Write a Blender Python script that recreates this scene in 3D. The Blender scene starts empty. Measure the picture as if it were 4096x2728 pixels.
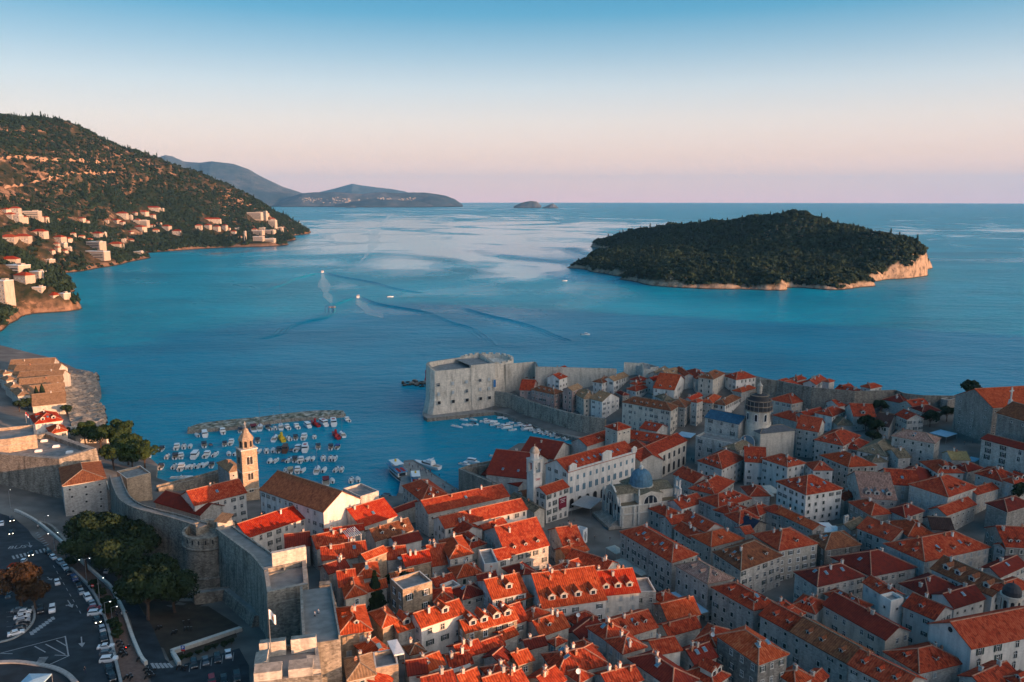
import bpy, bmesh, math, random
import numpy as np
from mathutils import Vector, Matrix, noise
from mathutils.geometry import delaunay_2d_cdt
R = math.radians
rnd = random.Random(7)
S = bpy.context.scene
# ------------------------------------------------------------------ camera, sky, sun, exposure
CAMZ, FPX, CX, CY, LEVEL = 130.0, 4096 * 28 / 36, 2048.0, 1364.0, 791.0
PITCH = math.atan((CY - LEVEL) / FPX)
cam = bpy.data.cameras.new('camera'); camo = bpy.data.objects.new('camera', cam); S.collection.objects.link(camo)
cam.lens = 28; cam.sensor_width = 36; cam.clip_end = 120000; cam.clip_start = 1
camo.location = (0, 0, CAMZ); camo.rotation_euler = (R(90) - PITCH, 0, 0)
S.camera = camo
SUN_EL, SUN_AZ = R(7.0), R(118)          # azimuth clockwise from +Y (the view direction)
w = bpy.data.worlds.new('World'); S.world = w; w.use_nodes = True
nt = w.node_tree; nt.nodes.clear()
def wn(t, **k):
 n = nt.nodes.new(t)
 for a, b in k.items(): setattr(n, a, b)
 return n
sky = wn('ShaderNodeTexSky', sky_type='NISHITA', sun_disc=False, sun_elevation=SUN_EL, sun_rotation=SUN_AZ, altitude=100, air_density=1.0, dust_density=1.5, ozone_density=2.0)
geo = wn('ShaderNodeTexCoord'); sep = wn('ShaderNodeSeparateXYZ')
mr = wn('ShaderNodeMapRange'); mr.inputs['From Min'].default_value = 0.0; mr.inputs['From Max'].default_value = 1.0
pw = wn('ShaderNodeMath', operation='POWER'); pw.inputs[1].default_value = 0.5   # more of the ramp near the horizon
ramp = wn('ShaderNodeValToRGB')
SKY = [(0.0, (1.22, 0.66, 0.60)), (0.02, (1.16, 0.66, 0.52)), (0.05, (0.86, 0.56, 0.45)), (0.09, (0.69, 0.56, 0.50)), (0.13, (0.48, 0.50, 0.52)), (0.17, (0.24, 0.36, 0.45)), (0.21, (0.05, 0.24, 0.38)), (0.25, (0.006, 0.175, 0.325)), (0.4, (0.005, 0.125, 0.235)), (1.0, (0.004, 0.105, 0.21))]
cr = ramp.color_ramp
while len(cr.elements) < len(SKY): cr.elements.new(0.5)
for e, (p, c) in zip(cr.elements, SKY): e.position = math.sqrt(p); e.color = tuple(c) + (1,)
mul = wn('ShaderNodeVectorMath', operation='SCALE'); mul.inputs[3].default_value = 8.0
mix = wn('ShaderNodeMix', data_type='RGBA'); mix.inputs[0].default_value = 0.75
bg = wn('ShaderNodeBackground'); bg.inputs[1].default_value = 0.11
out = wn('ShaderNodeOutputWorld')
L = nt.links.new
L(geo.outputs['Generated'], sep.inputs[0]); L(sep.outputs[2], mr.inputs[0]); L(mr.outputs[0], pw.inputs[0]); L(pw.outputs[0], ramp.inputs[0])
dt = wn('ShaderNodeVectorMath', operation='DOT_PRODUCT'); dt.inputs[1].default_value = (math.sin(SUN_AZ), math.cos(SUN_AZ), 0.2)
gm = wn('ShaderNodeMapRange', interpolation_type='SMOOTHSTEP'); gm.inputs[1].default_value = 0.1; gm.inputs[2].default_value = 0.95; gm.inputs[3].default_value = 8.0; gm.inputs[4].default_value = 9.0
gl = wn('ShaderNodeMapRange', interpolation_type='SMOOTHSTEP'); gl.inputs[1].default_value = 0.5; gl.inputs[2].default_value = 1.0; gl.inputs[4].default_value = 14.0; L(dt.outputs['Value'], gl.inputs[0])
glv = wn('ShaderNodeVectorMath', operation='SCALE'); glv.inputs[0].default_value = (1.0, 0.80, 0.66); L(gl.outputs[0], glv.inputs[3])
gla = wn('ShaderNodeVectorMath', operation='ADD')
dn = wn('ShaderNodeVectorMath', operation='DOT_PRODUCT'); dn.inputs[1].default_value = (-0.64, -0.77, 0)
nf = wn('ShaderNodeMapRange', interpolation_type='SMOOTHSTEP'); nf.inputs[1].default_value = 0.0; nf.inputs[2].default_value = 0.7; nf.inputs[3].default_value = 0.0; nf.inputs[4].default_value = 1.0; L(geo.outputs['Generated'], dn.inputs[0]); L(dn.outputs['Value'], nf.inputs[0])
tn = wn('ShaderNodeMix', data_type='RGBA'); tn.inputs[6].default_value = (1, 1, 1, 1); tn.inputs[7].default_value = (0.50, 0.96, 1.22, 1); tv = wn('ShaderNodeVectorMath', operation='MULTIPLY'); L(nf.outputs[0], tn.inputs[0])
L(geo.outputs['Generated'], dt.inputs[0]); L(dt.outputs['Value'], gm.inputs[0]); L(gm.outputs[0], mul.inputs[3]); L(ramp.outputs[0], mul.inputs[0]); L(sky.outputs[0], mix.inputs[6]); L(mul.outputs[0], tv.inputs[0]); L(tn.outputs[2], tv.inputs[1]); L(tv.outputs[0], gla.inputs[0]); L(glv.outputs[0], gla.inputs[1]); L(gla.outputs[0], mix.inputs[7]); L(mix.outputs[2], bg.inputs[0]); L(bg.outputs[0], out.inputs[0])
SHD, SHP = 690.0, ([60, 100, 180, 208, 231, 279, 400, 820, 960], [0, 122, 125, 112, 117, 140, 168, 160, 0])   # added unseen hill: distance, and crest heights set by where its shade should fall
sl = bpy.data.lights.new('sun', 'SUN'); sl.energy = 5.0; sl.angle = R(0.5); sl.color = (1.0, 0.50, 0.25)
so = bpy.data.objects.new('sun', sl); S.collection.objects.link(so)
SUNV = Vector((math.sin(SUN_AZ) * math.cos(SUN_EL), math.cos(SUN_AZ) * math.cos(SUN_EL), math.sin(SUN_EL)))
so.rotation_euler = SUNV.to_track_quat('Z', 'Y').to_euler()
vs = S.view_settings; vs.view_transform = 'Standard'; vs.look = 'None'; vs.gamma = 1; vs.exposure = 1.0
cy_ = S.cycles; cy_.use_denoising = True; cy_.max_bounces = 5; cy_.diffuse_bounces = 2; cy_.glossy_bounces = 2; cy_.transmission_bounces = 2; cy_.volume_bounces = 0
cy_.use_adaptive_sampling = True; cy_.adaptive_threshold = 0.02; cy_.caustics_reflective = False; cy_.caustics_refractive = False
# ------------------------------------------------------------------ pixel -> place helpers (photograph pixels, 4096 wide)
CP, SP = math.cos(PITCH), math.sin(PITCH)
def ray(px, py):
 x = px - CX; y = FPX * CP - (py - CY) * SP; z = -FPX * SP - (py - CY) * CP
 return Vector((x, y, z))
def P(px, py, z=0.0):
 d = ray(px, py); t = (z - CAMZ) / d.z
 return Vector((d.x * t, d.y * t, z))
def D(px, py, dist):
 d = ray(px, py); t = dist / d.y                     # dist = depth along the view's ground direction
 return Vector((d.x * t, d.y * t, CAMZ + d.z * t))
TO = {'A': (0, 1364), 'B': (0, 2046), 'C': (1024, 2046), 'D': (1024, 1364), 'E': (2048, 1364), 'F': (2048, 2046), 'G': (3072, 2046), 'H': (3072, 1364)}
K = 2354 / 1024
def tp(t, x, y): o = TO[t]; return o[0] + x / K, o[1] + y / K
ERAD = 7.4e6
class TPS:
 def __init__(s, pts, lam=0.0, sc=100.0):
  a = np.array([tuple(p) for p in pts], float); s.sc = sc
  s.x = a[:, :2] / sc; n = len(a); s.n = n
  d = np.linalg.norm(s.x[:, None] - s.x[None], axis=2)
  Km = s.k(d) + lam * np.eye(n); Pm = np.hstack([np.ones((n, 1)), s.x])
  A = np.block([[Km, Pm], [Pm.T, np.zeros((3, 3))]])
  s.w = np.linalg.solve(A, np.concatenate([a[:, 2], np.zeros(3)]))
 @staticmethod
 def k(d): return d * d * np.log(np.maximum(d, 1e-9))
 def __call__(s, xy):
  q = np.atleast_2d(np.asarray(xy, float))[:, :2] / s.sc; o = np.empty(len(q))
  for i in range(0, len(q), 4000):
   c = q[i:i + 4000]; d = np.linalg.norm(c[:, None] - s.x[None], axis=2)
   o[i:i + 4000] = s.k(d) @ s.w[:s.n] + s.w[s.n] + c @ s.w[s.n + 1:]
  return o
 def at(s, x, y): return float(s([(x, y)])[0])
# ------------------------------------------------------------------ materials
MATS = {}
def mat(name): return MATS[name]
def new_mat(name):
 m = bpy.data.materials.new(name); m.use_nodes = True; MATS[name] = m
 return m, m.node_tree, m.node_tree.nodes['Principled BSDF']
def nd(t, ty, **k):
 n = t.nodes.new(ty)
 for a, b in k.items(): setattr(n, a, b)
 return n
def ramp_node(t, stops, interp='LINEAR'):
 n = nd(t, 'ShaderNodeValToRGB'); c = n.color_ramp; c.interpolation = interp
 while len(c.elements) < len(stops): c.elements.new(0.5)
 for e, (p, col) in zip(c.elements, stops): e.position = p; e.color = tuple(col) + (1,) if len(col) == 3 else col
 return n
def plain(name, col, rough=0.7, metal=0.0, var=0.25, scale=1.5, emit=None, spec=0.3):
 m, t, b = new_mat(name); b.inputs['Roughness'].default_value = rough; b.inputs['Metallic'].default_value = metal
 b.inputs['Specular IOR Level'].default_value = spec
 if var:
  c = nd(t, 'ShaderNodeTexCoord'); n = nd(t, 'ShaderNodeTexNoise'); n.inputs['Scale'].default_value = scale; n.inputs['Detail'].default_value = 4
  r = ramp_node(t, [(0.3, tuple(x * (1 - var) for x in col)), (0.7, tuple(min(1, x * (1 + var * 0.6)) for x in col))])
  t.links.new(c.outputs['Object'], n.inputs['Vector']); t.links.new(n.outputs[0], r.inputs[0]); t.links.new(r.outputs[0], b.inputs['Base Color'])
 else: b.inputs['Base Color'].default_value = tuple(col) + (1,)
 if emit: b.inputs['Emission Color'].default_value = tuple(emit[:3]) + (1,); b.inputs['Emission Strength'].default_value = emit[3]
 return m
def roof_mat(name, stops, patch=0.55):
 m, t, b = new_mat(name); b.inputs['Roughness'].default_value = 0.95; b.inputs['Specular IOR Level'].default_value = 0.05
 uv = nd(t, 'ShaderNodeUVMap'); oi = nd(t, 'ShaderNodeObjectInfo')
 mp = nd(t, 'ShaderNodeMapping'); mp.inputs['Scale'].default_value = (2.2, 1.3, 1)
 t.links.new(uv.outputs[0], mp.inputs[0])
 vo = nd(t, 'ShaderNodeTexVoronoi'); vo.inputs['Scale'].default_value = 1.0; t.links.new(mp.outputs[0], vo.inputs['Vector'])
 sx = nd(t, 'ShaderNodeSeparateColor'); t.links.new(vo.outputs['Color'], sx.inputs[0])
 tc = nd(t, 'ShaderNodeTexCoord'); no = nd(t, 'ShaderNodeTexNoise'); no.inputs['Scale'].default_value = 0.6; no.inputs['Detail'].default_value = 6; no.inputs['Roughness'].default_value = 0.75
 t.links.new(tc.outputs['Object'], no.inputs['Vector'])
 m1 = nd(t, 'ShaderNodeMath', operation='MULTIPLY'); m1.inputs[1].default_value = patch; t.links.new(sx.outputs[0], m1.inputs[0])
 m2 = nd(t, 'ShaderNodeMath', operation='MULTIPLY_ADD'); m2.inputs[1].default_value = 1.5; t.links.new(no.outputs[0], m2.inputs[0]); t.links.new(m1.outputs[0], m2.inputs[2])
 m3 = nd(t, 'ShaderNodeMath', operation='MULTIPLY_ADD'); m3.inputs[1].default_value = 0.30; t.links.new(oi.outputs['Random'], m3.inputs[0]); t.links.new(m2.outputs[0], m3.inputs[2])
 m4 = nd(t, 'ShaderNodeMath', operation='SUBTRACT'); m4.inputs[1].default_value = 0.65; t.links.new(m3.outputs[0], m4.inputs[0])
 r = ramp_node(t, stops); t.links.new(m4.outputs[0], r.inputs[0])
 wv = nd(t, 'ShaderNodeTexWave', bands_direction='X'); wv.inputs['Scale'].default_value = 0.55; wv.inputs['Distortion'].default_value = 0.6; wv.inputs['Detail'].default_value = 1.0
 t.links.new(uv.outputs[0], wv.inputs['Vector'])
 dk = nd(t, 'ShaderNodeMix', data_type='RGBA', blend_type='MULTIPLY'); t.links.new(r.outputs[0], dk.inputs[6])
 dr = ramp_node(t, [(0.15, (0.45, 0.42, 0.42)), (0.6, (1, 1, 1))]); t.links.new(wv.outputs['Fac'], dr.inputs[0]); t.links.new(dr.outputs[0], dk.inputs[7]); dk.inputs[0].default_value = 0.5
 t.links.new(dk.outputs[2], b.inputs['Base Color'])
 bp = nd(t, 'ShaderNodeBump'); bp.inputs['Strength'].default_value = 0.4; bp.inputs['Distance'].default_value = 0.1
 t.links.new(wv.outputs['Fac'], bp.inputs['Height']); t.links.new(bp.outputs[0], b.inputs['Normal'])
 return m
roof_mat('roof_r', [(0.0, (0.11, 0.020, 0.013)), (0.3, (0.25, 0.036, 0.018)), (0.65, (0.38, 0.050, 0.020)), (1.0, (0.48, 0.105, 0.045))], 0.6)
roof_mat('roof_R', [(0.0, (0.26, 0.022, 0.012)), (0.5, (0.40, 0.034, 0.014)), (1.0, (0.50, 0.09, 0.036))], 0.5)
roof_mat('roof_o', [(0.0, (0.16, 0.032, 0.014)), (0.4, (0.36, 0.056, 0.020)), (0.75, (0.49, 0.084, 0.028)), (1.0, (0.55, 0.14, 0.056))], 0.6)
roof_mat('roof_m', [(0.0, (0.10, 0.022, 0.014)), (0.3, (0.23, 0.038, 0.018)), (0.6, (0.36, 0.048, 0.020)), (1.0, (0.45, 0.088, 0.038))], 0.8)
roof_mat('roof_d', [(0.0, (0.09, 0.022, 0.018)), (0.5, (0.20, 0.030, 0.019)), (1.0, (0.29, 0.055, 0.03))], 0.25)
roof_mat('roof_b', [(0.0, (0.08, 0.034, 0.02)), (0.45, (0.19, 0.064, 0.032)), (1.0, (0.31, 0.12, 0.056))], 0.6)
roof_mat('roof_g', [(0.0, (0.06, 0.05, 0.036)), (0.45, (0.15, 0.12, 0.08)), (1.0, (0.28, 0.22, 0.14))], 0.6)
roof_mat('roof_t', [(0.0, (0.18, 0.10, 0.055)), (0.5, (0.33, 0.195, 0.105)), (1.0, (0.46, 0.29, 0.17))], 0.4)
roof_mat('roof_y', [(0.0, (0.24, 0.17, 0.07)), (0.5, (0.38, 0.28, 0.12)), (1.0, (0.5, 0.38, 0.2))], 0.4)
roof_mat('roof_p', [(0.0, (0.15, 0.09, 0.07)), (0.5, (0.30, 0.17, 0.13)), (1.0, (0.42, 0.27, 0.21))], 0.7)
roof_mat('roof_k', [(0.0, (0.03, 0.02, 0.018)), (0.6, (0.06, 0.035, 0.03)), (1.0, (0.1, 0.06, 0.05))], 0.4)
roof_mat('roof_z', [(0.0, (0.03, 0.08, 0.13)), (0.5, (0.05, 0.14, 0.22)), (1.0, (0.09, 0.2, 0.29))], 0.2)
roof_mat('roof_l', [(0.0, (0.07, 0.08, 0.09)), (0.5, (0.12, 0.135, 0.15)), (1.0, (0.2, 0.21, 0.22))], 0.2)
roof_mat('roof_n', [(0.0, (0.012, 0.02, 0.04)), (0.5, (0.02, 0.033, 0.06)), (1.0, (0.03, 0.05, 0.08))], 0.1)
def wall_mat(name, col, stain=0.5, block=0.0, joint=0.4):
 m, t, b = new_mat(name); b.inputs['Roughness'].default_value = 0.9; b.inputs['Specular IOR Level'].default_value = 0.1
 g = nd(t, 'ShaderNodeNewGeometry'); mp = nd(t, 'ShaderNodeMapping'); mp.inputs['Scale'].default_value = (0.55, 0.55, 0.11); t.links.new(g.outputs['Position'], mp.inputs[0])
 n1 = nd(t, 'ShaderNodeTexNoise'); n1.inputs['Scale'].default_value = 1.0; n1.inputs['Detail'].default_value = 5; n1.inputs['Roughness'].default_value = 0.6; t.links.new(mp.outputs[0], n1.inputs['Vector'])
 oi = nd(t, 'ShaderNodeObjectInfo')
 r = ramp_node(t, [(0.28, tuple(x * (1 - stain) for x in col)), (0.5, tuple(x * (1 - stain * 0.25) for x in col)), (0.72, tuple(min(1, x * 1.08) for x in col))])
 t.links.new(n1.outputs[0], r.inputs[0])
 n2 = nd(t, 'ShaderNodeTexVoronoi'); n2.inputs['Scale'].default_value = 1.7; t.links.new(g.outputs['Position'], n2.inputs['Vector'])
 mpv = nd(t, 'ShaderNodeMapping'); mpv.inputs['Scale'].default_value = (1, 1, 1.7); t.links.new(g.outputs['Position'], mpv.inputs[0]); t.links.new(mpv.outputs[0], n2.inputs['Vector'])
 sx = nd(t, 'ShaderNodeSeparateColor'); t.links.new(n2.outputs['Color'], sx.inputs[0])
 r2 = ramp_node(t, [(0.0, (1 - joint,) * 3), (1.0, (1, 1, 1))]); t.links.new(sx.outputs[0], r2.inputs[0])
 mx = nd(t, 'ShaderNodeMix', data_type='RGBA', blend_type='MULTIPLY'); mx.inputs[0].default_value = 1.0
 t.links.new(r.outputs[0], mx.inputs[6]); t.links.new(r2.outputs[0], mx.inputs[7])
 r3 = ramp_node(t, [(0.0, (0.82, 0.80, 0.78)), (1.0, (1.06, 1.03, 1.0))]); t.links.new(oi.outputs['Random'], r3.inputs[0])
 mx2 = nd(t, 'ShaderNodeMix', data_type='RGBA', blend_type='MULTIPLY'); mx2.inputs[0].default_value = 1.0
 t.links.new(mx.outputs[2], mx2.inputs[6]); t.links.new(r3.outputs[0], mx2.inputs[7]); t.links.new(mx2.outputs[2], b.inputs['Base Color'])
 bp = nd(t, 'ShaderNodeBump'); bp.inputs['Strength'].default_value = 0.35; bp.inputs['Distance'].default_value = 0.1; t.links.new(sx.outputs[0], bp.inputs['Height']); t.links.new(bp.outputs[0], b.inputs['Normal'])
 return m
wall_mat('wall_s', (0.60, 0.575, 0.53), 0.42, joint=0.32)
wall_mat('wall_w', (0.74, 0.72, 0.68), 0.35, joint=0.1)
wall_mat('wall_c', (0.64, 0.59, 0.51), 0.4, joint=0.2)
wall_mat('wall_p', (0.46, 0.33, 0.30), 0.4, joint=0.1)
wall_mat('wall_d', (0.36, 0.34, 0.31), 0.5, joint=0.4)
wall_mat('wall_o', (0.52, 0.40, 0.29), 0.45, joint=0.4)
wall_mat('fort', (0.40, 0.36, 0.30), 0.65, joint=0.5)
wall_mat('fort_pale', (0.74, 0.67, 0.57), 0.45, joint=0.3)
plain('ridge', (0.40, 0.19, 0.12), 0.9, var=0.35); plain('ridge_old', (0.27, 0.20, 0.14), 0.9, var=0.35)
plain('frame', (0.50, 0.47, 0.42), 0.8, var=0.15); plain('frame_w', (0.72, 0.72, 0.70), 0.6, var=0.1)
plain('shutter', (0.030, 0.052, 0.048), 0.7, var=0.3); plain('shutter_b', (0.42, 0.46, 0.47), 0.7, var=0.15); plain('shutter_n', (0.10, 0.06, 0.04), 0.7, var=0.3)
plain('glass', (0.02, 0.03, 0.04), 0.12, var=0, spec=0.6); plain('glass_sky', (0.10, 0.20, 0.27), 0.12, var=0, spec=0.8)
plain('trim', (0.55, 0.52, 0.46), 0.85, var=0.2); plain('chimney', (0.55, 0.47, 0.40), 0.9, var=0.3); plain('chimney_o', (0.45, 0.20, 0.11), 0.9, var=0.3)
plain('flat_roof', (0.22, 0.22, 0.21), 0.9, var=0.35, scale=0.6); plain('white', (0.78, 0.78, 0.76), 0.5, var=0.08); plain('metal', (0.35, 0.36, 0.37), 0.4, 0.6, var=0.1)
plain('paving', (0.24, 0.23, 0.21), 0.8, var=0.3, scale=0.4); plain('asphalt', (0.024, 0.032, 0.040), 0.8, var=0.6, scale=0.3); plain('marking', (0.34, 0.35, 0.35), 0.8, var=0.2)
plain('kerb', (0.33, 0.32, 0.30), 0.85, var=0.25); plain('black', (0.015, 0.015, 0.017), 0.5, var=0); plain('wood', (0.16, 0.085, 0.045), 0.7, var=0.3)
plain('bark', (0.09, 0.06, 0.045), 0.95, var=0.3); plain('skin', (0.5, 0.3, 0.22), 0.7, var=0)
# ------------------------------------------------------------------ mesh builder and scene tree
COL = S.collection
class MB:
 def __init__(s): s.v = []; s.f = []; s.m = []; s.uv = []; s.mats = []
 def mi(s, name):
  if name not in s.mats: s.mats.append(name)
  return s.mats.index(name)
 def face(s, pts, mat, uv=None):
  b = len(s.v); s.v += [tuple(p) for p in pts]; s.f.append(tuple(range(b, b + len(pts)))); s.m.append(s.mi(mat)); s.uv.append(uv or [(0, 0)] * len(pts))
 def slope(s, pts, e, mat):                       # a roof plane: uv in metres, u along the eave direction e
  p0 = Vector(pts[0]); e = Vector(e).normalized(); n = (Vector(pts[1]) - p0).cross(Vector(pts[2]) - p0).normalized(); g = n.cross(e)
  s.face(pts, mat, [((Vector(p) - p0).dot(e) + p0.x, (Vector(p) - p0).dot(g)) for p in pts])
 def prism(s, poly, z0, z1, mat, top=None, bottom=False, top_poly=None):
  n = len(poly); q = top_poly or poly
  zz0 = z0 if isinstance(z0, (list, tuple)) else [z0] * n; zz1 = z1 if isinstance(z1, (list, tuple)) else [z1] * n
  lo = [(p[0], p[1], zz0[i]) for i, p in enumerate(poly)]; hi = [(p[0], p[1], zz1[i]) for i, p in enumerate(q)]
  for i in range(n):
   j = (i + 1) % n; s.face([lo[i], lo[j], hi[j], hi[i]], mat)
  s.face(hi, top or mat)
  if bottom: s.face(lo[::-1], mat)
 def box(s, c, sz, mat, rz=0.0, top=None, m=None):
  hx, hy, hz = sz[0] / 2, sz[1] / 2, sz[2] / 2; ca, sa = math.cos(rz), math.sin(rz)
  p = [(c[0] + x * ca - y * sa, c[1] + x * sa + y * ca) for x, y in ((-hx, -hy), (hx, -hy), (hx, hy), (-hx, hy))]
  s.prism(p, c[2] - hz, c[2] + hz, mat, top, True)
 def tube(s, a, b, r0, r1, mat, n=8, caps=True):
  a = Vector(a); b = Vector(b); d = (b - a); q = d.to_track_quat('Z', 'Y')
  ra = [a + q @ Vector((r0 * math.cos(2 * math.pi * i / n), r0 * math.sin(2 * math.pi * i / n), 0)) for i in range(n)]
  rb = [b + q @ Vector((r1 * math.cos(2 * math.pi * i / n), r1 * math.sin(2 * math.pi * i / n), 0)) for i in range(n)]
  for i in range(n): s.face([ra[i], ra[(i + 1) % n], rb[(i + 1) % n], rb[i]], mat)
  if caps: s.face(rb, mat); s.face(ra[::-1], mat)
 def lathe(s, prof, c, mat, n=16, a0=0.0, a1=2 * math.pi, mats=None):
  full = abs(a1 - a0 - 2 * math.pi) < 1e-6; k = n if full else n + 1
  rings = [[(c[0] + r * math.cos(a0 + (a1 - a0) * i / n), c[1] + r * math.sin(a0 + (a1 - a0) * i / n), c[2] + z) for i in range(k)] for r, z in prof]
  for j in range(len(prof) - 1):
   for i in range(n): i2 = (i + 1) % k; s.face([rings[j][i], rings[j][i2], rings[j + 1][i2], rings[j + 1][i]], mats[j] if mats else mat)
 def build(s, name, parent=None, loc=(0, 0, 0), smooth=False, link=True, rel=True):
  me = bpy.data.meshes.new(name); l = Vector(loc) if rel else Vector((0, 0, 0))
  me.from_pydata([(x - l.x, y - l.y, z - l.z) for x, y, z in s.v], [], s.f)
  for mm in s.mats: me.materials.append(MATS[mm])
  me.polygons.foreach_set('material_index', s.m)
  u = me.uv_layers.new(name='UVMap'); u.data.foreach_set('uv', [c for f in s.uv for p in f for c in p])
  if smooth: me.polygons.foreach_set('use_smooth', [True] * len(s.f))
  bm = bmesh.new(); bm.from_mesh(me); bmesh.ops.remove_doubles(bm, verts=bm.verts, dist=0.0005); bm.to_mesh(me); bm.free()
  me.update()
  if not link: return me
  return put(name, me, parent, loc if parent is None else (0, 0, 0))
def put(name, me, parent=None, loc=(0, 0, 0), rz=0.0, mtx=None):
 o = bpy.data.objects.new(name, me); COL.objects.link(o)
 if parent is not None: o.parent = parent
 if mtx is not None: o.matrix_local = mtx
 else: o.location = loc; o.rotation_euler = (0, 0, rz)
 return o
USED = {}
def tag(o, label, cat, group=None):
 o['label'] = label; o['category'] = cat
 if group: o['group'] = group
 return o
def kind(o, k, label=None):
 o['kind'] = k
 if label: o['label'] = label
 return o
def empty(name, loc, rz=0.0):
 o = bpy.data.objects.new(name, None); COL.objects.link(o); o.location = loc; o.rotation_euler = (0, 0, rz); o.empty_display_size = 0.5
 return o
def dup(o, loc, rz, label=None, group=None, sc=None):
 r = o.copy(); COL.objects.link(r); r.location = loc; r.rotation_euler = (0, 0, rz)
 if sc: r.scale = (sc,) * 3 if not isinstance(sc, tuple) else sc
 if label: r['label'] = label
 if group: r['group'] = group
 for ch in list(o.children):
  c = ch.copy(); COL.objects.link(c); c.parent = r
  for g in list(ch.children):
   d = g.copy(); COL.objects.link(d); d.parent = c
 return r
def np_mesh(name, V, Fc, mats, mi=None, smooth=False, attr=None):
 me = bpy.data.meshes.new(name); n = len(V); k = Fc.shape[1]
 me.vertices.add(n); me.vertices.foreach_set('co', np.asarray(V, np.float32).ravel())
 me.loops.add(Fc.size); me.loops.foreach_set('vertex_index', Fc.astype(np.int32).ravel())
 me.polygons.add(len(Fc)); me.polygons.foreach_set('loop_start', (np.arange(len(Fc)) * k).astype(np.int32)); me.polygons.foreach_set('loop_total', np.full(len(Fc), k, np.int32))
 for mm in mats: me.materials.append(MATS[mm])
 if mi is not None: me.polygons.foreach_set('material_index', np.asarray(mi, np.int32))
 if smooth: me.polygons.foreach_set('use_smooth', np.ones(len(Fc), bool))
 if attr is not None:
  a = me.attributes.new('tint', 'FLOAT', 'FACE'); a.data.foreach_set('value', np.asarray(attr, np.float32))
 me.update(); me.validate()
 return me
# ------------------------------------------------------------------ sea
m, t, b = new_mat('water')
g = nd(t, 'ShaderNodeNewGeometry')
def wnoise(scale, sx, sy, det, rot=0.0):
 mp = nd(t, 'ShaderNodeMapping'); mp.inputs['Scale'].default_value = (sx, sy, 1); mp.inputs['Rotation'].default_value = (0, 0, rot); t.links.new(g.outputs['Position'], mp.inputs[0])
 n = nd(t, 'ShaderNodeTexNoise'); n.inputs['Scale'].default_value = scale; n.inputs['Detail'].default_value = det; n.inputs['Roughness'].default_value = 0.55; t.links.new(mp.outputs[0], n.inputs['Vector'])
 return n
slick = wnoise(1.0, 0.0019, 0.0016, 7, R(25)); slick.inputs['Distortion'].default_value = 1.6
# calm slicks lie in the open channel, wind-ruffled water elsewhere
sepp = nd(t, 'ShaderNodeSeparateXYZ'); t.links.new(g.outputs['Position'], sepp.inputs[0])
far = nd(t, 'ShaderNodeMapRange'); far.inputs[1].default_value = 550; far.inputs[2].default_value = 1900; far.inputs[3].default_value = -0.16; far.inputs[4].default_value = 0.07; t.links.new(sepp.outputs[1], far.inputs[0])
far2 = nd(t, 'ShaderNodeMapRange'); far2.inputs[1].default_value = 3200; far2.inputs[2].default_value = 6500; far2.inputs[4].default_value = -0.2; t.links.new(sepp.outputs[1], far2.inputs[0])
brg = nd(t, 'ShaderNodeMath', operation='DIVIDE'); t.links.new(sepp.outputs[0], brg.inputs[0]); t.links.new(sepp.outputs[1], brg.inputs[1])
br2 = nd(t, 'ShaderNodeMath', operation='ADD'); br2.inputs[1].default_value = 0.07; t.links.new(brg.outputs[0], br2.inputs[0]); br3 = nd(t, 'ShaderNodeMath', operation='ABSOLUTE'); t.links.new(br2.outputs[0], br3.inputs[0])
br4 = nd(t, 'ShaderNodeMapRange', interpolation_type='SMOOTHSTEP'); br4.inputs[1].default_value = 0.06; br4.inputs[2].default_value = 0.34; br4.inputs[3].default_value = 0.06; br4.inputs[4].default_value = -0.13; t.links.new(br3.outputs[0], br4.inputs[0])
ad00 = nd(t, 'ShaderNodeMath', operation='ADD'); t.links.new(br4.outputs[0], ad00.inputs[0]); t.links.new(slick.outputs[0], ad00.inputs[1])
ad0 = nd(t, 'ShaderNodeMath', operation='ADD'); t.links.new(far.outputs[0], ad0.inputs[0]); t.links.new(far2.outputs[0], ad0.inputs[1])
ad = nd(t, 'ShaderNodeMath', operation='ADD'); t.links.new(ad00.outputs[0], ad.inputs[0]); t.links.new(ad0.outputs[0], ad.inputs[1])
sm = nd(t, 'ShaderNodeMapRange', interpolation_type='SMOOTHSTEP'); sm.inputs[1].default_value = 0.41; sm.inputs[2].default_value = 0.60; t.links.new(ad.outputs[0], sm.inputs[0])
w1 = wnoise(1.0, 0.10, 0.22, 4, R(-12)); w2 = wnoise(1.0, 0.5, 0.9, 3, R(15)); w3 = wnoise(1.0, 0.018, 0.04, 4, R(-8))
a1 = nd(t, 'ShaderNodeMath', operation='MULTIPLY_ADD'); a1.inputs[1].default_value = 0.35; t.links.new(w2.outputs[0], a1.inputs[0]); t.links.new(w1.outputs[0], a1.inputs[2])
a2 = nd(t, 'ShaderNodeMath', operation='MULTIPLY_ADD'); a2.inputs[1].default_value = 2.2; t.links.new(w3.outputs[0], a2.inputs[0]); t.links.new(a1.outputs[0], a2.inputs[2])
bp = nd(t, 'ShaderNodeBump'); bp.inputs['Distance'].default_value = 2.4; t.links.new(a2.outputs[0], bp.inputs['Height'])
bs = nd(t, 'ShaderNodeMapRange'); bs.inputs[3].default_value = 0.9; bs.inputs[4].default_value = 0.10; t.links.new(sm.outputs[0], bs.inputs[0]); t.links.new(bs.outputs[0], bp.inputs['Strength'])
rs = nd(t, 'ShaderNodeMapRange'); rs.inputs[3].default_value = 0.30; rs.inputs[4].default_value = 0.12; t.links.new(sm.outputs[0], rs.inputs[0]); t.links.new(rs.outputs[0], b.inputs['Roughness'])
t.links.new(bp.outputs[0], b.inputs['Normal'])
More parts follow.
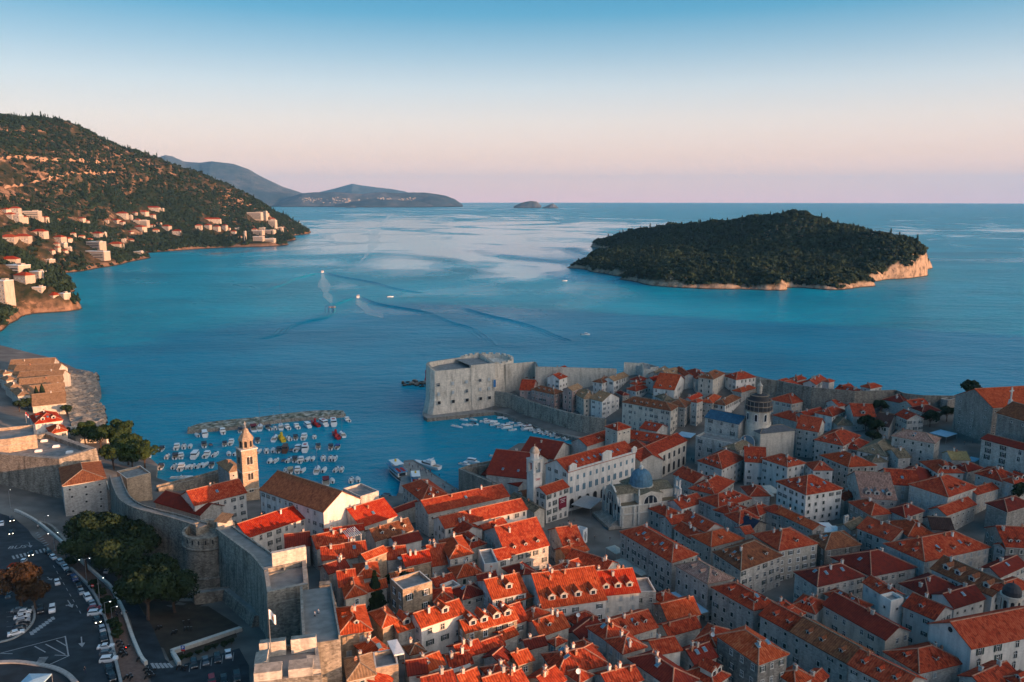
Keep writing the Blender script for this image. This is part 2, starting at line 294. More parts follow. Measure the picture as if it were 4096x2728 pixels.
dp = wnoise(1.0, 0.004, 0.006, 3); rc = ramp_node(t, [(0.3, (0.000, 0.20, 0.30)), (0.7, (0.000, 0.325, 0.46))]); t.links.new(dp.outputs[0], rc.inputs[0]); t.links.new(rc.outputs[0], b.inputs['Base Color'])
iom = nd(t, 'ShaderNodeMapRange'); iom.inputs[3].default_value = 1.15; iom.inputs[4].default_value = 1.5; t.links.new(sm.outputs[0], iom.inputs[0]); t.links.new(iom.outputs[0], b.inputs['IOR']); spm = nd(t, 'ShaderNodeMapRange'); spm.inputs[3].default_value = 0.4; spm.inputs[4].default_value = 0.6; t.links.new(sm.outputs[0], spm.inputs[0]); t.links.new(spm.outputs[0], b.inputs['Specular IOR Level'])
tim = nd(t, 'ShaderNodeMix', data_type='RGBA'); tim.inputs[6].default_value = (.42, .82, 1, 1); tim.inputs[7].default_value = (.85, .95, 1, 1); t.links.new(sm.outputs[0], tim.inputs[0]); t.links.new(tim.outputs[2], b.inputs['Specular Tint'])
radii = np.concatenate([np.linspace(40, 900, 30), np.geomspace(950, 46000, 60)]); na = 96
ang = np.linspace(R(-75), R(75), na)
V = np.array([(r * math.sin(a), r * math.cos(a), -r * r / (2 * ERAD)) for r in radii for a in ang])
Fc = np.array([(j * na + i, (j + 1) * na + i, (j + 1) * na + i + 1, j * na + i + 1) for j in range(len(radii) - 1) for i in range(na - 1)])[:, ::-1]
kind(put('sea', np_mesh('sea', V, Fc, ['water'], smooth=True)), 'structure')
# ------------------------------------------------------------------ land materials
def land_mat(name, veg, rock, earth, scale, th=0.5, cliff=0.62):
 m, t, b = new_mat(name); b.inputs['Roughness'].default_value = 0.95; b.inputs['Specular IOR Level'].default_value = 0.05
 g = nd(t, 'ShaderNodeNewGeometry'); n = nd(t, 'ShaderNodeTexNoise'); n.inputs['Scale'].default_value = scale; n.inputs['Detail'].default_value = 8; n.inputs['Roughness'].default_value = 0.62; t.links.new(g.outputs['Position'], n.inputs['Vector'])
 n2 = nd(t, 'ShaderNodeTexNoise'); n2.inputs['Scale'].default_value = scale * 9; n2.inputs['Detail'].default_value = 6; n2.inputs['Roughness'].default_value = 0.7; t.links.new(g.outputs['Position'], n2.inputs['Vector'])
 ad = nd(t, 'ShaderNodeMath', operation='MULTIPLY_ADD'); ad.inputs[1].default_value = 0.7; t.links.new(n2.outputs[0], ad.inputs[0]); t.links.new(n.outputs[0], ad.inputs[2])
 r = ramp_node(t, [(th + 0.22, veg), (th + 0.36, earth), (th + 0.52, rock)]); t.links.new(ad.outputs[0], r.inputs[0])
 sp = nd(t, 'ShaderNodeSeparateXYZ'); t.links.new(g.outputs['Normal'], sp.inputs[0]); sps = nd(t, 'ShaderNodeSeparateXYZ'); t.links.new(g.outputs['Position'], sps.inputs[0])
 st = nd(t, 'ShaderNodeMapRange'); st.inputs[1].default_value = cliff + 0.12; st.inputs[2].default_value = cliff - 0.06; t.links.new(sp.outputs[2], st.inputs[0])
 lo = nd(t, 'ShaderNodeMapRange'); lo.inputs[1].default_value = 9.0; lo.inputs[2].default_value = 5.0; t.links.new(sps.outputs[2], lo.inputs[0])
 mxm = nd(t, 'ShaderNodeMath', operation='MAXIMUM'); t.links.new(st.outputs[0], mxm.inputs[0]); t.links.new(lo.outputs[0], mxm.inputs[1])
 n3 = nd(t, 'ShaderNodeTexNoise'); n3.inputs['Scale'].default_value = max(scale * 9, 0.09); n3.inputs['Detail'].default_value = 6; n3.inputs['Roughness'].default_value = 0.75; t.links.new(g.outputs['Position'], n3.inputs['Vector'])
 rk = ramp_node(t, [(0.38, tuple(x * 0.28 for x in rock)), (0.5, tuple(x * 0.75 for x in rock)), (0.66, rock)]); t.links.new(n3.outputs[0], rk.inputs[0])
 mx = nd(t, 'ShaderNodeMix', data_type='RGBA'); t.links.new(mxm.outputs[0], mx.inputs[0]); t.links.new(r.outputs[0], mx.inputs[6]); t.links.new(rk.outputs[0], mx.inputs[7])
 wt = nd(t, 'ShaderNodeMapRange'); wt.inputs[1].default_value = 1.6; wt.inputs[2].default_value = 0.6; t.links.new(sps.outputs[2], wt.inputs[0])
 mw = nd(t, 'ShaderNodeMix', data_type='RGBA'); t.links.new(wt.outputs[0], mw.inputs[0]); t.links.new(mx.outputs[2], mw.inputs[6]); mw.inputs[7].default_value = (0.035, 0.032, 0.028, 1)
 t.links.new(mw.outputs[2], b.inputs['Base Color'])
 bp = nd(t, 'ShaderNodeBump'); bp.inputs['Strength'].default_value = 0.6; bp.inputs['Distance'].default_value = 3.0; t.links.new(n2.outputs[0], bp.inputs['Height']); t.links.new(bp.outputs[0], b.inputs['Normal'])
 return m
land_mat('hill', (0.024, 0.030, 0.014), (0.33, 0.19, 0.115), (0.09, 0.06, 0.034), 0.0045, 0.58)
land_mat('island', (0.022, 0.032, 0.018), (0.42, 0.31, 0.22), (0.06, 0.055, 0.035), 0.01, 0.62, 0.55)
land_mat('coast', (0.05, 0.045, 0.03), (0.36, 0.33, 0.28), (0.17, 0.15, 0.12), 0.05, 0.5)
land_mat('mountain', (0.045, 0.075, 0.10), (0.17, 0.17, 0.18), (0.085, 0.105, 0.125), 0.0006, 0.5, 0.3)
def leaf_mat(name, a, b_, c_):
 m, t, b = new_mat(name); b.inputs['Roughness'].default_value = 0.8; b.inputs['Specular IOR Level'].default_value = 0.15
 at = nd(t, 'ShaderNodeAttribute', attribute_name='tint'); oi = nd(t, 'ShaderNodeObjectInfo')
 r = ramp_node(t, [(0.0, a), (0.5, b_), (1.0, c_)]); t.links.new(at.outputs['Fac'], r.inputs[0])
 t.links.new(r.outputs[0], b.inputs['Base Color'])
 return m
leaf_mat('leaf_forest', (0.009, 0.018, 0.011), (0.016, 0.033, 0.018), (0.034, 0.054, 0.026))
leaf_mat('leaf_pine', (0.012, 0.023, 0.008), (0.024, 0.045, 0.013), (0.05, 0.07, 0.018))
leaf_mat('leaf_dark', (0.008, 0.017, 0.008), (0.015, 0.030, 0.012), (0.032, 0.046, 0.018))
leaf_mat('leaf_autumn', (0.022, 0.014, 0.008), (0.042, 0.024, 0.012), (0.07, 0.04, 0.018))
rng = np.random.default_rng(5)
def tuft(n, seed, squash=0.75, size=0.42, up=0.35):
 r = np.random.default_rng(seed); v = []; nrm = r.normal(size=(n, 3)); nrm /= np.linalg.norm(nrm, axis=1)[:, None]; nrm[:, 2] = nrm[:, 2] * 0.8 + up
 nrm /= np.linalg.norm(nrm, axis=1)[:, None]
 rad = (0.55 + 0.45 * r.random(n)) * (1 + 0.25 * np.sin(5 * nrm[:, 0] + seed) * np.cos(4 * nrm[:, 1]))
 c = nrm * rad[:, None] * np.array([1, 1, squash]); c[:, 2] += squash * 0.6
 out = []
 for k in range(n):
  q = (Vector(nrm[k]) + Vector(r.normal(size=3) * 0.35)).to_track_quat('Z', 'Y'); a0 = r.random() * 6.28; s = size * (0.7 + 0.6 * r.random())
  out.append([np.array(c[k]) + np.array(q @ Vector((s * math.cos(a0 + i * 2.094), s * math.sin(a0 + i * 2.094), 0))) for i in range(3)])
 return np.array(out)                                # (n,3,3)
TUFT = [tuft(44, i) for i in range(5)]
CYP = []
for i in range(3):
 r = np.random.default_rng(40 + i); n = 60; h = r.random(n) ** 0.9; a = r.random(n) * 6.283; rr = 0.20 * np.sin(np.pi * (0.12 + 0.86 * h)) ** 0.7
 c = np.stack([rr * np.cos(a), rr * np.sin(a), h * 2.0], 1); tri = []
 for k in range(n):
  q = Vector((math.cos(a[k]), math.sin(a[k]), 0.5)).to_track_quat('Z', 'Y'); s = 0.16; a0 = r.random() * 6
  tri.append([c[k] + np.array(q @ Vector((s * math.cos(a0 + i2 * 2.094), s * 1.6 * math.sin(a0 + i2 * 2.094), 0))) for i2 in range(3)])
 CYP.append(np.array(tri))
def scatter(name, pos, size, which, mats='leaf_forest'):
 tris = []; tint = []
 for k, (p, s) in enumerate(zip(pos, size)):
  T = which[k]; a = rng.random() * 6.283; ca, sa = math.cos(a), math.sin(a); M = np.array([[ca, -sa, 0], [sa, ca, 0], [0, 0, 1]])
  tris.append(T @ M.T * s + np.asarray(p)); base = rng.random() ** 1.4 * .75 + .25 * max(0, min(1, .5 + 1.2 * fbm(p[0], p[1], .008, 3)))
  tint.append(np.clip(base * 0.7 + 0.3 * rng.random(len(T)), 0, 1))
 V = np.concatenate(tris).reshape(-1, 3); Fc = np.arange(len(V)).reshape(-1, 3)
 return put(name, np_mesh(name, V, Fc, [mats], attr=np.concatenate(tint)))
def fbm(x, y, s, o=5): return noise.fractal(Vector((x * s, y * s, 3.3)), 0.9, 2.1, o)
# polar terrain patch: columns are bearings, rows distances
def terrain(name, tps, px0, px1, ncol, d0, d1, nrow, mat_, shape, z_floor=-12):
 cols = np.linspace(px0, px1, ncol); ds = np.geomspace(d0, d1, nrow)
 aa = np.arctan2(cols - CX, FPX * CP + 560 * SP)
 X = np.outer(ds, np.sin(aa)); Y = np.outer(ds, np.cos(aa)); Z = tps(np.stack([X.ravel(), Y.ravel()], 1))
 Z = np.array([shape(x, y, z) for x, y, z in zip(X.ravel(), Y.ravel(), Z)])
 V = np.stack([X.ravel(), Y.ravel(), np.maximum(Z, z_floor)], 1)
 idx = np.arange(ncol * nrow).reshape(nrow, ncol); q = np.stack([idx[:-1, :-1], idx[:-1, 1:], idx[1:, 1:], idx[1:, :-1]], -1).reshape(-1, 4)
 keep = Z[q].max(1) > -3; q = q[keep]
 return kind(put(name, np_mesh(name, V, q, [mat_], smooth=False)), 'structure')
# ---- wooded hillside across the bay
sh = [(0, 1322), (70, 1279), (150, 1250), (261, 1227), (268, 1206), (258, 1180), (225, 1094), (300, 1086), (378, 1073), (449, 1063), (510, 1048), (597, 1030), (572, 1012), (638, 1007), (765, 997), (980, 987), (1065, 985), (1160, 978)]
rg = [(-420, 455, 2250), (-150, 462, 2300), (0, 469, 2330), (117, 472, 2350), (189, 482, 2380), (275, 512, 2430), (372, 551, 2500), (485, 600, 2580), (678, 667, 2700), (837, 716, 2780), (929, 762, 2800), (990, 828, 2790), (1071, 870, 2770), (1105, 912, 2750), (1130, 950, 2720)]
mid = [(0, 850, 1480), (0, 1000, 1120), (0, 700, 1850), (-300, 900, 1300), (300, 900, 1850), (300, 700, 2150), (500, 950, 1980), (600, 850, 2300), (850, 900, 2420), (850, 820, 2560), (130, 1120, 990), (200, 1150, 960), (235, 1168, 930), (1000, 920, 2520), (400, 1000, 1650), (200, 1010, 1420)]
cp = [P(x, y, 0.5) for x, y in sh] + [D(x, y, d) for x, y, d in rg + mid]
cp += [Vector((p.x * 1.3, p.y * 1.3, max(p.z - 230, -25))) for p in [D(x, y, d) for x, y, d in rg[::2]]]
cp += [P(1205, 985, -12), P(1195, 965, -12), P(1185, 990, -10), P(1170, 988, -6), P(320, 1200, -8), P(310, 1170, -7), P(400, 1200, -14), P(470, 1320, -14), P(480, 1150, -12), P(300, 1290, -12), P(400, 1140, -9), P(375, 1180, -7), P(380, 1230, -9), P(150, 1320, -10), P(700, 1200, -14), P(250, 1125, -4), P(320, 1130, -5), P(700, 1040, -10), P(450, 1095, -9), P(1230, 1000, -10), P(1240, 970, -9), P(800, 1060, -14), P(1260, 995, -14), P(300, 1112, -7), P(420, 1110, -10), P(600, 1070, -12), P(1000, 1020, -12), D(1265, 960, 2700) - Vector((0, 0, 40)), P(200, 1300, -10), P(0, 1400, -8), P(-300, 1500, -4), P(-300, 1420, 2)]
HILL = TPS(cp, 0.002, 300.0)
def hill_shape(x, y, z):
 if z < -2: return z
 k = min(1, max(0, (z + 1) / 12)); r_ = fbm(x, y, 0.006, 6) * 13 * k + abs(fbm(x, y, 0.03, 4)) * 5 * k
 return z + max(1.2, 5 + 8 * fbm(x, y, 0.008, 4)) * (1 - math.exp(-max(z, 0) / 1.2)) + (r_ + fbm(x, y, .05, 5) * 5 * k) * min(1.0, 0.45 + z / 120)
def hz(x, y): return hill_shape(x, y, HILL.at(x, y))
terrain('hillside', HILL, -330, 1290, 420, 700, 3600, 200, 'hill', hill_shape)
def hit(px, py, fn, d0, d1, step=8.0):
 d = d0
 while d < d1:
  p = D(px, py, d)
  if p.z <= fn(p.x, p.y): return p
  d += step
 return D(px, py, d1)
# ---- island
ish = [(2292, 1069), (2380, 1085), (2472, 1100), (2485, 1113), (2608, 1137), (2744, 1147), (2879, 1151), (3010, 1153), (3144, 1154), (3165, 1145), (3260, 1150), (3355, 1154), (3491, 1140), (3511, 1120), (3559, 1113), (3664, 1105), (2407, 977), (2455, 995)]
irg = [(2431, 981, 2230), (2485, 951, 2130), (2580, 931, 2040), (2744, 914, 1930), (2968, 907, 1820), (3083, 890, 1690), (3205, 865, 1600), (3253, 885, 1580), (3355, 918, 1550), (3477, 949, 1510), (3593, 991, 1470), (3640, 1051, 1410)]
imid = [(2450, 1040, 1560), (2500, 1060, 1450), (2700, 1060, 1420), (2900, 1060, 1370), (3100, 1060, 1350), (3300, 1080, 1310), (3450, 1070, 1335), (2700, 970, 1730), (3000, 970, 1560), (3250, 970, 1480), (3530, 1062, 1330), (3590, 1040, 1350), (3610, 1040, 1365), (3650, 1050, 1372)]
cp = [P(x, y, 1.5) for x, y in ish] + [D(x, y, d) for x, y, d in irg + imid]
cp += [P(3684, 1108, -9), P(3680, 1075, -9), P(3678, 1045, -9), P(3684, 1015, -8), P(3790, 985, -9), P(3830, 960, -9)]
cp += [Vector((p.x * 1.16, p.y * 1.16, -8)) for p in [D(x, y, d) for x, y, d in irg]]
cp += [Vector((p.x * 0.965, p.y * 0.965, -7)) for p in [P(x, y, 0) for x, y in ish[:16]]] + [P(3790, 1090, -10), P(3790, 1050, -10), P(3770, 1020, -10), P(2210, 1066, -9), P(2350, 980, -9), P(2400, 1016, -7), P(2300, 1035, -8), P(2480, 1007, 3), P(2380, 1058, 2)]
ISL = TPS(cp, 0.0005, 200.0)
def isl_shape(x, y, z):
 if z < -1.5: return z
 k = min(1, (z + 1.5) / 5)
 A_ = max(1.5, 6.5 + 9 * fbm(x, y, 0.012, 4)) + 32 * max(0, min(1, (x - 560) / 130)) * max(0, min(1, (1480 - y) / 90))
 return z + A_ * (1 - math.exp(-max(z, 0) / 1.1)) + fbm(x, y, 0.06, 6) * 4.5 * k + abs(fbm(x, y, 0.15, 3)) * 2.0 * k
def iz(x, y): return isl_shape(x, y, ISL.at(x, y))
terrain('island', ISL, 2230, 3800, 400, 1080, 2700, 230, 'island', isl_shape)
# ---- houses on the hillside: photograph centre, base row, width, height, roof, wall
HHX = [(30,885,60,40,'o'),(110,890,70,60,'o'),(60,930,80,50,'o'),(115,965,80,70,'f'),(165,945,60,40,'o'),(240,925,120,60,'f'),(290,950,60,50,'o'),(55,1105,110,45,'o'),(165,1110,110,60,'h'),(295,1065,100,50,'h'),(450,1115,80,60,'h'),(515,1110,60,35,'o'),(485,1148,50,28,'f'),(440,1180,40,35,'o'),(490,1198,50,22,'o'),(635,1085,42,28,'o'),(750,1075,75,42,'h'),(730,1165,150,60,'f'),(735,1235,210,55,'f'),(895,1150,100,32,'h'),(1025,1112,50,22,'o'),(1010,1052,45,24,'h'),(897,965,60,35,'h'),(945,975,45,28,'h'),(950,920,80,45,'h'),(1190,870,110,38,'h'),(1110,895,70,26,'o'),(1268,872,28,22,'f'),(1100,985,110,45,'f'),(1085,1018,80,34,'o'),(1190,1005,40,36,'h'),(1215,1036,50,25,'o'),(1295,1022,62,48,'h'),(1380,1058,65,45,'h'),(1555,1015,50,45,'o'),(1660,960,130,38,'h'),(1622,1015,50,50,'h'),(1692,1030,48,55,'h'),(1755,1025,40,62,'h'),(1862,1020,40,18,'f'),(1992,930,120,55,'f'),(2076,935,30,70,'f'),(2132,1000,58,65,'f'),(2182,1030,60,35,'f'),(2020,1058,80,38,'f'),(2110,1050,80,34,'f'),(2022,1108,80,42,'f'),(2100,1110,100,26,'f'),(1921,1105,12,85,'f'),(630,955,50,40,'o'),(670,965,40,24,'o'),(65,1285,120,55,'h'),(88,1345,170,55,'f'),(155,1425,130,75,'h'),(272,1400,100,62,'f'),(-10,1590,140,200,'f'),(375,1560,120,45,'h'),(290,1500,80,36,'f'),(1078,1208,70,22,'f'),(350,1270,90,16,'f'),(470,1545,90,30,'f')]
hr_ = random.Random(11)
for k_ in range(60):
 c_ = hr_.choice(HHX[:49]); n_ = (c_[0] + hr_.uniform(-75, 75), c_[1] + hr_.uniform(-32, 26), hr_.uniform(26, 48), hr_.uniform(20, 32), hr_.choice('ohohf'))
 if all(abs(n_[0] - q_[0]) > (q_[2] + n_[2]) * .48 or abs(n_[1] - q_[1]) > 26 for q_ in HHX) and n_[0] > 5: HHX.append(n_)
HHP = []
for x_, y_, w_, h_, k_ in HHX:
 q_ = hit(x_ / 1.96, y_ / 1.96 + 400, hz, 720, 3000, 6.0); HHP.append(q_)
HHN = [(q_, max(9.0, w_ / 1.96 / FPX * q_.y * .62)) for q_, (x_, y_, w_, h_, k_) in zip(HHP, HHX)]
# ---- woods on both: far-off, one mass each
def wood(name, tps, shape, px0, px1, d0, d1, n, size, zmin, slope_max, dens, cyp=0.02):
 pos = []; sz = []; wh = []
 aa = np.arctan2(rng.uniform(px0, px1, n) - CX, FPX * CP + 560 * SP); dd = np.sqrt(rng.uniform(d0 ** 2, d1 ** 2, n))
 X = dd * np.sin(aa); Y = dd * np.cos(aa); Z = tps(np.stack([X, Y], 1)); Zx = tps(np.stack([X + 6, Y], 1)); Zy = tps(np.stack([X, Y + 6], 1))
 sl = np.hypot(Zx - Z, Zy - Z) / 6
 for x, y, z, s in zip(X, Y, Z, sl):
  if z < zmin or s > slope_max or not dens(x, y, z): continue
  zz = shape(x, y, z); r = size * (0.6 + 0.8 * rng.random() ** 1.5)
  if rng.random() < cyp: wh.append(CYP[rng.integers(3)]); sz.append(r * 1.5)
  else: wh.append(TUFT[rng.integers(5)]); sz.append(r)
  pos.append((x, y, zz - 0.2 * r))
 o = scatter(name, pos, sz, wh); print(name, len(pos)); return kind(o, 'stuff')
wood('forest', ISL, isl_shape, 2250, 3720, 1120, 2400, 40000, 4.3, 1.2, 1.1, lambda x, y, z: rng.random() < 0.95)
def hd(x, y, z):
 f = fbm(x, y, 0.0028, 5) * 0.8 + fbm(x, y, 0.012, 4) * 0.4
 low = max(0.0, 1 - z / 150)
 for q_, r_ in HHN:
  if abs(q_.x - x) < r_ and -60 < y - q_.y < r_ and (q_.x - x) ** 2 < r_ * r_ * (1 if y > q_.y - 25 else .5): return False
 return rng.random() < min(1, max(0.05, 0.24 + f * 1.35 + low * 1.1))
wood('forest', HILL, hill_shape, -300, 1230, 760, 3200, 60000, 4.6, 0.7, 1.3, hd, 0.08)
def road_cut(pts, w_):
 q = []
 for (x0, y0), (x1, y1) in zip(pts[:-1], pts[1:]):
  for k in range(8): s = k / 8; q.append(hit((x0 + (x1 - x0) * s) / 1.96, (y0 + (y1 - y0) * s) / 1.96 + 400, hz, 900, 3000, 8.0))
 V = [];
 for p in q:
  for d_ in (-w_, 0, w_): V.append((p.x, p.y + d_, hz(p.x, p.y + d_) + (1.5 if d_ < 0 else 2.5 if d_ == 0 else 6)))
 n = len(q); Fc = np.array([(3 * i + j, 3 * i + 3 + j, 3 * i + 4 + j, 3 * i + 1 + j) for i in range(n - 1) for j in (0, 1)])
 kind(put('path', np_mesh('path', np.array(V), Fc, ['cut'])), 'structure')
plain('cut', (.42, .26, .16), .95, var=.4, scale=.05)
road_cut([(-40, 478), (130, 462), (270, 475), (420, 490), (560, 488), (700, 500), (830, 505)], 9)
road_cut([(-40, 700), (120, 700), (260, 660), (380, 640), (500, 612), (640, 592), (760, 585), (930, 575)], 7)
# ---- far mountains across the sea
def range_(name, prof, dist, depth, seed, base_drop=None, tilt=0.0):
 xs = np.linspace(prof[0][0], prof[-1][0], 220); ys = np.interp(xs, [p[0] for p in prof], [p[1] for p in prof]); nr = 26; V = []
 for i, (x, y) in enumerate(zip(xs, ys)):
  top = D(x, y, dist + tilt * (x - xs[0])); sea_ = -(dist ** 2) / (2 * ERAD)
  for k in range(nr):
   s = k / (nr - 1) * 2 - 1                      # -1 front foot, 0 crest, 1 back foot
   f = 1 - abs(s) ** 1.15; dd = 1 + s * depth / dist; p = Vector((top.x * dd, top.y * dd, 0))
   n_ = fbm(p.x, p.y, 0.0009, 6); ed = f * (1 - f) * 4
   p.z = sea_ - 4 + (top.z - sea_ + 4) * max(0, f + ed * 0.16 * n_)
   if s < 0: q = (depth * 0.03) * math.sin(i * 0.11 + seed) * ed; p.x += q * 0.2; p.y += q
   V.append(tuple(p))
 idx = np.arange(len(V)).reshape(len(xs), nr); q = np.stack([idx[:-1, :-1], idx[1:, :-1], idx[1:, 1:], idx[:-1, 1:]], -1).reshape(-1, 4)
 return kind(put(name, np_mesh(name, np.array(V), q, ['mountain'], smooth=True)), 'structure')
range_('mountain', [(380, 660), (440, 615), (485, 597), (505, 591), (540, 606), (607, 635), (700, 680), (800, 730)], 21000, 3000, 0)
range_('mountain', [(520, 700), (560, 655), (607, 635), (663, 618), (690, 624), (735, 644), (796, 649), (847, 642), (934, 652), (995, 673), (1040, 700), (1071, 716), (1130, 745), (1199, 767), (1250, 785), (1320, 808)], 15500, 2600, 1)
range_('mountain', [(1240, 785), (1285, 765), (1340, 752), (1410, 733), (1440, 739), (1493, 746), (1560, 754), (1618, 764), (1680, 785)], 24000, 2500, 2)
range_('headland', [(1120, 800), (1208, 772), (1250, 768), (1345, 767), (1446, 775), (1490, 770), (1535, 767), (1600, 772), (1648, 768), (1700, 769), (1743, 774), (1785, 782), (1820, 796), (1850, 818)], 13500, 900, 3)
range_('headland', [(1340, 818), (1420, 804), (1520, 796), (1600, 800), (1680, 806), (1730, 820)], 12300, 350, 4)
range_('islet', [(2055, 826), (2075, 815), (2095, 808), (2124, 803), (2148, 806), (2165, 822)], 11200, 160, 5)
range_('islet', [(2168, 831), (2190, 822), (2210, 813), (2222, 820), (2234, 831)], 10800, 120, 6)
range_('islet', [(1382, 828), (1400, 821), (1415, 821), (1424, 828)], 11500, 60, 7)
# ------------------------------------------------------------------ town ground
GC = [('D',2100,330,1.5),('E',60,270,6),('D',1580,700,2),('D',2190,640,2),('E',0,690,2),('E',400,850,2),('E',640,880,2),('E',560,960,2),('D',1440,1110,2),('D',1860,1390,2.5),('D',1310,1420,2.5),('E',1640,1080,5),('F',600,270,4.5),('F',420,120,4.5),('F',1250,640,6),('F',1700,960,7),('G',0,1480,8),('G',600,1900,9),
 ('E',1000,740,8),('E',1520,870,8),('E',300,600,7),('E',700,690,8),('E',600,420,14),('E',1250,430,20),('E',1900,500,20),('E',150,460,10),('H',230,680,14),('H',1000,800,18),('H',1450,830,20),('H',1800,980,20),('H',1200,1150,14),('H',600,1250,9),('H',50,1400,7),('H',1000,1500,9),('H',1600,1500,12),('H',2300,1500,16),('G',700,150,9),('G',1350,500,9),('G',2000,480,12),('G',2100,900,11),('G',1300,1000,9),('G',1300,1568,9),('G',2300,1600,11),
 ('E',210,330,16),('E',900,330,20),('H',500,470,23),('H',1200,560,23),('H',1700,620,23),('H',2300,600,24),('H',2700,700,24),
 ('C',1600,190,9),('C',1250,180,11),('C',700,250,15),('C',600,600,20),('C',690,1050,25),('C',740,1400,28),('F',0,880,19),('F',700,900,14),('F',520,1450,22),('F',1500,1500,17),('F',1100,1500,19),('C',1500,1270,25),('C',2000,1500,25),('F',2300,1568,15),
 ('C',740,2200,34),('F',1200,2200,26),('F',2300,2200,20),('G',1200,2200,12),('G',2354,2200,14),
 ('B',1700,780,20),('B',2000,900,22),('B',1200,600,20),('B',760,260,17),('B',1000,200,15),('B',500,180,14),('B',30,60,17),('B',400,320,21),('B',600,800,26),('B',740,1300,30),('B',100,1000,27),('B',100,1500,32),('B',1400,1050,26),('B',1500,1330,29),('B',2000,1450,29),('B',1150,1400,30),('B',1000,850,27),('B',2300,1568,31),('B',900,2100,35),('B',0,2100,36),
 ('A',550,1480,13),('A',900,1500,13),('A',1000,1250,10),('A',120,600,9),('A',200,700,10),('A',60,700,14),('A',450,740,8),('A',800,880,6),('A',620,560,4),('A',1000,880,5),('A',1400,1200,4),('A',1000,1100,5),('A',1440,1310,3),('A',1750,1400,6),('D',100,1500,9),('D',700,1500,8),('D',960,1460,4),('D',1280,1440,3),('C',300,100,11),('C',300,300,16),('A',1430,1480,10),('A',1800,1560,12),('A',-300,300,12),('A',-400,800,20),('A',500,160,4),('A',200,120,5)]
_pts = []
for t_, x_, y_, z_ in GC: _pts.append(P(*tp(t_, x_, y_), z_))
GT = TPS(_pts, 0.004, 60.0)
def gz(x, y): return max(1.6, GT.at(x, y))
def U(t, x, y, h=0.0):                          # tile pixel -> point standing h above the ground
 px, py = tp(t, x, y); z = 10.0 + h
 for _ in range(30): p = P(px, py, z); z += 0.5 * (min(34.0, gz(p.x, p.y)) + h - z)
 return P(px, py, z)
def zat(x, y, py):                              # height at which a point over (x, y) shows on image row py
 d = ray(CX, py); return CAMZ + d.z * y / d.y
def zt(x, y, ty, t): return zat(x, y, tp(t, 0, ty)[1])
OUT = [('A',-700,30,2),('A',0,60,2),('A',480,180,2),('A',700,280,1),('A',820,290,1),('A',850,400,1),('A',900,420,1),('A',850,470,1),('A',930,515,1),('A',860,570,1),('A',850,625,1),('A',890,680,1),('A',860,735,1),('A',970,745,1),('A',900,860,1),('A',1080,870,1),('A',1290,1030,1),('A',1380,1100,1),('A',1450,1165,1),('A',1440,1300,1),('A',1700,1330,1),('A',2000,1300,1),
 ('D',0,1380,1),('D',700,1410,1),('D',1000,1400,1),('D',1060,1455,1),('D',1290,1460,1),('D',1330,1360,1),('D',1360,1115,1),('D',1445,1108,1),('D',1868,1392,1),('D',1860,1420,1),('D',1990,1330,1),('D',2270,1180,1),('E',-40,1010,1),('E',60,950,1),('E',430,940,1),('E',560,965,1),('E',640,905,1),('E',540,880,1),('E',300,830,1),('E',0,720,1),('D',2190,650,1),('D',1580,712,1),('D',1538,680,1),('D',1545,640,1),('D',1610,560,1),('D',1640,440,1),
 ('D',2150,300,1),('E',60,310,22),('E',230,222,24),('E',500,226,26),('E',950,232,27),('E',1500,250,28),('E',2150,262,29),('H',300,330,29),('H',800,395,29),('H',1200,470,29),('H',1750,480,30),('H',2300,390,34),('H',3200,430,34)]
WL = [P(*tp(t_, x_, y_), z_).to_2d() for t_, x_, y_, z_ in OUT] + [Vector((560, 300)), Vector((420, 60)), Vector((-330, 60)), Vector((-420, 300))]
def in_poly(x, y, poly):
 c = False; j = len(poly) - 1
 for i in range(len(poly)):
  xi, yi = poly[i][0], poly[i][1]; xj, yj = poly[j][0], poly[j][1]
  if (yi > y) != (yj > y) and x < (xj - xi) * (y - yi) / (yj - yi) + xi: c = not c
  j = i
 return c
def sheet(name, poly, mat_, off, step, zf=None, skirt=None, k='structure', parent=None):
 """a sheet over the terrain, filling the outline poly (world xy)"""
 zf = zf or gz; n = len(poly); pts = []; edges = []
 for i in range(n):                                            # subdivide the outline
  a = Vector(poly[i][:2]); b = Vector(poly[(i + 1) % n][:2]); q = max(1, int((b - a).length / step))
  for s in range(q): pts.append(a.lerp(b, s / q))
 m_ = len(pts); edges = [(i, (i + 1) % m_) for i in range(m_)]
 x0 = min(p.x for p in pts); x1 = max(p.x for p in pts); y0 = min(p.y for p in pts); y1 = max(p.y for p in pts)
 arr = np.array([(p.x, p.y) for p in pts]); allp = list(pts); y = y0 + step / 2
 while y < y1:
  x = x0 + step / 2
  while x < x1:
   if in_poly(x, y, pts) and np.min(np.abs(arr[:, 0] - x) + np.abs(arr[:, 1] - y)) > step * 0.6: allp.append(Vector((x + rnd.uniform(-.1, .1), y + rnd.uniform(-.1, .1))))
   x += step
  y += step
 v, e, f, *_ = delaunay_2d_cdt(allp, edges, [], 1, 1e-4)
 b = MB(); vz = [(p.x, p.y, zf(p.x, p.y) + off) for p in v]
 for t_ in f:
  a_ = [vz[i] for i in t_]
  if (Vector(a_[1]) - Vector(a_[0])).cross(Vector(a_[2]) - Vector(a_[0])).z < 0: a_ = a_[::-1]
  b.face(a_, mat_)
 if skirt is not None:
  ring = [(p.x, p.y, zf(p.x, p.y) + off) for p in pts]
  for i in range(m_):
   p, q = ring[i], ring[(i + 1) % m_]; b.face([p, q, (q[0], q[1], skirt), (p[0], p[1], skirt)], skirt_mat)
 o = b.build(name, parent); return kind(o, k) if k else o
skirt_mat = 'fort'
m, t, b = new_mat('ground'); b.inputs['Roughness'].default_value = 0.85
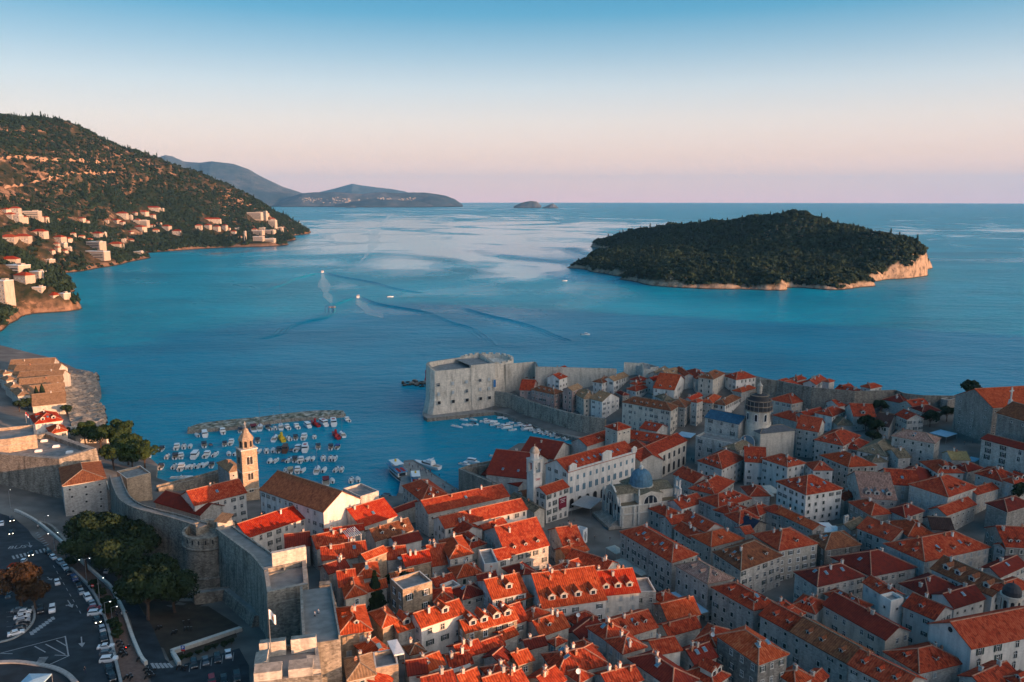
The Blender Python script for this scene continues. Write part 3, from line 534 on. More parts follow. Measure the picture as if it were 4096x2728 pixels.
g = nd(t, 'ShaderNodeNewGeometry'); n = nd(t, 'ShaderNodeTexNoise'); n.inputs['Scale'].default_value = 0.09; n.inputs['Detail'].default_value = 7; t.links.new(g.outputs['Position'], n.inputs['Vector'])
r = ramp_node(t, [(0.3, (0.07, 0.065, 0.056)), (0.55, (0.14, 0.13, 0.115)), (0.75, (0.22, 0.205, 0.18))]); t.links.new(n.outputs[0], r.inputs[0]); t.links.new(r.outputs[0], b.inputs['Base Color'])
sheet('ground', WL, 'ground', 0.0, 6.0, skirt=-2.5)
MX = [v for v in COL.objects if v.name == 'ground'][0]
# ------------------------------------------------------------------ house kit
LIB = {}
def lib_window(w, h, pane, frame, arch=False, one=False, sill=True, opn=False):
 key = (w, h, pane, frame, arch, one, opn)
 if key in LIB: return LIB[key]
 f = MB(); t = 0.16; d = 0.10
 if arch:
  n = 8; r = w / 2; pr = [(r * math.cos(math.pi * i / n), h - r + r * math.sin(math.pi * i / n)) for i in range(n + 1)]; po = [((r + t) * math.cos(math.pi * i / n), h - r + (r + t) * math.sin(math.pi * i / n)) for i in range(n + 1)]
  pr = [(r, 0)] + pr + [(-r, 0)]; po = [(r + t, 0)] + po + [(-r - t, 0)]
  for i in range(len(pr) - 1):
   f.face([(pr[i][0], -d, pr[i][1]), (po[i][0], -d, po[i][1]), (po[i + 1][0], -d, po[i + 1][1]), (pr[i + 1][0], -d, pr[i + 1][1])], frame)
   f.face([(po[i][0], -d, po[i][1]), (po[i][0], 0, po[i][1]), (po[i + 1][0], 0, po[i + 1][1]), (po[i + 1][0], -d, po[i + 1][1])], frame)
  panepoly = [(x, -0.03, z) for x, z in pr]
 else:
  for c, s in (((0, -d / 2, h + t / 2), (w + 2 * t, d, t)), ((-w / 2 - t / 2, -d / 2, h / 2), (t, d, h)), ((w / 2 + t / 2, -d / 2, h / 2), (t, d, h))): f.box(c, s, frame)
  panepoly = [(-w / 2, -0.03, 0), (w / 2, -0.03, 0), (w / 2, -0.03, h), (-w / 2, -0.03, h)]
 if sill: f.box((0, -d / 2 - 0.03, -t / 2), (w + 3 * t, d + 0.1, t), frame)
 p = f if one else MB(); p.face(panepoly, pane)
 if pane in ('glass', 'glass_sky'):
  for x in ([0] if w < 1.6 else [-w / 6, w / 6]): p.box((x, -0.05, h / 2), (0.07, 0.05, h if not arch else h * 0.9), 'frame_w')
  p.box((0, -0.051, h * 0.62), (w, 0.05, 0.06), 'frame_w')
 elif pane.startswith('shutter'):
  p.box((0, -0.05, h / 2), (0.05, 0.06, h * 0.95), 'shutter_n' if pane != 'shutter' else 'black')
 if pane == 'glass' and opn: [p.box((s_ * (w * .75 + .1), -.08, h / 2), (w * .5, .05, h), 'shutter') for s_ in (-1, 1)]
 LIB[key] = (f.build('window', link=False, rel=False), None if one else p.build('pane' if 'glass' in pane else 'shutter', link=False, rel=False))
 return LIB[key]
def lib_dormer(w, h, pitch, wall, roof):
 key = ('dormer', w, h, round(pitch, 2), wall, roof)
 if key in LIB: return LIB[key]
 b = MB(); rh = w * 0.32; dep = h / math.tan(pitch) + 0.3; depr = (h + rh) / math.tan(pitch) + 0.3
 b.face([(-w / 2, 0, -0.5), (w / 2, 0, -0.5), (w / 2, 0, h), (0, 0, h + rh), (-w / 2, 0, h)], wall)
 b.face([(-w / 2, dep, -0.5), (-w / 2, 0, -0.5), (-w / 2, 0, h), (-w / 2, dep, h)], wall); b.face([(w / 2, 0, -0.5), (w / 2, dep, -0.5), (w / 2, dep, h), (w / 2, 0, h)], wall)
 o = 0.22
 for s in (-1, 1):
  q = [(s * (w / 2 + o), -o, h - o * 0.6), (0, -o, h + rh + 0.03), (0, depr, h + rh + 0.03), (s * (w / 2 + o), dep + 0.3, h - o * 0.6)]
  if s > 0: q = q[::-1]
  b.slope(q, (0, 1, 0), roof)
  q2 = [(x, y, z - 0.14) for x, y, z in q][::-1]; b.face(q2, wall)
  b.face([q[0], q2[-1], q2[-2], q[1]], wall) if s < 0 else b.face([q[2], q[3], q2[0], q2[1]], wall)
 wv = MB(); ww, wh = w * 0.55, h * 0.72
 wv.box((0, -0.04, h * 0.48), (ww + 0.2, 0.06, wh + 0.2), 'frame_w'); wv.box((0, -0.06, h * 0.48), (ww, 0.06, wh), 'glass')
 LIB[key] = (b.build('dormer', link=False, rel=False), wv.build('window', link=False, rel=False)); return LIB[key]
def lib_chimney(k):
 key = ('chimney', k)
 if key in LIB: return LIB[key]
 b = MB(); mt = ['chimney', 'chimney_o', 'wall_s', 'wall_w'][k % 4]; w, d, h = [(0.8, 0.7, 2.2), (0.7, 0.6, 1.8), (1.1, 0.8, 2.4), (0.7, 0.7, 2.6)][k % 4]
 b.box((0, 0, h / 2 - 0.8), (w, d, h), mt); b.box((0, 0, h - 0.75), (w + 0.25, d + 0.25, 0.16), mt)
 if k % 2: b.prism([(-w / 2 - .1, -d / 2 - .1), (w / 2 + .1, -d / 2 - .1), (w / 2 + .1, d / 2 + .1), (-w / 2 - .1, d / 2 + .1)], h - 0.45, h + 0.0, 'ridge', top_poly=[(-.05, -.05), (.05, -.05), (.05, .05), (-.05, .05)]); b.box((0, 0, h - 0.57), (w * 0.7, d * 0.7, 0.25), 'black')
 else: b.box((-w * .2, 0, h - 0.5), (0.22, 0.22, 0.4), 'ridge'); b.box((w * .2, 0, h - 0.5), (0.22, 0.22, 0.4), 'ridge')
 LIB[key] = b.build('chimney', link=False, rel=False); return LIB[key]
def lib_skylight():
 if 'sky' in LIB: return LIB['sky']
 b = MB(); b.box((0, 0, 0.06), (0.95, 1.35, 0.16), 'metal'); b.box((0, 0, 0.15), (0.75, 1.15, 0.04), 'glass_sky'); LIB['sky'] = b.build('skylight', link=False, rel=False); return LIB['sky']
def lib_ac():
 if 'ac' in LIB: return LIB['ac']
 b = MB(); b.box((0, -0.2, 0.35), (0.9, 0.35, 0.7), 'white'); b.lathe([(0.02, 0), (0.26, 0)], (0, 0, 0), 'black', 10)
 LIB['ac'] = b.build('air_conditioner', link=False, rel=False); return LIB['ac']
def lib_dish():
 if 'dish' in LIB: return LIB['dish']
 b = MB(); b.lathe([(0.0, 0.0), (0.3, 0.06), (0.55, 0.22)], (0, 0, 0), 'white', 12); b.tube((0, 0, 0), (0, 0, 0.5), 0.03, 0.02, 'metal', 5)
 LIB['dish'] = b.build('satellite_dish', link=False, rel=False); return LIB['dish']
PEND = []            # windows wait until the town stands, then only those the view can show are hung
SOL = []             # solids that hide windows
def solid(o):
 SOL.append(o); return o
ANG = []
def frame_pts(t, N, Lc, Rc, h):
 n3 = U(t, N[0], N[1], h); ze = n3.z; n2 = n3.to_2d()
 l2 = P(*tp(t, *Lc), ze).to_2d() if isinstance(Lc, tuple) else None
 r2 = P(*tp(t, *Rc), ze).to_2d() if isinstance(Rc, tuple) else None
 if l2 is None: v = r2 - n2; l2 = n2 + Vector((-v.y, v.x)).normalized() * Lc
 if r2 is None: u = l2 - n2; r2 = n2 + Vector((u.y, -u.x)).normalized() * Rc
 u = l2 - n2; v = r2 - n2; a = math.degrees(u.angle(v))
 if a < 78 or a > 102:                         # square the plan up, holding the longer side
  if u.length > v.length: q = Vector((u.y, -u.x)).normalized(); v = q * max(3.5, v.length * max(0.5, abs(math.sin(math.radians(a)))))
  else: q = Vector((-v.y, v.x)).normalized(); u = q * max(3.5, u.length * max(0.5, abs(math.sin(math.radians(a)))))
 ANG.append((round(a), round(u.length, 1), round(v.length, 1)))
 return n2, u, v, ze
def house(t, N, Lc, Rc, h, rt, rc, wc, ex, label, pitch=27, name='house', cat='house', group=None, base=None, ridge_h=None):
 n2, u, v, ze = frame_pts(t, N, Lc, Rc, h)
 lu, lv = u.length, v.length; du, dv = u / lu, v / lv; tn = math.tan(R(pitch))
 ex = dict((e.rstrip('0123456789'), int(e[len(e.rstrip('0123456789')):] or 1)) for e in ex.split())
 c4 = [n2, n2 + v, n2 + u + v, n2 + u]                         # counter-clockwise from above
 zb = max(min(gz(p.x, p.y) for p in c4) - 1.2, ze - h - 5) if base is None else base
 root = empty(name, (n2.x, n2.y, zb + 1.0)); loc = (n2.x, n2.y, zb + 1.0)
 tag(root, label, cat, group); wm = 'wall_' + wc if len(wc) == 1 else wc; rm = 'roof_' + rc; rg = 'ridge_old' if rc in 'bgtylzknp' else 'ridge'
 W = MB(); V3 = lambda p, z: Vector((p[0], p[1], z)); o = 0.4
 E = [c4[0] - du * o - dv * o, c4[1] - du * o + dv * o, c4[2] + du * o + dv * o, c4[3] + du * o - dv * o]; zo = ze - o * tn
 ru = lu >= lv; sh_ = min(lu, lv) / 2; rz = ze + sh_ * tn
 if rt == 'gu': rz = ze + lv / 2 * tn
 if rt == 'gv': rz = ze + lu / 2 * tn
 if ridge_h: rz = ze + ridge_h; tn = ridge_h / (lv / 2 if rt == 'gu' else lu / 2 if rt == 'gv' else sh_); zo = ze - o * tn
 def hz_(a, b):
  x, y = a * lu, b * lv
  if rt == 'gu': q = min(y, lv - y)
  elif rt == 'gv': q = min(x, lu - x)
  elif rt == 'h': q = min(x, y, lu - x, lv - y)
  else: return ze
  return ze + q * tn
 if rt == 'f':
  W.prism(c4, zb, ze + 0.9, wm); inn = [c4[0] + (du + dv) * .35, c4[1] + (du - dv) * .35, c4[2] - (du + dv) * .35, c4[3] + (dv - du) * .35]
  W.f.pop(); W.m.pop(); W.uv.pop(); W.v = W.v[:-4]
  for i in range(4):
   j = (i + 1) % 4; W.face([V3(c4[i], ze + .9), V3(c4[j], ze + .9), V3(inn[j], ze + .9), V3(inn[i], ze + .9)], 'trim'); W.face([V3(inn[j], ze), V3(inn[i], ze), V3(inn[i], ze + .9), V3(inn[j], ze + .9)][::-1], wm)
  solid(W.build('wall', root, loc)); b = MB(); b.face([V3(p, ze + 0.02) for p in inn], 'flat_roof'); solid(b.build('roof', root, loc))
 else:
  W.prism(c4, zb, ze, wm)
  a, b_, c, d = c4
  if rt == 'gu': W.face([V3(a, ze), V3(b_, ze), V3((a + b_) / 2, rz)], wm); W.face([V3(c, ze), V3(d, ze), V3((c + d) / 2, rz)], wm)
  if rt == 'gv': W.face([V3(d, ze), V3(a, ze), V3((a + d) / 2, rz)], wm); W.face([V3(b_, ze), V3(c, ze), V3((b_ + c) / 2, rz)], wm)
  for i in range(4):
   p, q = c4[i], c4[(i + 1) % 4]; e_ = (q - p).normalized(); nn = Vector((e_.y, -e_.x)); rr_ = math.atan2(e_.y, e_.x)
   if (rt == 'gu' and i in (0, 2)) or (rt == 'gv' and i in (1, 3)): continue
   mp_ = (p + q) / 2 + nn * 0.12; W.box((mp_.x, mp_.y, ze - 0.32), ((q - p).length + 0.2, 0.2, 0.24), 'trim', rr_)
  solid(W.build('wall', root, loc))
  b = MB(); th = 0.22; Z = lambda p, z: Vector((p[0], p[1], z + th))
  if rt == 'h':
   if ru: r0 = (E[0] + E[1]) / 2 + du * (sh_ + o) * .98; r1 = (E[2] + E[3]) / 2 - du * (sh_ + o) * .98
   else: r0 = (E[0] + E[3]) / 2 + dv * (sh_ + o) * .98; r1 = (E[1] + E[2]) / 2 - dv * (sh_ + o) * .98
   e = [Z(p, zo) for p in E]; r0 = Z(r0, rz); r1 = Z(r1, rz)
   if ru: fs = [([e[3], e[0], r0, r1], du), ([e[1], e[2], r1, r0], du), ([e[0], e[1], r0], dv), ([e[2], e[3], r1], dv)]; hips = [(e[0], r0), (e[1], r0), (e[2], r1), (e[3], r1), (r0, r1)]
   else: fs = [([e[0], e[1], r1, r0], dv), ([e[2], e[3], r0, r1], dv), ([e[3], e[0], r0], du), ([e[1], e[2], r1], du)]; hips = [(e[0], r0), (e[3], r0), (e[1], r1), (e[2], r1), (r0, r1)]
   under = [e[0], e[3], e[2], e[1]]; rim = [(e[0], e[1]), (e[1], e[2]), (e[2], e[3]), (e[3], e[0])]
  elif rt == 'gu':
   r0 = Z((E[0] + E[1]) / 2, rz); r1 = Z((E[2] + E[3]) / 2, rz); e = [Z(p, zo) for p in E]
   fs = [([e[3], e[0], r0, r1], du), ([e[1], e[2], r1, r0], du)]; hips = [(r0, r1)]; rim = [(e[1], e[2]), (e[3], e[0]), (e[0], r0), (r0, e[1]), (e[2], r1), (r1, e[3])]
  else:
   r0 = Z((E[0] + E[3]) / 2, rz); r1 = Z((E[1] + E[2]) / 2, rz); e = [Z(p, zo) for p in E]
   fs = [([e[0], e[1], r1, r0], dv), ([e[2], e[3], r0, r1], dv)]; hips = [(r0, r1)]; rim = [(e[0], e[1]), (e[2], e[3]), (e[1], r1), (r1, e[2]), (e[3], r0), (r0, e[0])]
  for pts, e_ in fs:
   b.slope(pts, (e_.x, e_.y, 0), rm)
   b.face([p - Vector((0, 0, th)) for p in pts][::-1], rm)
  dz = Vector((0, 0, th))
  for p, q in rim: b.face([p - dz, q - dz, q, p], rm)
  for p, q in hips:
   if (p - q).length > 0.3: b.tube(p + Vector((0, 0, .02)), q + Vector((0, 0, .02)), 0.17, 0.17, rg, 6)
  solid(b.build('roof', root, loc))
 lc = Vector(loc); hr = random.Random(int(n2.x * 13 + n2.y * 7))
 for key, along, ln, out_d, depth in (('dl', du, lu, -dv, lv), ('dr', dv, lv, -du, lu), ('Dl', du, lu, -dv, lv), ('Dr', dv, lv, -du, lu)):
  n_ = ex.get(key, 0)
  for i in range(n_):
   s = (i + 0.5 + hr.uniform(-.12, .12)) / n_; m0 = 0.16 if rt == 'h' else 0.05
   s = m0 + s * (1 - 2 * m0); inset = min(1.5, depth * 0.18); p = n2 + along * s * ln - out_d * inset; z = ze + inset * tn + 0.1
   big = key[0] == 'D'; dm = lib_dormer(1.9 if big else 1.0, 1.35 if big else .85, math.atan(tn), 'wall_w' if wc in 'w' and not big else 'wall_c', rm)
   rzz = math.atan2(-out_d.y, -out_d.x) - math.pi / 2
   d_ = put('dormer', dm[0], root, (p.x - lc.x, p.y - lc.y, z - lc.z), rzz); put('window', dm[1], d_)
 for key, along, ln, inw, depth in (('sl', du, lu, dv, lv), ('sr', dv, lv, du, lu)):
  n_ = ex.get(key, 0)
  for i in range(n_):
   s = 0.15 + 0.7 * (i + 0.5) / n_; q = min(depth * 0.5 * 0.6, 3.2); p = n2 + along * s * ln + inw * q; z = ze + q * tn + 0.3
   X = Vector((along.x, along.y, 0)); Yv = Vector((inw.x, inw.y, tn)).normalized(); Zv = X.cross(Yv)
   if Zv.z < 0: X = -X; Zv = -Zv
   mt_ = Matrix((X, Yv, Zv)).transposed().to_4x4(); mt_.translation = Vector((p.x, p.y, z)) - lc
   put('skylight', lib_skylight(), root, mtx=mt_)
 for i in range(ex.get('c', 0) + (h < 12 and rt != 'f' and min(lu, lv) > 4.5)):
  a_, b2 = (hr.uniform(.12, .88), hr.uniform(.35, .62)) if (rt == 'gu' or (rt == 'h' and ru)) else (hr.uniform(.35, .62), hr.uniform(.12, .88))
  p = n2 + u * a_ + v * b2; put('chimney', lib_chimney(hr.randrange(4)), root, (p.x - lc.x, p.y - lc.y, hz_(a_, b2) - lc.z), math.atan2(du.y, du.x)).scale = (.78, .78, .8)
 for i in range(ex.get('dish', 0)):
  p = n2 + u * .3 + v * .2; q_ = Vector((0.3, -0.9, 0.5)).to_track_quat('Z', 'Y').to_matrix().to_4x4(); q_.translation = Vector((p.x, p.y, hz_(.3, .2) + 1.0)) - lc; put('satellite_dish', lib_dish(), root, mtx=q_)
 style = ex.get('w', -1); hh = ze - zb - 1.2
 if style != 0:
  for side, a_, d_, ln in (('l', n2 + u, -du, lu), ('r', n2, dv, lv)):
   if 'w' + side in ex and ex['w' + side] == 0: continue
   cols = ex.get('w' + side) or max(1, int(ln / 2.9)); rows = max(1, min(5, int((hh - 0.4) / 2.6)))
   ang_ = math.atan2(d_.y, d_.x); st = style if style > 0 else hr.choice([1, 1, 2, 2, 3, 4] if wc not in 'w' else [1, 1, 3, 4])
   for rr in range(rows):
    for cc in range(cols):
     if hr.random() < 0.14 and rows * cols > 2: continue
     p = a_ + d_ * (ln * (cc + 0.5) / cols + hr.uniform(-.3, .3)); zz = ze - 0.95 - (1.5 if rr else 1.35) - rr * (hh / rows) * 0.98
     if zz < zb + 1.6: continue
     PEND.append((root, Vector((p.x, p.y, zz)), ang_, st, rr, hr.random()))
  for i in range(ex.get('ac', 0)):
   p = n2 + v * hr.uniform(.2, .8); put('air_conditioner', lib_ac(), root, (p.x - lc.x - du.x * .02, p.y - lc.y - du.y * .02, ze - 3.0 - i - lc.z), math.atan2(dv.y, dv.x))
 return root
STY = {1: ('shutter', 'frame'), 2: ('glass', 'frame'), 3: ('shutter', 'frame'), 4: ('shutter_b', 'frame'), 5: ('glass', 'frame_w'), 6: ('glass', 'frame'), 7: ('black', 'frame')}
def hang_windows():
 from mathutils.bvhtree import BVHTree
 vs_, fs_ = [], []
 bpy.context.view_layer.update()
 for o in SOL:
  off = len(vs_); M_ = o.matrix_world
  vs_.extend([M_ @ v_.co for v_ in o.data.vertices]); fs_.extend([[off + i for i in p_.vertices] for p_ in o.data.polygons])
 bv = BVHTree.FromPolygons(vs_, fs_); n = 0; cams = [Vector((0, 0, CAMZ)), Vector((9, 0, CAMZ)), Vector((-9, 0, CAMZ))]
 for root, p, ang_, st, row, rv in PEND:
  d_ = Vector((math.cos(ang_), math.sin(ang_), 0)); nrm = Vector((d_.y, -d_.x, 0)); tpt = p + nrm * 0.35 + Vector((0, 0, 1.0)); seen = False
  for c in cams:
   if (c - tpt).dot(nrm) <= 0: continue
   dr = tpt - c; hitp = bv.ray_cast(c, dr.normalized(), dr.length - 0.05)
   if hitp[0] is None: seen = True; break
  if not seen: continue
  dist = (p - cams[0]).length; x, y = p.x / p.y * FPX / CP, 0
  if abs(p.x) > p.y * 0.78: continue
  one = dist > 330; pane, fr = STY[st]
  if pane == 'shutter' and rv < 0.18: pane = 'glass'
  if st == 6: w_, h_, ar = 1.1, 2.0, True
  elif st == 7: w_, h_, ar = 0.7, 0.7, False
  elif row == 0 and st == 3: w_, h_, ar = 0.75, .8, False
  else: w_, h_, ar = (.82, .95, .75)[int(root.location.y * 5) % 3], 1.55, False
  if row == 0 and st == 3: p = p + Vector((0, 0, .4))
  if h_ == 1.55: h_ = (1.15, 1.3, 1.5)[int(root.location.x * 7) % 3]
  me = lib_window(w_, h_, pane, fr, ar, one, True, rv > .55 or STY[st][0] == 'shutter'); o = put('window', me[0], root, p - root.location, ang_); n += 1
  if me[1]: put('pane' if 'glass' in pane else 'shutter', me[1], o)
 print('windows', n, 'of', len(PEND))
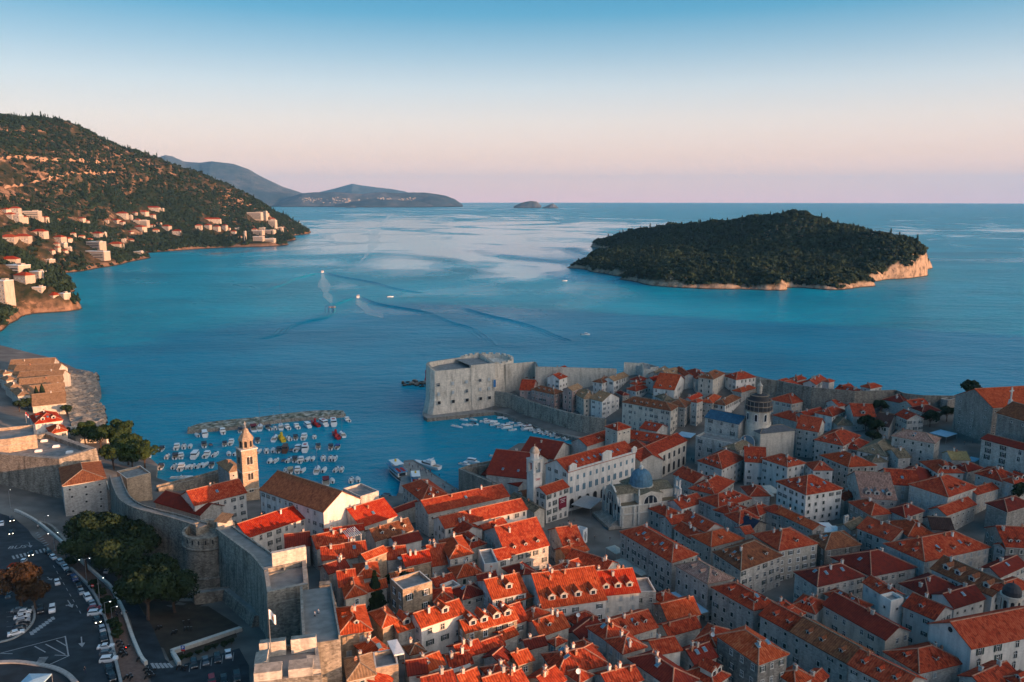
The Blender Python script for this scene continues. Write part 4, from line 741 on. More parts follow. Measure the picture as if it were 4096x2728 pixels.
# ------------------------------------------------------------------ the houses of the old town
# tile, near eave corner, far corner of the wall facing the walls side, far corner of the wall facing the sunset side, wall height, roof, roof colour, wall, extras, label
HS = [
# -- palaces on the main street and behind
('F',(1470,465),(1000,185),(1700,390),12,'h','r','s','dl4 c2 sl2 w3','long palace with dark shutters, nearest the domed church on the main street'),
('F',(1800,660),(1510,495),(2030,610),12,'h','p','s','dl2 dr1 c2 w3','palace with brown-pink roof beside a pale blue street awning'),
('F',(2220,905),(1845,695),(2440,850),12,'h','r','s','dl2 dr2 sr1 c1 w3','dark red roofed palace with arched shops on the main street'),
('G',(215,1105),(-70,950),(430,1020),12,'gu','r','s','dl2 c1 w3','main street house with red roof and two white dormers above dark shutters'),
('G',(740,1400),(215,1105),(960,1290),12,'gu','b','s','dl3 w3','main street house with long mottled brown roof and three dormers'),
('G',(1230,1650),(745,1403),(1440,1540),12,'gu','m','s','dl3 c1 w3','main street house with brown roof running out of the picture bottom'),
('F',(2105,535),(1855,370),(2480,400),11,'h','b','s','dl3 dr2 sl1 w2','big hipped brown roof with pointed white dormers behind the main street'),
('G',(100,355),(-40,190),(455,290),11,'h','r','c','dr1 c1 w5','tall red hipped house with white dormer between the brown roofs'),
('F',(1470,115),(1365,60),(1665,85),9,'gv','m','s','c1','mottled roof house just behind the domed church steps'),
('F',(1780,185),(1540,60),(1935,140),9,'gu','m','w','sl2','gabled house with white end wall and two skylights near the domed church'),
('F',(1650,250),(1495,155),(1750,195),8,'gu','m','s','c2','low mottled house between the palace roof and the white gable'),
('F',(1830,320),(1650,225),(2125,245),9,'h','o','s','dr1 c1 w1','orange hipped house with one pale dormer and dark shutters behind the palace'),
('F',(2145,205),(2060,150),(2185,170),10,'gv','m','s','','narrow roof block beside the navy tarpaulin roof'),
('F',(2090,110),(1960,30),(2270,55),10,'h','r','s','dr1 c1','red hipped house between the navy roof and the market canopies'),
('F',(2200,165),(2110,110),(2335,110),9,'gu','n','d','w0','house under a dark navy tarpaulin roof'),
('G',(410,165),(80,10),(520,140),8,'gu','o','s','dl1','orange-brown roof beside the white market canopies'),
('G',(525,350),(385,225),(850,300),8,'h','b','d','sl1 dl1','broad brown hipped roof beside the white market canopies'),
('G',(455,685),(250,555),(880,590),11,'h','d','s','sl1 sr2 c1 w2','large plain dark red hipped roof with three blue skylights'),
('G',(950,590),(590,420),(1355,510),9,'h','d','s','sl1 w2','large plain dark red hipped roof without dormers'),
('G',(1440,455),(1075,295),(2035,325),10,'h','r','s','dl2 dr3 sr2 c3 w4','large red roof with ridge seam, pointed dormers and white shuttered wall'),
('G',(1130,270),(825,150),11,9,'gu','m','s','dl2 c1','mottled roof with two pale dormers beside the market canopies'),
('G',(1290,225),(1120,90),(1500,180),10,'h','o','s','c2','patched orange and lilac roof beside the black timber attic'),
('G',(1510,160),(1430,60),(1650,108),11,'gv','k','d','w0','black timber attic with a row of pale windows'),
('G',(2190,320),(2000,150),(2370,255),9,'gv','r','d','dr3 c1','red roof with three small pale dormers at the picture edge'),
('G',(2180,340),(2150,300),(2420,270),8,'gv','r','s','dr1','red roof below the three-dormer house at the picture edge'),
('G',(2060,775),(1505,525),11,9,'gu','b','w','Dl4 c1 w1','long old brown roof with four dark-framed dormers'),
('G',(1480,790),(1215,660),(1740,690),8,'h','d','s','c1','plain dark red roof in front of the long brown dormered roof'),
('G',(1100,790),(880,650),(1240,760),10,'gu','m','w','dl1 c2','patchy tiled roof adjoining a white roof terrace block'),
('G',(1130,850),(1030,790),(1245,820),12,'f','r','w','w7','white cube with sunken roof terrace'),
('G',(850,905),(525,755),(1000,880),8,'h','m','s','sl2','mottled roof with two blue skylights beside the white terrace cube'),
('G',(1080,1175),(510,855),9,11,'gu','d','c','c1 w2 wl7','long ornate stone house with tall windows and dark red roof'),
('G',(1390,1480),(1075,1290),(1805,1385),9,'h','m','s','dl1 dr1 c1 w4','hipped mottled roof with two dormers beside the pediment church'),
('G',(1530,990),(1285,850),(1695,900),10,'gu','r','w','dl1 w2','red gabled house with white end wall and pale blue canopy behind'),
('G',(1710,885),(1510,760),(1990,800),9,'gv','d','w','sr1 c1 w7','dark red roof with white gable and long white wall'),
('G',(2000,1640),(1640,1565),(2300,1500),9,'gv','m','s','c1','mottled roof below the arched windows of the pediment church'),
('G',(2330,1600),(2230,1560),(2460,1540),9,'h','r','s','dl1','small red roof in the picture corner under the pediment church'),
('G',(200,980),(20,860),(335,930),12,'h','r','s','dl2 c1','red hipped back house of the main street row with two dormers'),
('G',(430,935),(250,835),(535,835),11,'h','r','w','dl2 c1','small red roof with white dormer between the hipped row and the ornate house'),
('G',(2130,600),(1950,520),(2370,490),8,'gv','d','s','sr1','dark red low roof above the long brown dormered roof'),
('G',(2200,760),(2080,660),(2430,680),10,'h','r','s','w1','red hipped house behind the small dark-domed lantern'),
('G',(250,1600),(100,1490),(400,1520),8,'h','o','c','c1','sunlit orange roof at the picture bottom beside the main street'),
('G',(420,1620),(300,1560),(545,1510),8,'gv','m','c','c2','small mottled roof at the picture bottom beside the main street shutters'),
('G',(760,170),(665,120),(900,100),7,'gv','g','s','w0','little stone chapel with a grey roof and a bell gable'),
# -- north slope, sunlit
('F',(-45,405),(-255,175),(335,305),8,'gv','r','s','dr3 c1 w2','large red roof with three white dormers near the clock tower square'),
('F',(480,330),(340,170),(600,240),8,'gv','r','s','dr2 c2','red house with two gabled dormers overlooking the square with the white kiosk'),
('F',(505,420),(400,350),(700,350),6,'gv','o','o','c2 w0','sunlit stone back wall with chimneys above the square'),
('F',(860,545),(500,430),(965,470),7,'gu','m','s','c1','long mottled roof stepping down towards the cafe parasols'),
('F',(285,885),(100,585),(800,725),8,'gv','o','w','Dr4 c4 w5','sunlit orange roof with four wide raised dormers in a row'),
('F',(820,770),(690,560),(1115,660),8,'gv','R','w','Dr3 c4 w4','vivid red roof with white chimneys and wide red dormers'),
('F',(1115,770),(1050,640),(1290,700),8,'f','r','s','w2','flat terrace house between the vivid red roof and the main street'),
('C',(2175,800),(2040,640),(2442,690),8,'gv','o','w','Dr1 c2 w5','sunlit orange roof with washing line on its white dormer'),
('F',(30,825),(-130,690),(188,775),7,'h','o','o','c1 w2','sunlit orange hipped house with a tall dark window'),
('F',(20,1030),(-120,880),(135,990),8,'gv','r','c','w5','red roof with a white framed balcony door'),
('F',(265,1140),(130,1010),(520,1055),7,'gv','o','s','dr1 c2 w0','mottled orange roof with a single white triple-window dormer'),
('F',(200,1015),(110,920),(345,930),6,'h','r','s','c1','small shaded hip roof behind the single triple-window dormer'),
('F',(1000,1160),(830,1000),(1330,1060),8,'gv','m','s','dr3 sr1 c1 w4','broad speckled roof with three old gabled dormers near the glass lantern'),
('F',(1440,1010),(1310,850),(1725,940),7,'gv','o','d','w7','roof with a stepped glass lantern beside the main street awning'),
('F',(1390,840),(1290,770),(1510,790),5,'h','r','s','c1','low dark red hip beside the pale blue street awning'),
('F',(865,1175),(700,1065),(1060,1105),10,'h','r','s','sl1 c1 w4','hip roof house with sunlit ridge and a skylight, beside the speckled roof'),
('F',(1020,1300),(870,1180),(1225,1240),10,'h','m','s','sr1 c1 w4','hip roof stone house with orange ridge and a blue skylight over a deep lane'),
('F',(1330,1310),(1200,1190),(1550,1270),8,'gv','r','w','ac3 w0','dark red roof with white air conditioner parapet'),
('F',(1440,1140),(1340,1040),(1730,1060),7,'gv','r','s','c1 w0','long bare stone wall under a dark red roof'),
('F',(1870,1240),(1715,1150),(1985,1090),8,'h','r','s','w7 dish','dark red hip with satellite dish beside the tall grey gable'),
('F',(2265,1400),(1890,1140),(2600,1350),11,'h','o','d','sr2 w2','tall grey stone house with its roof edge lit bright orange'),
('F',(1680,1400),(1530,1270),(1880,1330),7,'gv','d','s','sr2 c2','dark red roof with two small blue skylights and a pipe chimney'),
('F',(1475,1620),(1082,1350),(1700,1540),9,'h','d','s','sl1 c1 w4','dark hip roof split by a narrow strip of orange sunlight'),
('F',(1850,1600),(1620,1470),(1990,1500),8,'h','r','s','Dr2 c1','red roof with two twin white dormers at the picture bottom'),
('F',(420,1500),(160,1340),(880,1400),7,'h','m','s','sl2 c3','wide speckled orange roof with small skylight and long hip'),
('F',(675,1290),(560,1215),(775,1245),8,'h','r','w','w0','small red roof with a bright white side wall'),
('F',(140,1265),(85,1185),(315,1220),7,'gv','d','s','c1 w0','plain dark red slope beside the wide speckled roof'),
('F',(400,1230),(335,1190),(490,1185),8,'h','r','s','','tiny hip roof behind the wide speckled roof'),
('F',(60,1400),(-60,1310),(190,1360),7,'gv','o','o','c1','orange roof end beside the wide speckled roof'),
('F',(330,1640),(140,1530),(530,1568),7,'gv','r','o','c3 w0','red and orange gable roof with a concrete chimney at the picture bottom'),
('F',(40,1620),(-90,1500),(140,1570),7,'gv','r','s','c2','red roof cut by the picture bottom beside the concrete chimney'),
('F',(620,1560),(500,1480),(700,1480),7,'h','r','d','dish w0','grey walled house carrying a large white satellite dish'),
('F',(900,1620),(760,1490),(1190,1540),7,'gv','m','s','c3','mottled roofs with two pale chimneys at the picture bottom'),
('F',(600,1040),(470,985),(775,970),6,'h','r','s','dish','low dark roof with dish behind the broad speckled roof'),
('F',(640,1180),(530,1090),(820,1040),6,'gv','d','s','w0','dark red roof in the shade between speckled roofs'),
('F',(330,610),(205,560),(650,500),7,'gv','m','s','dr1 c3','mottled roof with pale dormer behind the row of raised dormers'),
('F',(90,640),(-80,520),(210,545),6,'h','d','s','ac2','dark red hip with white cooling boxes behind the raised dormers'),
('C',(965,140),(735,20),(1290,35),8,'gv','R','s','sr1 c1 w7','vivid red roof with stone gable beside the brown roofed church'),
('C',(1100,270),(1010,180),(1440,165),7,'gv','b','s','dr3 c1 w0','old brown roof with three gabled white dormers'),
('C',(1290,310),(1220,250),(1520,255),7,'gv','d','w','w0','dark red roof with pale side wall behind the three white dormers'),
('C',(560,340),(490,240),(860,275),7,'gv','r','s','c2 w7','red roof beside a white timber pergola'),
('C',(640,215),(590,175),(990,165),7,'gv','R','s','c1 w0','sunlit red roof strip behind the white pergola'),
('C',(615,445),(590,340),(810,390),8,'gv','r','s','w1','red roof with two dark windows in its pale stone wall'),
('C',(815,430),(780,310),(1010,375),7,'gv','r','s','sr1 c1 w0','red roof with one dark skylight beside the blank sunlit gable'),
('C',(275,335),(270,225),(490,265),7,'gv','d','s','w7','dark hipped roof close under the inside of the town wall'),
('C',(310,500),(130,410),(440,465),5,'gv','r','s','sr1','low red roof with a very large skylight beside the town wall'),
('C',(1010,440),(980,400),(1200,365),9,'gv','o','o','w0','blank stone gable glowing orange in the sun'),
('C',(1215,440),(1190,340),(1375,395),7,'gv','r','s','c1 w0','red roof between the glowing gable and the white flat awning'),
('C',(1380,500),(1320,410),(1610,450),7,'gv','R','o','c1 w5','red roof under the edge of a long white flat awning'),
('C',(1620,500),(1530,330),(1775,460),6,'gv','m','s','c2 w0','steep speckled red roof beside the sunlit orange hip'),
('C',(1785,430),(1690,270),(1990,380),9,'h','o','s','c2 w2','orange hipped house with two brown shuttered windows in a pale wall'),
('C',(1960,340),(1800,230),(2110,290),7,'h','r','s','Dr1 sr1','red hip with one blue-lit dormer behind the orange hip'),
('C',(2100,510),(2045,375),(2210,455),8,'f','r','w','w0','white house with a sunken white terrace'),
('C',(2215,445),(2130,370),(2320,405),8,'gv','r','w','w5','white house with red roof joined to the sunken terrace'),
('C',(2130,210),(2080,120),(2330,140),7,'gv','r','s','dr1','red roof under the white chimney wall'),
('C',(1900,215),(1790,150),(2080,160),7,'gu','r','w','c3 w0','white wall with tall pale chimneys below the long customs hall'),
('C',(920,615),(900,490),(1125,555),8,'h','o','w','sr1 w4','sunlit orange hip over a white wall with closed pale shutters'),
('C',(770,690),(735,560),(915,640),8,'gv','r','s','c1 w0','red roof with tall dim side wall over the wall lane'),
('C',(825,795),(790,640),(1010,750),7,'h','o','c','w5','orange pyramid hip with open white shutters'),
('C',(670,570),(640,490),(850,510),8,'gv','d','s','c1','dark red roof over the narrow lane along the town wall'),
('C',(1010,740),(985,670),(1200,690),6,'gv','o','s','w0','orange roof strip behind the dark conifer'),
('C',(1350,750),(1340,620),(1620,670),9,'f','r','o','w5','stone house with a balustraded roof terrace set with table and chairs'),
('C',(1250,620),(1230,570),(1450,580),7,'gv','b','s','c2 w0','brown tiled roof behind the balustraded terrace'),
('C',(1640,830),(1620,720),(1800,765),6,'h','r','s','c1 w0','red hip next to the balustraded terrace'),
('C',(1660,690),(1640,610),(1830,640),6,'gv','r','s','c1','small red roof beside the white railed terrace'),
('C',(1760,745),(1740,690),(1880,700),6,'f','r','w','w0','white railed roof terrace with a mast'),
('C',(1850,610),(1820,510),(2080,560),6,'h','o','s','c1','orange hip with drooping ridge near the white railed terrace'),
('C',(2050,640),(2020,590),(2210,600),7,'gv','d','s','c1','dark red low roof beneath the white sunken terrace'),
('C',(1900,805),(1790,720),(2110,745),6,'h','d','s','sl1','dark red hip beside the washing line roof'),
('C',(1520,1060),(1450,930),(1920,925),9,'gv','o','w','Dr1 c1 w2','tall white house with sunlit wall and broad orange roof'),
('C',(1310,1105),(1270,1000),(1512,1040),7,'gv','o','s','Dr1 c1 w4','orange roof with gabled dormer adjoining the tall white house'),
('C',(1165,1060),(1050,930),(1310,1000),8,'h','o','o','c1 w0','hip roofed open loggia tower with stone pillars'),
('C',(770,1125),(720,900),(1055,1085),10,'h','o','o','dl1 dr1 c2 w4','pinkish hipped house with cross gables beside the town wall lane'),
('C',(1100,1380),(920,1230),(1275,1310),7,'h','o','s','sr1 c2 w0','bright orange pyramid roof beside a white awning'),
('C',(850,1545),(820,1360),(1090,1490),8,'h','t','o','c1 w1','hip roof of patchwork pink and orange tiles'),
('C',(1095,1480),(1075,1330),(1310,1440),8,'f','r','o','w0','grey flat roof with railings beside the patchwork tiles'),
('C',(1420,1310),(1365,1240),(1550,1280),6,'h','b','s','c1 w0','small brown gable below the tall white house'),
('C',(1930,1110),(1900,990),(2400,980),8,'gv','o','o','Dr4 c2 w5','long orange roof carrying four big gabled dormers'),
('C',(1890,1345),(1770,1240),(2090,1285),7,'gv','r','s','c1 w0','red ridge roof below the four gabled dormers'),
('C',(2095,1290),(2040,1200),(2280,1225),7,'gv','r','w','w1','red roof with one dark window below the four gabled dormers'),
('C',(1480,1500),(1480,1350),(1730,1400),6,'gv','o','s','sr1 dr1','orange slope with a round-topped dormer below the white house'),
('C',(1790,1430),(1720,1320),(1985,1390),6,'gv','r','s','c1 w0','red ribbed roof over a small flat white terrace'),
('C',(1410,1500),(1375,1370),(1490,1475),7,'gv','d','s','w0','shaded dark red slope beside the patchwork tiles'),
('C',(1800,1495),(1780,1440),(1975,1440),5,'f','r','w','w0','small flat white terrace between ribbed red roofs'),
('C',(1900,1610),(1820,1500),(2060,1545),7,'gv','o','s','c2 w0','orange ribbed roof beside a spired chimney'),
('C',(1560,1640),(1430,1540),(1830,1570),7,'gv','r','s','c1 w0','red roof along the picture bottom below the patchwork tiles'),
('C',(2160,1530),(2080,1440),(2360,1470),7,'h','r','s','c1 w0','dull red hip beside the spired chimney'),
('C',(2260,1400),(2100,1340),(2400,1345),7,'gv','d','s','w0','dull red roof between the spired chimney and the wide speckled roof'),
('C',(2280,1175),(2250,1120),(2400,1125),7,'gv','o','s','w0','short orange roof next to the balcony house'),
('C',(2120,1620),(2060,1530),(2360,1540),7,'gv','o','s','c2 w0','orange roof edge along the picture bottom'),
('C',(1180,1640),(850,1590),(1420,1590),6,'gv','r','o','w1','sunlit stone house front under the patchwork tiles'),
# -- centre: around the domed church
('E',(1930,1175),(1710,1100),(2140,1075),10,'h','m','w','dl3 w3','speckled hip house facing the palace with pointed arches'),
('E',(2145,1105),(2130,1000),(2320,1060),11,'gv','r','w','dr3 c1 w3','red roof white house row ending at the cathedral side street'),
('E',(2060,1010),(1990,960),(2250,940),11,'h','g','s','c1','grey weathered roof touching the cathedral transept'),
('E',(1670,1305),(1490,1225),(1750,1230),10,'gu','r','s','c2','red roof with long pale flank beside the small bell gable'),
('E',(1860,1410),(1670,1330),(2040,1290),9,'h','r','s','dl3 c2','red hip with white dormers between the bell gable and the market'),
('E',(1560,1540),(1420,1480),(1765,1475),8,'gv','m','w','Dr1 c2','sunlit mottled roof with one white dormer below the bell gable'),
('E',(1900,1530),(1765,1440),(2195,1445),9,'h','r','s','dr4 c1','red roof crowded with four white dormers'),
('E',(2190,1425),(2110,1340),(2345,1395),8,'h','r','s','w0','small red hip beside the white walled market house'),
('E',(1420,1610),(1265,1540),(1490,1550),7,'h','m','s','c1','mottled hip hard against the domed church'),
('E',(2010,1600),(1880,1540),(2150,1530),8,'h','r','s','dr3','red roof with three gabled dormers behind the palace row'),
('E',(2270,1600),(2150,1545),(2400,1540),8,'h','r','s','c1','red roof touching the white market canopies'),
('D',(1530,1470),(1350,1330),(1770,1410),8,'h','m','s','dl1 dr2 c3 w1','speckled hip roof house beside the pier'),
('D',(1280,1580),(1255,1545),(1500,1500),5,'gv','d','s','w0','low dark red roof between the vivid red roof and the pier house'),
('E',(120,1455),(60,1390),(215,1430),7,'gv','b','s','w0','small brown roof at the foot of the clock tower'),
('E',(205,1570),(-20,1430),4.6,7,'gu','g','c','w0','mossy grey roof front beside the clock tower'),
('E',(315,1410),(300,1330),(520,1340),12,'gv','r','w','w6','white guard house with red roof between clock tower and long hall'),
# -- south quarter by the harbour wall
('E',(190,455),(95,420),(235,395),10,'gu','r','p','w1','narrow house with orange roof at the start of the harbour wall'),
('E',(390,490),(180,445),(465,465),11,'h','b','p','dl3 w2','pink house with brown hip and three small dormers above the harbour wall'),
('E',(435,350),(365,320),(620,290),11,'gv','r','w','dr3 c1 w1','white house with red roof and three white dormers near the sea wall'),
('E',(410,300),(370,270),(530,262),9,'gv','r','w','w0','red roof behind the white three-dormer house near the sea wall'),
('E',(130,335),(95,300),(285,300),5,'h','b','s','w0','brown hip hard against the harbour fortress'),
('E',(300,350),(230,325),(380,320),6,'h','r','s','c2','low red roof between brown hip and white three-dormer house'),
('E',(555,460),(470,445),(645,425),13,'gv','t','p','w1','rose coloured house with tan roof above the harbour wall'),
('E',(660,530),(560,470),(745,475),11,'h','t','c','dl1 c2 w1','cream house with tan roof and iron balcony above the harbour wall'),
('E',(830,555),(725,530),(985,520),11,'gu','t','w','dl1 w5','house with large white gable above the harbour wall'),
('E',(830,385),(735,375),(935,350),9,'h','b','w','c1 w2','white house with brown hip roof behind the tan roofs'),
('E',(935,368),(910,330),(1070,320),8,'gv','t','w','w2','brown and red ridge roof reaching towards the sea wall bastion'),
('E',(1140,460),(1055,440),(1250,425),7,'h','r','w','c1','red hip behind the big grey harbour building'),
('E',(1150,405),(1085,390),(1230,390),7,'h','r','s','c1','second red hip closer to the sea behind the big grey harbour building'),
('E',(1180,370),(1115,345),(1250,350),7,'h','d','s','w0','dark roof below the sea wall bastion'),
('E',(1300,365),(1258,345),(1440,330),8,'gv','R','s','c1','bright red roof below the sea wall bastion'),
('E',(1490,450),(1345,400),(1600,370),10,'gu','o','w','dl2 w2','white gabled house with orange roof in the south quarter'),
('E',(1350,315),(1290,285),(1450,262),6,'gv','g','s','w0','dark grey sheet roof against the sea'),
('E',(1440,320),(1395,280),(1560,290),7,'gv','t','s','dr1','tan roof beside the dark sheet roof against the sea'),
('E',(1590,320),(1500,255),(1640,300),8,'gu','o','s','','orange roof standing up against the sea'),
('E',(1690,345),(1605,275),(1765,300),8,'h','r','w','Dr1 c1','red hip with white attic against the sea'),
('E',(1850,350),(1740,320),(1955,297),12,'h','b','c','dl1 dr1 wr5','baroque cream palace with brown hip and ornate windows'),
('E',(2060,355),(1960,320),(2240,330),9,'h','r','w','dl1 c1','red hip with white walls beside the baroque palace'),
('E',(2110,470),(2045,450),(2240,430),6,'h','o','s','w0','low orange hip behind the scaffolded dome'),
('E',(1460,640),(1015,560),(1525,600),14,'h','b','c','dl5 w2','big stone harbour building with mottled brown hip and four dormers'),
('E',(1400,550),(1290,490),(1450,515),8,'h','g','s','dl2','grey roof with white pyramid lantern behind the big harbour building'),
('E',(1590,610),(1450,570),(1650,565),11,'h','b','s','w1','shaded brown hip beside the big harbour building'),
('E',(1650,545),(1610,520),(1750,500),9,'gv','R','w','c1','bright red roof with white gable beside the brown hip'),
('E',(1700,565),(1645,555),(1755,545),13,'h','m','s','w2','slender stone tower house near the blue roofed nave'),
('E',(1840,570),(1790,520),(1920,510),9,'h','o','s','c1','orange hip above the blue roofed nave'),
('E',(1960,590),(1830,580),(2100,520),8,'h','b','w','w1','white house with brown hip beside the scaffolded dome'),
('E',(1020,500),(960,470),(1050,482),8,'h','d','d','w7','dim little house beside the large white gable'),
('E',(1240,265),(1090,225),(1300,235),5,'f','r','s','w0','flat stone block on the sea wall bastion'),
# -- south quarter, upper side
('H',(220,575),(15,535),(610,490),10,'h','r','c','c3 sr2 w5','long red hip over a long white wall behind the scaffolded dome'),
('H',(120,385),(60,372),(215,362),8,'h','r','s','w0','low red roof against the sea behind the long white wall'),
('H',(240,440),(170,378),(400,400),8,'gv','r','s','c2 w0','red gabled roof against the sea with pale chimney'),
('H',(270,362),(205,345),(350,342),8,'h','r','s','c1 w0','small red hip on the skyline of the sea wall'),
('H',(440,400),(375,355),(530,345),8,'gv','r','w','c3','red roof with three pale chimneys on the sea side'),
('H',(560,378),(500,368),(610,366),8,'h','r','s','w0','stone house at the end of the chimney roofs on the sea side'),
('H',(790,500),(605,455),(860,470),6,'gu','r','s','sl1 c1','long low red roof leading to the white square house'),
('H',(720,440),(655,420),(790,425),6,'gv','r','s','w0','short red gable beside the white square house'),
('H',(940,435),(855,415),(1045,415),8,'h','r','w','c1 w2','white square house with red hip standing against the sea'),
('H',(1260,575),(1095,525),(1380,530),6,'h','d','s','sl1 c1','dark red low roof below the sea wall'),
('H',(1330,600),(1265,560),(1480,580),7,'gv','r','s','dr2 c1','red roof with two white dormers below the sea wall'),
('H',(1420,650),(1360,610),(1585,640),7,'h','d','s','w7 c1','dull red roof house next to the great stone church'),
('H',(1280,720),(1175,675),(1430,710),9,'gu','r','s','sl1 w2','gabled stone house with red roof near the great stone church'),
('H',(1110,790),(995,750),(1190,722),6,'gu','k','s','dl2','dark roofed house with two tiny dormers among trees'),
('H',(790,690),(710,610),(960,670),8,'gv','m','s','Dr1 w7','mottled roof stone house beside the dark garden trees'),
('H',(590,690),(480,640),(710,640),8,'h','r','w','dl1 c2','red roof with white dormer below the long white wall'),
('H',(640,770),(565,710),(765,745),5,'h','g','s','w0','low grey roof beside the mottled stone house'),
('H',(650,600),(555,560),(810,570),7,'gv','r','w','dr3','red roof with white scalloped dormers'),
('H',(265,740),(50,680),(350,700),6,'h','r','s','c1 w0','red hip directly behind the cathedral roof'),
('H',(350,690),(330,650),(520,645),8,'gv','r','s','w7','long red wing behind the cathedral roof'),
('H',(460,835),(265,800),(520,755),13,'gu','m','s','dl2 w1','tall house with mottled roof beside the cathedral transept'),
('H',(690,960),(460,890),(845,870),12,'h','m','s','dl2 c2 w1','house under a very wide speckled roof near the cathedral'),
('H',(840,1005),(675,970),(935,935),8,'h','r','s','dl2 c1','red hip with dormers in front of the garden trees'),
('H',(1090,1060),(850,990),(1240,960),9,'h','g','w','dl1','grey-green weathered hip with white gable'),
('H',(1200,1075),(1070,1015),(1272,1050),9,'gv','g','s','w7','grey-green lean roof with plain shaded wall'),
('H',(960,1112),(860,1050),(1066,1088),8,'h','g','w','c2','grey-green low hip beside the orange hip house'),
('H',(1530,940),(1140,870),(1680,910),11,'h','p','s','dl1 sl1 c1 w1','wide hipped house with dusty pink roof on the church square'),
('H',(740,1155),(485,1050),(990,1140),11,'h','o','s','sl1 c3 w1','orange hip house between speckled and grey-green roofs'),
('H',(180,1155),(-50,1080),(340,1120),12,'h','m','w','dl1 dr2 c1 w1','speckled hip with white dormers beside the market street'),
('H',(420,1185),(345,1120),(565,1160),11,'h','m','w','w3','smaller speckled hip behind the square white house'),
('H',(350,1410),(85,1290),(680,1355),13,'h','r','w','dl2 dr1 sl1 sr2 c1 w1','square white house with red hip and dark shutters by the market'),
('H',(860,1440),(730,1240),(1110,1370),10,'gv','p','s','Dr3 sr2 w2','grey-brown roof with stone dormers beside the square white house'),
('H',(1110,1315),(1020,1200),(1340,1270),12,'gv','r','s','sr1 c1 w4','tall stone house with red slope and rows of pale shutters'),
('H',(1655,1430),(1390,1290),(1915,1340),12,'h','r','s','dr3 c2 w4','tall stone house with pale blue shutters and red hip'),
('H',(1920,1410),(1905,1340),(2125,1350),8,'gv','m','s','w4','low mottled roof beside the pale blue shutter house'),
('H',(1560,1210),(1405,1110),(1700,1150),9,'h','r','w','Dr2 c1','red roof with two large white dormers near the church square'),
('H',(1390,1290),(1245,1180),(1540,1215),8,'h','d','s','c1 w0','dull red plain roof behind the pale shutter houses'),
('H',(1690,1090),(1605,1030),(1820,1070),7,'gv','y','s','c1 w0','ochre yellow roof beside the church square'),
('H',(2150,1290),(1910,1215),(2260,1230),9,'h','r','s','dl1 c2','red hip house under the wall of the great stone church'),
('H',(2260,1310),(2170,1270),(2420,1270),9,'h','r','s','Dr2 w4','red roof with bluish dormers at the picture edge under the great church'),
('H',(1830,1200),(1710,1150),(1970,1165),7,'h','d','s','dl1','dark red roofs at the corner of the church square'),
('H',(700,1465),(645,1400),(790,1420),6,'gv','m','s','c1 w0','small mottled roof squeezed beside the square white house'),
('H',(950,1600),(745,1480),(1110,1560),9,'h','r','d','dl1 c1','red hip over a dim wall below the grey-brown stone dormers'),
('H',(110,1600),(-60,1540),(215,1565),8,'h','r','s','','red roof at the foot of the square white house'),
('H',(1260,1620),(1100,1550),(1430,1560),9,'h','d','s','c1','dark red roof below the rows of pale shutters'),
('H',(1640,1600),(1480,1545),(1910,1500),8,'gv','r','s','w7','red lean roof below the pale blue shutter house'),
('H',(2200,1568),(2010,1490),(2420,1500),9,'h','d','d','w0','shaded roof near the picture edge behind the three-dormer house'),
('E',(690,965),(625,900),(920,890),13,'gv','r','s','dr1 w0','red roof with white dormer behind the long white hall by the inner harbour'),
('E',(970,822),(860,785),(1090,792),20,'h','r','c','c1 w7','square cream tower house with red pyramid roof above the palace'),
('E',(1330,828),(1180,800),(1430,792),9,'gu','r','s','sl2 w0','red roof tucked between the palace and the big harbour building'),
('H',(1650,560),(1590,555),(1720,545),7,'f','r','d','w0','low stone terrace beside the great stone church'),
]
HOUSES = []
for r_ in HS:
 t_, N_, L_, R_, h_, rt_, rc_, wc_, ex_, lb_ = r_
 HOUSES.append(house(t_, N_, L_, R_, h_, rt_, rc_, wc_, ex_, lb_))
for i_, (a_, r_) in enumerate(zip(ANG, HS)):
 if a_[0] < 60 or a_[0] > 120 or max(a_[1:]) > 34 or min(a_[1:]) < 4.5: print('CHK', r_[0], r_[1], a_, r_[-1][:40])
